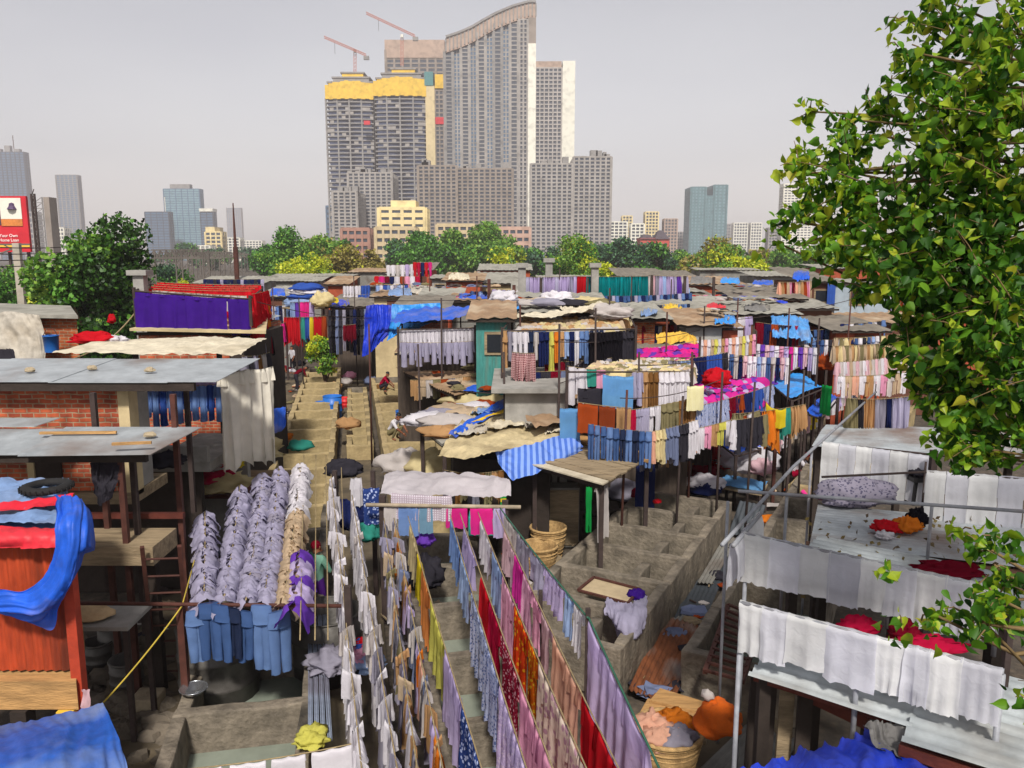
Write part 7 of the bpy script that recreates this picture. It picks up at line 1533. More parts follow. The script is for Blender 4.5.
tag(MB().blob(W(768, 522, .6), .3, .2, .12, 4).build('cloth_lump', C('orange'), None, True), 'orange cloth lump on the pen wall under the long pipe rail', 'cloth')
# ---- more tarpaulins and sheets weighing down the hut roofs
TP = ((600, 700, 300, 43, 26, BTARP, 'blue'), (458, 480, 298, 39.5, 30, BTARP, 'blue'), (388, 412, 293, 45, 24, GTARP, 'faded blue'), (410, 440, 291, 45.5, 26, WTARP, 'whitish'), (498, 512, 309, 28.6, 22, SKYT, 'sky blue'), (560, 590, 309, 28.6, 28, CTARP, 'cream'), (714, 740, 322, 29.6, 22, SKYT, 'sky blue'), (744, 772, 309, 34.5, 26, STARP, 'smoky grey'), (706, 728, 309, 34.5, 20, RTARP, 'red'), (640, 660, 314, 30.6, 18, GTARP, 'faded blue'), (662, 684, 309, 33.6, 20, YTARP, 'yellow'), (792, 812, 277, 42, 18, BTARP, 'blue'), (330, 352, 304, 46.6, 20, BTARP2, 'deep blue'), (270, 288, 293, 52.8, 16, BTARP, 'blue'), (690, 716, 281, 51, 24, STARP, 'smoky grey'), (720, 740, 282, 51, 20, SKYT, 'sky blue'), (590, 612, 297, 42.8, 22, WTARP, 'whitish'), (752, 776, 285, 57, 22, BTARP, 'blue'), (448, 474, 278, 51, 22, CTARP, 'cream'))
for i, (px, _x, py, d, w_, m_, cw) in enumerate(TP):
    sheet('tarpaulin', [[Q(px, py + 4, d - .9), Q(px + w_ * .5, py + 5, d - .95), Q(px + w_, py + 3, d - .9)], [Q(px + 1, py, d), Q(px + w_ * .5, py - 1, d), Q(px + w_ - 1, py, d)], [Q(px + 2, py - 3, d + 2.2), Q(px + w_ * .5, py - 3.4, d + 2.2), Q(px + w_ - 2, py - 3, d + 2.2)]], m_, f'{cw} tarpaulin weighing down a hut roof, {ordw(i)} of those on the back roofs', 'tarpaulin', amp=.13, fr=.9, seed=i, nu=20, nv=12)
# ================================================================== left middle: purple sheet hut, canvas shack, lane
t = hut('two storey brick hut topped by purple sheets and red washing', 138, 228, 22, 331, 5, 'brick', TIN, over=.1, slope=.01)
MB().box(Q(226, 340, 22).x + .02, Q(242, 340, 22).x, 22.1, 26, 0, 4.95).build('entry_shade', BLACKW, t)  # solid dark box painted for the shade of an open entry
x0, x1 = Q(133, 330, 21.9).x, Q(268, 330, 21.9).x
MB().slab([(x0, 21.7, 5.26), (x1, 21.7, 5.18), (x1 - 1.4, 26.6, 5.3), (x0, 26.6, 5.34)], .07).build('roof_slab', CREAMC, t)
ZR = 5.3
r0, r1 = Q(134, 291, 22), Q(250, 299, 22)
rack('roof rack of thin poles carrying the purple sheets', [r0, r1, Q(262, 289, 26.5), Q(150, 284, 26.5)], ZR)
pts = rope_pts(r0, r1, .02, 60); line('clothes_line', pts, .012, ROPE, 'rope of the purple sheets')
hang('purple_sheet', pts, .0, .8, .98, C('purple'), 'wide purple sheet hung along the front of the brick hut roof', 'sheet', 'purple sheets on the roof', folds=5, amp=.07, seed=3, hem=.12, back=.1, nz=16, n=60)
hang('purple_sheet', pts, .805, 1., 1.0, C('purple'), 'narrow purple sheet at the right end of the brick hut roof', 'sheet', 'purple sheets on the roof', folds=2, amp=.06, seed=5, back=.1, nz=14)
row(I('garment', 'off-white', 12, 1.), Q(152, 290, 22.8), Q(246, 296, 22.8), 'the pale line just behind the purple sheets', .02)
for k in range(4): row([('towel', 'red', C('red'), 1.35)] * 13, Q(148 + k * 3, 288 - k * 2, 23.4 + k * .9), Q(252 + k * 3, 291 - k * 2, 23.4 + k * .9), f'the {ORD[k]} red shirt line back on the brick hut roof', .03)  # lines of red shirts, drawn with the towel shape
row([('shirt', 'red', C('red'), 1.5)] * 6, Q(252, 294, 22.6), Q(268, 290, 26.5), 'the red line right of the roof washing', .02)
row([('shirt', 'red', C('red'), 1.3)] * 5 + [('shirt', 'orange', C('orange'), 1.2)], Q(252, 312, 22.4), Q(268, 305, 26), 'the lower red line right of the roof', .02)
row([('garment', cn, C(cn), 1.7) for cn in ('maroon', 'charcoal', 'grey', 'maroon', 'violet', 'charcoal', 'grey lilac', 'maroon', 'black')], Q(240, 337, 22.3), Q(272, 330, 25), 'the dark line under the right eaves of the brick hut', .05)
row([('garment', cn, C(cn), 1.7) for cn in ('grey', 'charcoal', 'grey lilac', 'brown', 'off-white', 'charcoal')], Q(242, 356, 21.5), Q(270, 352, 23.5), 'the lower dark line under the right eaves', .05)
t = thing('concrete_pillar', 'grey concrete pillar with a cap beside the dark leafy tree', 'pillar', Q(140, 330, 23.2)); q = Q(140, 275, 23.2)
MB().beam((q.x, 23.2, 3.2), (q.x, 23.2, 6.65), .3, .3).build('shaft', GREYC, t); MB().box(q.x - .28, q.x + .28, 22.95, 23.45, 6.655, 6.8).build('cap', GREYC, t)
x1 = Q(76, 312, 22).x
t = thing('canvas_shack', 'small brick shack with a cream canvas front at the picture edge', 'shack', (x1 - 2, 22, 0))
MB().hexa([(-18, 22), (x1, 22), (x1 - 1.8, 25), (-18, 25)], 0, 5.5).build('wall', BRICKO, t); MB().slab([(-18, 21.7, 5.72), (x1 + .2, 21.7, 5.6), (x1 - 1.9, 25.2, 5.66), (-18, 25.2, 5.8)], .08).build('roof', GROOF, t)
sheet('canvas_front', [[Q(-20, 312, 21.6), Q(20, 313, 21.6), Q(42, 315, 21.6)], [Q(-20, 338, 21.5), Q(22, 338, 21.4), Q(46, 340, 21.5)], [Q(-20, 366, 21.4), Q(22, 366, 21.2), Q(44, 368, 21.4)]], WTARP, None, None, t, amp=.1, fr=1, seed=6, fold=3)
t = thing('bucket', 'blue plastic tub hung on the brick shack wall', 'tub', Q(52, 350, 21.5)); q = Q(52, 352, 21.4)
MB().lathe(q, [(.17, 0), (.2, .45), (.22, .45), (.19, .42), (.15, .03), (0, .03)], 16).build('body', BPL, t, True); MB().tube([q + V(-.2, 0, .43), q + V(-.1, 0, .62), q + V(.1, 0, .62), q + V(.2, 0, .43)], .012, 5).build('handle', RUST, t)
sheet('cloth', [[Q(-10, 350, 19.5), Q(16, 350, 19.5)], [Q(-10, 372, 19.3), Q(18, 372, 19.3)]], C('charcoal'), 'charcoal cloth draped at the foot of the canvas front', 'cloth', amp=.1, seed=2, nu=16, nv=10)
line('rope', rope_pts(Q(60, 362, 18), Q(140, 306, 23), .3), .02, ROPE, 'slack rope from the canvas roof up to the concrete pillar', 'rope')
tag(MB().blob(Q(112, 323, 20.5), .09, .09, .14, 3, .4).build('rag', C('red'), None, True), 'red rag tied on the slack rope by the pillar', 'rag')
# ---- lane stalls
tree('small bright tree growing between the wash pens in the lane', W(325, 395, 0), 3.6, 1.0, [LM, LY, LM], 2600, .17, .09, .2, 77, lobes=16, name='small_tree')
b0 = Q(304, 300, 46)
t = thing('cloth_stall', 'stall heaped with folded blue and white sheets beyond the brick hut', 'stall', V(b0.x, 46, 0)); x = b0.x
for dx in (-1.1, 1.1):
    for dy in (0, 2): MB().beam((x + dx, 46 + dy, 0), (x + dx, 46 + dy, 4.2), .1).build('post', DARKP, t)
MB().box(x - 1.25, x + 1.25, 45.9, 48.2, 4.2, 4.3).build('top', WOOD, t)
for i, (cn, w_, h_, z, lab) in enumerate((('pale blue', 1.3, .5, 4.3, 'pale blue sheet pile, lowest on the sheet stall'), ('blue', 1.15, .3, 4.72, 'blue sheet pile, second up on the sheet stall'), ('white', 1.0, .3, 4.98, 'white sheet pile, third up on the sheet stall'), ('blue', .95, .3, 5.2, 'blue sheet pile, topmost on the sheet stall'))): tag(MB().blob((x, 46.8, z), w_, .9, h_, i + 3, .2).build('sheet_pile', C(cn), None, True), lab, 'sheets')
row(I('garment', 'pale blue', 1, 2.6) + I('garment', 'violet', 1, 2.6) + I('garment', 'hot pink', 2, 2.8) + I('garment', 'lilac', 1, 2.6), Q(290, 302, 45.4), Q(314, 301, 45.4), 'the pink and lilac line before the sheet stall', .03)
row(I('garment', 'red', 4, 2.8) + I('garment', 'sea green', 1, 2.6) + I('garment', 'blue', 1, 2.6) + I('garment', 'yellow', 1, 2.6) + I('garment', 'red', 2, 2.6) + I('garment', 'rust', 1, 2.6), Q(284, 317, 43), Q(326, 316, 43), 'the red and rainbow line before the sheet stall', .03)
sheet('yellow_sheet', [[Q(322, 297, 46), Q(338, 299, 46)], [Q(324, 303, 45), Q(339, 304, 45)]], C('yellow'), 'yellow sheet spread right of the sheet stall', 'sheet', amp=.1, nu=12, nv=8)
tag(MB().blob(Q(322, 306, 45), .55, .45, .5, 9, .4).build('sheet_pile', C('cream'), None, True), 'cream sheet pile right of the sheet stall', 'sheets')
for k in range(3): row([('trousers', cn, C(cn), 1.3) for cn in ['charcoal', 'black', 'blue grey', 'charcoal', 'grey', 'black', 'charcoal', 'navy', 'black', 'charcoal', 'blue grey']], Q(328, 310 + 10 * k, 43 - k), Q(367, 309 + 10 * k, 43 - k), f'the {ORD[k]} dark trouser line down beyond the small tree', .03)
row(I('garment', 'maroon', 5, 1.6), Q(343, 325, 40.2), Q(356, 324, 40.2), 'the maroon patch among the dark trousers', .02)
row(I('shirt', 'white', 6, 1.6) + I('shirt', 'blue', 3, 1.6), Q(343, 286, 50), Q(370, 285, 50), 'the white and blue line by the draped hut', .02)
row(I('shirt', 'white', 5, 1.6) + I('shirt', 'blue', 4, 1.6), Q(343, 295, 49), Q(370, 294, 49), 'the second white line by the draped hut', .02)
for k in range(3): row([('towel', cn, C(cn), 1.5) for cn in ['navy', 'dark denim', 'navy', 'charcoal', 'navy', 'grey lilac'] * 3], Q(203 + 3 * k, 279 + 5 * k, 62 - 4 * k), Q(264, 279 + 5 * k, 62 - 4 * k), f'the {ORD[k]} navy shirt line down behind red roof washing', .03)  # navy shirts, hung here as plain towel shapes
row([('garment', cn, C(cn), 1.8) for cn in ('pale pink', 'maroon', 'crimson', 'off-white', 'hot pink', 'maroon')], Q(270, 326, 36), Q(286, 322, 38), 'the pink and maroon line right of the brick hut', .03)
hut('low dark hut behind the lane trousers', 330, 370, 46, 306, 4, 'dark', DROOF)
hut('low tin hut at the left of the lane beyond the brick hut', 262, 290, 52, 296, 4, 'tin', GROOF, door=.5)
hut('small rusty hut right of the sheet stall', 328, 346, 56, 284, 4, 'rust', TROOF)
hut('long grey hut behind the navy washing', 196, 262, 68, 283, 4, 'tin', GROOF)
for i, (px, py, r, h, m, lab) in enumerate(((333, 418, .42, 1.0, BPL, 'big blue barrel standing between the lane pens'), (322, 415, .3, .6, BPL, 'small blue tub left of the big blue barrel'), (276, 425, .4, .6, BPL, 'blue tub under the hanging canvas edge'), (345, 408, .25, .5, mat('red plastic', '#c01f25', .5), 'red plastic can right of the big blue barrel'))): drum(lab, W(px, py, .0), r, h, m, 'barrel' if i < 1 else 'plastic_tub')
sheet('tarpaulin', [[Q(266, 412, 21), Q(284, 410, 21.5)], [Q(268, 424, 20.6), Q(284, 424, 21)], [Q(268, 434, 20.5), Q(280, 432, 20.8)]], BTARP, 'blue tarpaulin scrap hanging right of the cream canvas', 'tarpaulin', amp=.1, fr=2, nu=16, nv=12)
LC = [('white', 292, 372), ('charcoal', 300, 366), ('maroon', 283, 372), ('yellow', 278, 384), ('pink', 350, 378), ('pale pink', 360, 372), ('white', 344, 366), ('grey', 290, 358), ('navy', 303, 354), ('red', 296, 352), ('khaki', 326, 402), ('crimson', 274, 350), ('blue grey', 372, 384), ('maroon', 383, 378),
      ('off-white', 345, 384), ('blue', 352, 356), ('tan', 336, 388), ('tan', 348, 428), ('orange', 284, 440), ('sea green', 300, 450), ('white', 310, 362), ('grey', 368, 366), ('brown', 380, 392)]
for i, (cn, px, py) in enumerate(LC):
    p = W(px, py, .85 if py > 415 else .4); r = .17 + .15 * ((i * 7) % 5) / 4
    tag(MB().blob(p, r * 1.3, r, r * .8, i + 15, .4, 16, 10).build('washing_heap', C(cn), None, True), f'{cn} washing heap in the pen lane, {ordw(i)} of the scatter around the small tree', 'laundry', 'washing heaps in the pen lane')
PEOPLE = ((393, 440, 'crouch', 'white', 'khaki', .9, 1.2, 'person in a white shirt crouching beside the middle pens under the brown tin roof'), (298, 392, 'bend', 'maroon', 'charcoal', .8, 2.0, 'person in maroon bending over the far left pens'), (281, 388, 'stand', 'grey', 'navy', 0, 1.0, 'person in grey standing left of the far pens'), (293, 374, 'stand', 'white', 'charcoal', 0, -.6, 'person in white standing among heaps left of the small tree'), (357, 376, 'bend', 'pink', 'off-white', 0, .4, 'person in pink bending behind the small tree'), (366, 362, 'stand', 'white', 'blue grey', 0, .2, 'person in white standing before the dark trousers'), (383, 392, 'crouch', 'crimson', 'charcoal', .8, 1.6, 'person in crimson crouching at the far end of the middle pens'), (308, 358, 'stand', 'navy', 'charcoal', 0, 2.4, 'person in navy standing beyond the small tree'), (765, 446, 'bend', 'khaki', 'charcoal', 0, .9, 'person in khaki bending by the grey washing above the white heap'))
for i, (px, py, po, sh, lo, z, rz, lab) in enumerate(PEOPLE): person(W(px, py, z * .9 if po == 'crouch' else 0), rz, po, C(sh), C(lo), SKIN, HAIR, lab)

# ================================================================== back rows of huts
BH = ((374, 440, 296, 44, 'cream', TROOF, 'long low hut with a tan roof behind the blue awning', .3, None), (388, 416, 274, 66, 'cream', GROOF, 'pale far hut under white laundry before the grove', None, .5), (414, 430, 270, 68, 'rust', DROOF, 'red far hut beside the pale one before the grove', .5, None), (432, 452, 278, 60, 'grey', GROOF, 'grey far hut right of the red one', None, .4), (446, 480, 280, 50, 'rust', TROOF, 'brick red hut with a tan roof left of the dark rack posts', None, None),
      (478, 516, 283, 54, 'cream', GROOF, 'cream hut under a pale roof left of the concrete pillars', None, .5), (452, 500, 300, 38, 'tin', TROOF, 'low hut with a tan roof behind the teal one', None, None), (516, 548, 290, 48, 'dark', GROOF, 'dark hut between the concrete pillars', .4, None), (586, 650, 300, 42, 'grey', GROOF, 'long grey hut under the teal washing', None, None), (652, 690, 305, 40, 'rust', GROOF, 'brick red hut under the lowest jeans line', None, None),
      (690, 742, 284, 50, 'rust', TROOF, 'wide orange red hut right of the lilac washing', None, .6), (664, 700, 280, 58, 'dark', DROOF, 'dark hut behind the lilac washing end', None, None), (742, 780, 288, 56, 'brown', GROOF, 'brown hut behind the deep blue tarpaulin wall, farthest', None, .5), (756, 812, 276, 70, 'tin', GROOF, 'tin hut far behind the red and tan line', None, None), (620, 664, 276, 70, 'brown', DROOF, 'brown far hut behind the teal washing right end', None, None), (540, 600, 278, 74, 'grey', GROOF, 'grey far hut behind the lilac washing', None, None),
      (690, 720, 300, 44, 'brown', DROOF, 'brown shed before the wide orange red hut', .5, None), (884, 930, 300, 44, 'dark', GROOF, 'dark hut right of the grey clad one', None, None), (860, 940, 322, 36, 'brown', TROOF, 'low brown hut under the branches', .5, None), (930, 1010, 300, 40, 'rust', GROOF, 'brick hut deep behind the branches', None, None), (370, 396, 286, 58, 'tin', DROOF, 'small tin hut left of the pale far hut', None, None),
      (318, 350, 276, 84, 'rust', GROOF, 'far brick hut before the bright yellow tree', None, None), (350, 388, 272, 88, 'tin', TROOF, 'far tin hut before the olive tree', None, None), (480, 530, 270, 86, 'rust', GROOF, 'far brick hut before the grove end', None, None), (700, 760, 270, 84, 'tin', GROOF, 'far tin hut before the spreading olive tree', None, None), (820, 880, 268, 80, 'rust', GROOF, 'far brick hut before the bright hidden tree', None, None), (262, 320, 281, 80, 'tin', GROOF, 'far tin hut left of the bright yellow tree', None, None))
for i, (a, b, y, d, wl, rf_, lab, dr, wn) in enumerate(BH): hut(lab, a, b, d, y, 4 + (i % 3), wl, rf_, door=dr, window=wn, slope=.04 + .03 * (i % 3))
def pillar(lab, px, pyt, d, w_=.32, z0=0):
    q = Q(px, pyt, d); t = thing('concrete_pillar', lab, 'pillar', V(q.x, d, z0)); MB().box(q.x - w_ / 2, q.x + w_ / 2, d - w_ / 2, d + w_ / 2, z0, q.z - .2).build('shaft', GREYC, t); MB().box(q.x - w_ * .8, q.x + w_ * .8, d - w_ * .8, d + w_ * .8, q.z - .195, q.z).build('cap', GREYC, t)
pillar('grey concrete pillar with a cap, left one by the lilac washing', 522, 263, 34); pillar('grey concrete pillar with a cap, middle one by the lilac washing', 549, 258, 37); pillar('grey concrete pillar with a cap, right one by the teal washing', 595, 263, 36)
for (px, py, d, lab) in ((489, 279, 30, 'rusty post left of the left concrete pillar'), (514, 285, 29, 'rusty post right in front of the left concrete pillar'), (652, 275, 36, 'dark post between teal and lilac washing'), (685, 276, 37, 'dark post at the right end of the lilac washing'), (714, 277, 40, 'thin dark post before the wide orange red hut'), (541, 278, 35, 'dark post among the lilac washing')): q = Q(px, py, d); post(lab, q.x, d, 0, q.z, .12, RUST if 'rusty' in lab else DARKP, 'pole')
row([('garment', 'lilac' if i % 4 else 'grey lilac', C('lilac' if i % 4 else 'grey lilac'), 2.3) for i in range(14)], Q(526, 277, 36), Q(577, 276, 36), 'the lilac line among the concrete pillars', .02)
row(I('garment', 'red', 4, 2.2) + I('garment', 'teal', 20, 2.4), Q(574, 276, 36.5), Q(648, 276, 36.5), 'the teal line on the far roof', .03)
row([('garment', cn, C(cn), 2.6) for cn in ('off-white', 'pale pink', 'grey', 'lilac', 'pale blue', 'lavender', 'lilac', 'grey lilac', 'violet', 'off-white', 'grey lilac')], Q(648, 275, 37), Q(688, 276, 37.5), 'the lilac and pink line right of the teal washing', .03)
row([('trousers', cn, C(cn), 1.1) for cn in ['denim', 'dark denim', 'grey lilac', 'light denim', 'navy', 'denim'] * 4], Q(604, 296, 35), Q(692, 293, 36.5), 'the upper jeans line under the teal washing', .05)
row([('trousers', cn, C(cn), 1.2) for cn in ['dark denim', 'light denim', 'denim', 'light denim', 'dark denim'] * 4], Q(628, 305, 33), Q(690, 304, 34), 'the lower jeans line under the teal washing', .04)
row([('shirt', cn, C(cn), 1.4) for cn in ['lilac', 'white', 'grey lilac', 'denim', 'dark denim', 'white', 'sea green', 'lilac']], Q(492, 289, 38), Q(530, 290, 38), 'the mixed line left of the concrete pillars', .03)
row([('shirt', cn, C(cn), 1.4) for cn in ['denim', 'navy', 'pale blue', 'dark denim', 'off-white', 'navy', 'denim']], Q(470, 291, 40), Q(500, 290, 40), 'the blue line before the cream hut', .03)
row([('garment', cn, C(cn), 2.2) for cn in ['hot pink', 'crimson', 'magenta', 'hot pink', 'violet', 'crimson', 'lilac']], Q(446, 296, 39), Q(476, 294, 40), 'the pink and crimson line before the brick red hut', .05)
row([('shirt', cn, C(cn), 1.6) for cn in ['white', 'white', 'off-white', 'white', 'lilac', 'white']], Q(386, 265, 64), Q(414, 264, 64), 'the far white line before the grove', .03)
row([('shirt', cn, C(cn), 1.8) for cn in ['red', 'crimson', 'navy', 'red', 'hot pink']], Q(413, 262, 63), Q(432, 262, 63), 'the far red line before the grove', .03)
row([('shirt', cn, C(cn), 1.5) for cn in ['pale blue', 'white', 'blue', 'light blue', 'white', 'grey', 'pale blue', 'white', 'blue']], Q(376, 285, 50), Q(408, 284, 50), 'the blue and white line above the tan roof', .03)
row([('shirt', cn, C(cn), 1.5) for cn in ['grey', 'charcoal', 'blue grey', 'grey', 'off-white', 'charcoal', 'grey', 'blue grey', 'charcoal', 'grey']], Q(402, 288, 47), Q(446, 286, 48), 'the grey line above the tan roof', .03)
row([('shirt', cn, C(cn), 1.5) for cn in ['red', 'hot pink', 'maroon', 'navy', 'white', 'rust', 'pink', 'white', 'crimson']], Q(374, 276, 58), Q(420, 276, 58), 'the reddish line before the far pale hut', .03)
row([('shirt', cn, C(cn), 1.4) for cn in ['red', 'crimson', 'pink', 'lilac', 'red', 'navy', 'denim', 'pale pink']], Q(690, 295, 45), Q(740, 293, 46), 'the red line before the wide orange red hut', .04)
row([('shirt', cn, C(cn), 1.4) for cn in ['white', 'navy', 'denim', 'grey', 'maroon', 'off-white', 'navy']], Q(744, 286, 50), Q(782, 287, 50), 'the navy and white line before the farthest brown hut', .04)
row([('shirt', cn, C(cn), 1.4) for cn in ['white', 'rust', 'grey', 'navy', 'peach', 'maroon']], Q(890, 296, 42), Q(930, 298, 42), 'the mixed line right of the grey clad hut', .04)
for i, (px, py, d, r, cn, lab) in enumerate(((504, 301, 28, .35, 'white', 'white bundle on the clutter roof below the left pillar'), (555, 301, 30, .4, 'white', 'big white bundle on the roof below the middle pillar'), (610, 318, 27, .5, 'off-white', 'white sacking at the right end of the canvas strip'))):
    p = Q(px, py, d); tag(MB().blob(p, r * 1.3, r, r * .6, i + 25, .4).build('cloth_bundle', C(cn), None, True), lab, 'bundle')
# thin poles standing all through the washing yard
rr = random.Random(31)
PL = [(368, 372, 27, 255), (420, 392, 24, 60), (440, 330, 26.8, 40), (462, 350, 30, 44), (486, 372, 26, 60), (506, 400, 21, 80), (520, 345, 25, 50), (560, 372, 20.2, 70), (598, 356, 22.5, 60), (612, 320, 27, 40), (624, 438, 18.2, 90), (641, 400, 20.6, 60), (668, 352, 26, 50), (680, 444, 18.8, 70), (694, 400, 20.4, 60), (706, 338, 29, 40), (722, 420, 19.6, 60), (738, 330, 31, 40), (752, 430, 19.4, 60), (770, 404, 21, 50), (790, 340, 30, 40), (806, 410, 21.4, 50), (818, 350, 27, 40), (850, 320, 31, 40), (632, 300, 34, 30), (672, 300, 36, 26), (586, 302, 33, 30), (560, 290, 36, 26), (476, 300, 36, 30), (430, 290, 44, 24), (404, 296, 42, 24), (354, 300, 44, 30), (300, 330, 40, 40), (274, 320, 38, 40)]
for i, (px, py, d, hh) in enumerate(sorted(PL)):
    q = Q(px, py - min(hh, 60) * .8, d); tag(MB().tube([V(q.x, d, 0), V(q.x + rr.uniform(-.08, .08), d, q.z)], [.035, .028], 6).build('pole', DARKP if i % 3 else RUST, None, True), f'thin {"dark" if i % 3 else "rusty"} pole, {ordw(i)} from left of those standing through the yard', 'pole', 'thin poles through the yard')
for i, (a, b, d0, d1) in enumerate((((372, 300), (560, 292), 30, 34), ((486, 318), (640, 306), 26, 33), ((560, 342), (700, 330), 21, 29), ((640, 366), (822, 340), 21, 27), ((700, 322), (850, 300), 29, 31), ((470, 392), (570, 380), 22, 21), ((620, 398), (720, 380), 19, 20), ((250, 300), (372, 318), 23, 31))): line('wire', rope_pts(Q(*a, d0), Q(*b, d1), .15), .012, DARKP, f'slack dark wire over the huts, {ordw(i)} of the long ones', 'wire')
def scatter(n, pick, smin, smax, label, seed):
    r_ = random.Random(seed); m = MB()
    for i in range(n):
        p = pick(r_); s_ = r_.uniform(smin, smax); k = r_.random()
        if k < .45: m.blob(p, s_ * 1.3, s_, s_ * .5, i, .5, 9, 6, mi=r_.randrange(8))
        elif k < .7:
            a = r_.uniform(0, 3.1); e = V(math.cos(a), math.sin(a), r_.uniform(-.05, .05)) * s_ * 3; m.beam(p + V(0, 0, .05), p + V(0, 0, .05) + e, .03, .03, 6 + (i % 2))
        else:
            a = r_.uniform(0, 3.1); e = V(math.cos(a), math.sin(a), 0) * s_ * 1.6; f = V(-e.y, e.x, 0) * .7
            m.grid([[p + e * u + f * v + V(0, 0, .04 + .06 * noise.noise((p + e * u + f * v) * 9)) for u in (-1, -.3, .3, 1)] for v in (-1, -.3, .3, 1)], r_.randrange(8))
    stuff(m.build('litter', [C('off-white'), C('beige'), C('charcoal'), C('blue grey'), C('rust'), C('khaki'), WOOD, DARKP], None, False), label, 'litter')
def on_roofs(r_):
    while True:
        px, py, lo, hi = r_.choice(((500, 606, 305, 313), (690, 800, 335, 372), (400, 530, 355, 392), (686, 740, 316, 324), (700, 790, 304, 313), (580, 650, 292, 300), (446, 500, 290, 302), (374, 440, 288, 297), (730, 810, 290, 298), (800, 880, 335, 352)))
        z = {500: 5.35, 690: 3.62, 400: 3.2, 686: 4.75, 700: 5.0, 580: 5.1, 446: 5.3, 374: 5.0, 730: 5.2, 800: 3.55}[px]
        return W(r_.uniform(px, py), r_.uniform(lo, hi), z) if z < 4 else (lambda d: Q(r_.uniform(px, py), lo, d) * 1)({500: 29, 686: 30, 700: 34.5, 580: 43, 446: 39, 374: 45, 730: 40}[px] + r_.uniform(0, 2)) + V(0, 0, .15)
scatter(240, on_roofs, .06, .22, 'scraps, sticks and stones littering the hut roofs', 5)
def on_lane(r_):
    k = r_.random()
    if k < .5: v = r_.uniform(14, 44); return V(-4.6 - .2 * (v - 8) + r_.uniform(-1.4, 1.1), v, .1)
    if k < .75: v = r_.uniform(12, 24); return V(1.6 + (v - 10) * .5 + r_.uniform(-.5, 1.2) - .2, v, .1)
    return V(r_.uniform(-2.5, 3.5), r_.uniform(14.5, 20), .1)
scatter(420, on_lane, .05, .2, 'rags, sticks and stones littering the lanes between the pens', 6)
XR = ((('tan', 'beige', 'off-white', 'khaki', 'rust', 'grey', 'beige', 'tan'), 410, 380, 470, 376, 25.5, 'the drab line under the white shirts'), (('white', 'pale blue', 'lilac', 'white', 'grey', 'pink', 'white', 'off-white', 'pale blue'), 604, 286, 690, 288, 40, 'the pale line behind the teal washing'), (('denim', 'navy', 'light denim', 'denim', 'charcoal', 'dark denim', 'denim', 'navy', 'light denim'), 700, 372, 770, 362, 24.5, 'the jeans line behind the magenta ropes'),
      (('peach', 'white', 'pink', 'tan', 'lemon', 'white', 'sea green', 'rust', 'white', 'khaki'), 690, 430, 760, 410, 19.2, 'the mixed low line before the blue slope'), (('white', 'grey', 'white', 'off-white', 'grey lilac', 'white', 'lilac'), 700, 318, 752, 316, 31, 'the pale line before the black shed'), (('maroon', 'navy', 'rust', 'charcoal', 'navy', 'crimson', 'grey'), 756, 322, 806, 326, 31, 'the dark line before the blue heap'),
      (('orange', 'lemon', 'white', 'peach', 'pink', 'white', 'tan', 'beige', 'white'), 640, 348, 700, 340, 27, 'the pastel line behind the magenta ropes'), (('charcoal', 'navy', 'charcoal', 'maroon', 'blue grey', 'black', 'navy', 'charcoal', 'grey', 'black'), 520, 372, 620, 366, 21.8, 'the dark low line under the central rack'), (('blue', 'white', 'light blue', 'navy', 'white', 'pale blue', 'blue'), 268, 306, 292, 304, 47, 'the blue line left of the sheet stall'),
      (('red', 'pink', 'white', 'navy', 'orange', 'violet', 'teal', 'white'), 310, 292, 345, 291, 58, 'the bright far line right of the sheet stall'), (('white', 'beige', 'peach', 'white', 'tan', 'white', 'pink', 'off-white', 'beige', 'white'), 838, 376, 908, 372, 22.5, 'the lowest pale line beneath the branches'), (('grey', 'khaki', 'charcoal', 'tan', 'grey', 'brown', 'charcoal'), 640, 446, 690, 436, 18.8, 'the drab line above the brazier'))
for (cs_, xa, ya, xb, yb, d_, wh) in XR: row([('towel', cn, C(cn), 1.0 if d_ < 30 else 1.6) for cn in cs_ for _ in range(2)], Q(xa, ya, d_), Q(xb, yb, d_ + .8), wh, .04)
BH2 = ((704, 748, 306, 37, 'rust', TROOF, 'low rusty hut squeezed before the brown shed'), (640, 672, 312, 35, 'grey', DROOF, 'low grey hut squeezed behind the orange brick one'), (756, 796, 304, 42, 'tin', TROOF, 'small tan roofed hut before the deep blue tarpaulin wall'), (600, 634, 312, 33, 'brown', TROOF, 'low brown hut right behind the black trousers'), (792, 832, 308, 37, 'brown', GROOF, 'low brown hut under the red and tan line'), (420, 456, 300, 41, 'rust', GROOF, 'low rusty hut behind the blue awning'), (512, 560, 300, 37, 'tin', TROOF, 'low tan roofed hut behind the clutter topped roof'), (836, 884, 330, 33, 'rust', DROOF, 'low rusty hut under the second tan line'), (566, 600, 296, 40, 'brown', DROOF, 'low brown hut left of the long grey one'), (660, 700, 292, 47, 'brown', GROOF, 'low brown hut behind the jeans lines'))
for i, (a, b, y, d, wl, rf_, lab) in enumerate(BH2): hut(lab, a, b, d, y, 3 + (i % 2), wl, rf_, slope=.05 + .03 * (i % 3), door=.3 + .1 * (i % 4) if i % 2 else None)
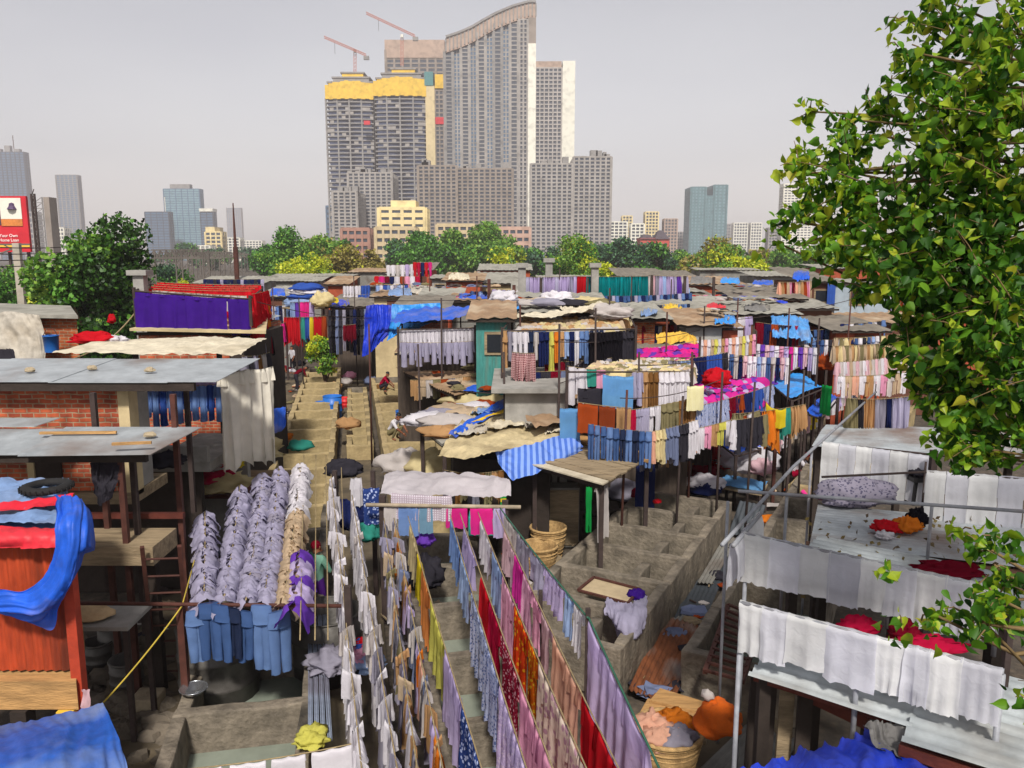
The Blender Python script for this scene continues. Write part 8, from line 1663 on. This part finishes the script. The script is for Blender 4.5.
XR2 = ((('pale blue', 'white', 'navy', 'lilac', 'denim', 'white', 'grey'), 700, 300, 750, 299, 40, 'the blue white line over the rusty squeezed hut'), (('beige', 'tan', 'white', 'rust', 'peach', 'khaki'), 756, 300, 800, 301, 44, 'the tan line over the small tan roofed hut'), (('white', 'lilac', 'pale pink', 'white', 'pale blue', 'grey lilac'), 600, 308, 640, 307, 34, 'the pale line over the black trousers'), (('maroon', 'red', 'pink', 'navy', 'white', 'orange'), 642, 326, 690, 322, 30, 'the red line before the orange brick hut'), (('denim', 'charcoal', 'navy', 'denim', 'light denim', 'black'), 790, 330, 836, 328, 33, 'the dark line under the red and tan one'), (('white', 'grey', 'off-white', 'pale pink', 'white', 'lemon'), 512, 296, 566, 296, 38.5, 'the pale line under the lilac washing'), (('teal', 'white', 'violet', 'navy', 'pink', 'grey'), 420, 296, 460, 295, 42.5, 'the mixed line behind the blue awning'), (('navy', 'denim', 'white', 'charcoal', 'light denim'), 840, 324, 886, 320, 34, 'the denim line below the grey clad hut'), (('pale pink', 'white', 'beige', 'lilac', 'white'), 850, 306, 900, 304, 41, 'the pale line at the foot of the grey clad hut'), (('orange', 'rust', 'white', 'yellow', 'maroon'), 744, 348, 800, 346, 28.5, 'the orange line on the wide patched roof'))
for (cs_, xa, ya, xb, yb, d_, wh) in XR2: row([('trousers' if j % 3 == 0 else 'garment', cn, C(cn), 1.2 if d_ > 32 else .9) for j, cn in enumerate(cs_ * 2)], Q(xa, ya, d_), Q(xb, yb, d_ + .8), wh, .05)
XR3 = ((('white', 'pale blue', 'white', 'denim', 'off-white', 'navy', 'pale pink', 'white'), (716, 352, 4.3), (790, 358, 4.2), 'the white and blue line across the wide patched roof'), (('pink', 'lilac', 'magenta', 'white', 'violet', 'pale pink', 'lilac', 'white'), (742, 342, 4.4), (818, 348, 4.3), 'the pink and lilac line across the wide patched roof'), (('light denim', 'navy', 'denim', 'white', 'charcoal', 'denim', 'pale blue', 'white'), (812, 340, 4.2), (880, 336, 4.4), 'the blue line across the dull tin roof'), (('white', 'peach', 'white', 'beige', 'lemon', 'white', 'tan', 'pink'), (700, 340, 4.7), (756, 334, 4.8), 'the pastel line behind the wide patched roof'))
for (cs_, a, b, wh) in XR3:
    p0, p1 = W(*a), W(*b); row([('trousers', cn, C(cn), .8) for cn in cs_ * 2], p0, p1, wh, .05)
    for q, e in ((p0, 'left'), (p1, 'right')): post(f'dark pole, {e} end of {wh}', q.x, q.y, 0, q.z + .1, .06, DARKP, 'pole')
# ================================================================== the leafy tree leaning in from the right
def peepal():
    rs = np.random.RandomState(21); base = V(8.6, 7.4, 0)
    t = thing('peepal_tree', 'big tree with heart shaped leaves leaning over the terrace from the right', 'tree', base)
    L1 = leaf_mat('heart leaves', ['#2b5212', '#467818', '#659620', '#8cae28', '#acbe34'], .5, .28, .5)
    L2 = leaf_mat('dark heart leaves', ['#1d3c10', '#305a16', '#4c7a1e', '#6f9a26'], .45, .28, .5)
    L3 = leaf_mat('new heart leaves', ['#6c8f1c', '#8fa822', '#a9b82c', '#b8b434'], .5, .4, .4)
    # (px, py, radius px, depth, leaves, material weights)
    CLU = [(930, 12, 34, 7.6, 60, 0), (905, 22, 16, 7.6, 20, 2), (965, 40, 46, 7.2, 160, 0), (1010, 40, 60, 7.0, 300, 0), (925, 75, 28, 7.2, 80, 0), (960, 95, 46, 7.0, 240, 0), (1010, 115, 60, 6.8, 340, 0), (890, 60, 15, 7.3, 18, 2), (905, 105, 32, 7.2, 110, 0), (935, 140, 50, 7.0, 280, 0), (985, 165, 60, 6.8, 380, 0), (1030, 190, 60, 6.7, 300, 0),
           (880, 130, 30, 7.2, 90, 0), (850, 120, 18, 7.4, 26, 0), (822, 106, 14, 7.4, 14, 2), (845, 165, 30, 7.2, 80, 0), (815, 160, 22, 7.3, 34, 2), (870, 185, 42, 7.1, 190, 0), (800, 170, 12, 7.3, 12, 2), (835, 210, 36, 7.1, 140, 0), (800, 222, 22, 7.2, 44, 0), (785, 240, 14, 7.2, 16, 0), (880, 235, 48, 6.9, 280, 0), (930, 215, 56, 6.8, 340, 1), (985, 235, 60, 6.6, 380, 1), (1035, 260, 60, 6.5, 320, 1),
           (845, 258, 24, 7.1, 50, 0), (905, 275, 44, 6.9, 230, 1), (955, 290, 56, 6.7, 340, 1), (1010, 315, 60, 6.5, 380, 1), (870, 285, 16, 7.0, 14, 2), (925, 330, 34, 6.8, 110, 1), (975, 350, 52, 6.5, 300, 1), (1025, 380, 54, 6.3, 300, 1), (935, 375, 24, 6.6, 50, 0), (960, 405, 36, 6.4, 120, 1), (1005, 425, 46, 6.2, 220, 1), (925, 400, 16, 6.6, 16, 0), (965, 445, 26, 6.2, 50, 0), (1015, 465, 34, 6.0, 90, 1), (990, 470, 18, 6.1, 24, 0), (940, 420, 20, 6.5, 30, 0),
           (905, 585, 12, 4.7, 7, 2), (925, 605, 20, 4.7, 18, 0), (950, 600, 24, 4.6, 26, 0), (980, 585, 26, 4.5, 34, 0), (1010, 575, 30, 4.4, 46, 0), (1030, 610, 30, 4.4, 50, 1), (985, 620, 22, 4.5, 20, 1), (915, 640, 14, 4.7, 8, 2), (940, 630, 12, 4.7, 7, 2), (1000, 555, 16, 4.5, 12, 2), (1022, 690, 14, 4.4, 8, 0), (1018, 560, 20, 4.4, 20, 0)]
    for gx in range(1085, 1480, 55):
        for gy in range(-60, 520, 70):
            if (gx - 1200) ** 2 / 300 ** 2 + (gy - 190) ** 2 / 330 ** 2 < 1: CLU.append((gx + rs.uniform(-15, 15), gy + rs.uniform(-20, 20), 56, 6.6 + rs.uniform(-.5, 1.2), 110, int(rs.rand() < .5)))
    cen = []; size = []; mi = []; tw = MB()
    hub = [V(9.2, 7.4, 8.0), V(9.0, 7.0, 6.4), V(7.2, 7.2, 7.6), V(7.0, 7.0, 6.2), V(6.6, 6.6, 5.0), V(6.0, 5.4, 3.6)]
    for (px, py, r, d, n, wt) in CLU:
        c = Q(px, py, d); R = r * d / F; c.y += rs.uniform(-.35, .35)
        h = min(hub, key=lambda q: (q - c).length)
        side = V(rs.normal(), rs.normal(), rs.normal()) * .12
        # main twig from the limb to the cluster
        if n >= 12 and (n < 120 or rs.rand() < .75):
            far = h if (h - c).length < 1.6 else c + (h - c).normalized() * rs.uniform(.9, 1.7) + V(0, 0, .1)
            tw.tube([far, far.lerp(c, .5) + side + V(0, 0, -.05), c], [.024, .015, .008], 5)
        k = 0
        while k < n * (1.2 if wt == 0 else 1.5):
            dr = Vector(rs.normal(size=3)); dr.x -= .35; dr.normalize(); ln = R * rs.uniform(.45, 1.2)
            s0 = c + Vector(rs.normal(size=3)) * R * .38; m = max(4, min(11, n // 3))
            if rs.rand() < .6: tw.tube([s0, s0 + dr * ln * .5 + V(0, 0, .02), s0 + dr * ln], [.006, .005, .003], 4, 0, False)
            for q in range(m):
                p = s0 + dr * ln * (q + .5) / m + Vector(rs.normal(size=3)) * .035
                cen.append((p.x, p.y, p.z)); size.append((.052 + .09 * rs.rand() ** 1.4) * (1.0 if d > 5 else .82))
                w_ = rs.rand(); mi.append((0 if w_ < .68 else (1 if w_ < .86 else 2)) if wt == 0 else ((1 if w_ < .68 else (0 if w_ < .93 else 2)) if wt == 1 else (2 if w_ < .5 else 0))); k += 1
    foliage('crown', np.array(cen), np.array(size), [L1, L2, L3], np.array(mi), t, 'heart', .35, 5)
    tb = MB()
    tb.tube([base - V(0, 0, .2), base + V(-.1, 0, 1.6), base + V(-.3, -.1, 3.4), base + V(-.6, -.1, 4.6)], [.42, .34, .28, .24], 12)
    f = base + V(-.6, -.1, 4.5)
    for e, r in ((V(7.2, 7.2, 7.6), .13), (V(7.0, 7.0, 6.2), .11), (V(6.6, 6.6, 5.0), .09), (V(8.6, 8.2, 9.0), .15), (V(6.0, 5.4, 3.6), .07)):
        tb.tube([f - V(0, 0, .2), f.lerp(e, .5) + V(0, 0, .15), e], [r * 1.4, r, r * .6], 8)
    for a, b, r in ((V(7.2, 7.2, 7.6), Q(955, 25, 7.3), .05), (V(7.2, 7.2, 7.6), Q(940, 90, 7.1), .045), (V(7.0, 7.0, 6.2), Q(880, 180, 7.1), .04), (V(7.0, 7.0, 6.2), Q(830, 170, 7.2), .025), (V(7.0, 7.0, 6.2), Q(880, 245, 7.0), .035), (V(6.6, 6.6, 5.0), Q(930, 330, 6.8), .035), (V(6.6, 6.6, 5.0), Q(960, 415, 6.4), .03), (V(6.0, 5.4, 3.6), Q(940, 610, 4.65), .016), (V(6.0, 5.4, 3.6), Q(1000, 580, 4.5), .018), (V(6.0, 5.4, 3.6), Q(1018, 680, 4.4), .01), (V(7.2, 7.2, 7.6), Q(985, 160, 6.8), .05), (V(6.6, 6.6, 5.0), Q(985, 290, 6.6), .045)):
        tb.tube([a, a.lerp(b, .35) + V(0, 0, .12), a.lerp(b, .7) + V(0, 0, .06), b], [r, r * .8, r * .55, r * .25], 6)
    tb.build('trunk', BARK, t, True); tw.build('twig', mat('young twig bark', '#6d5a3a', .9, .3, 8, .3), t, True)['kind'] = 'stuff'
peepal()
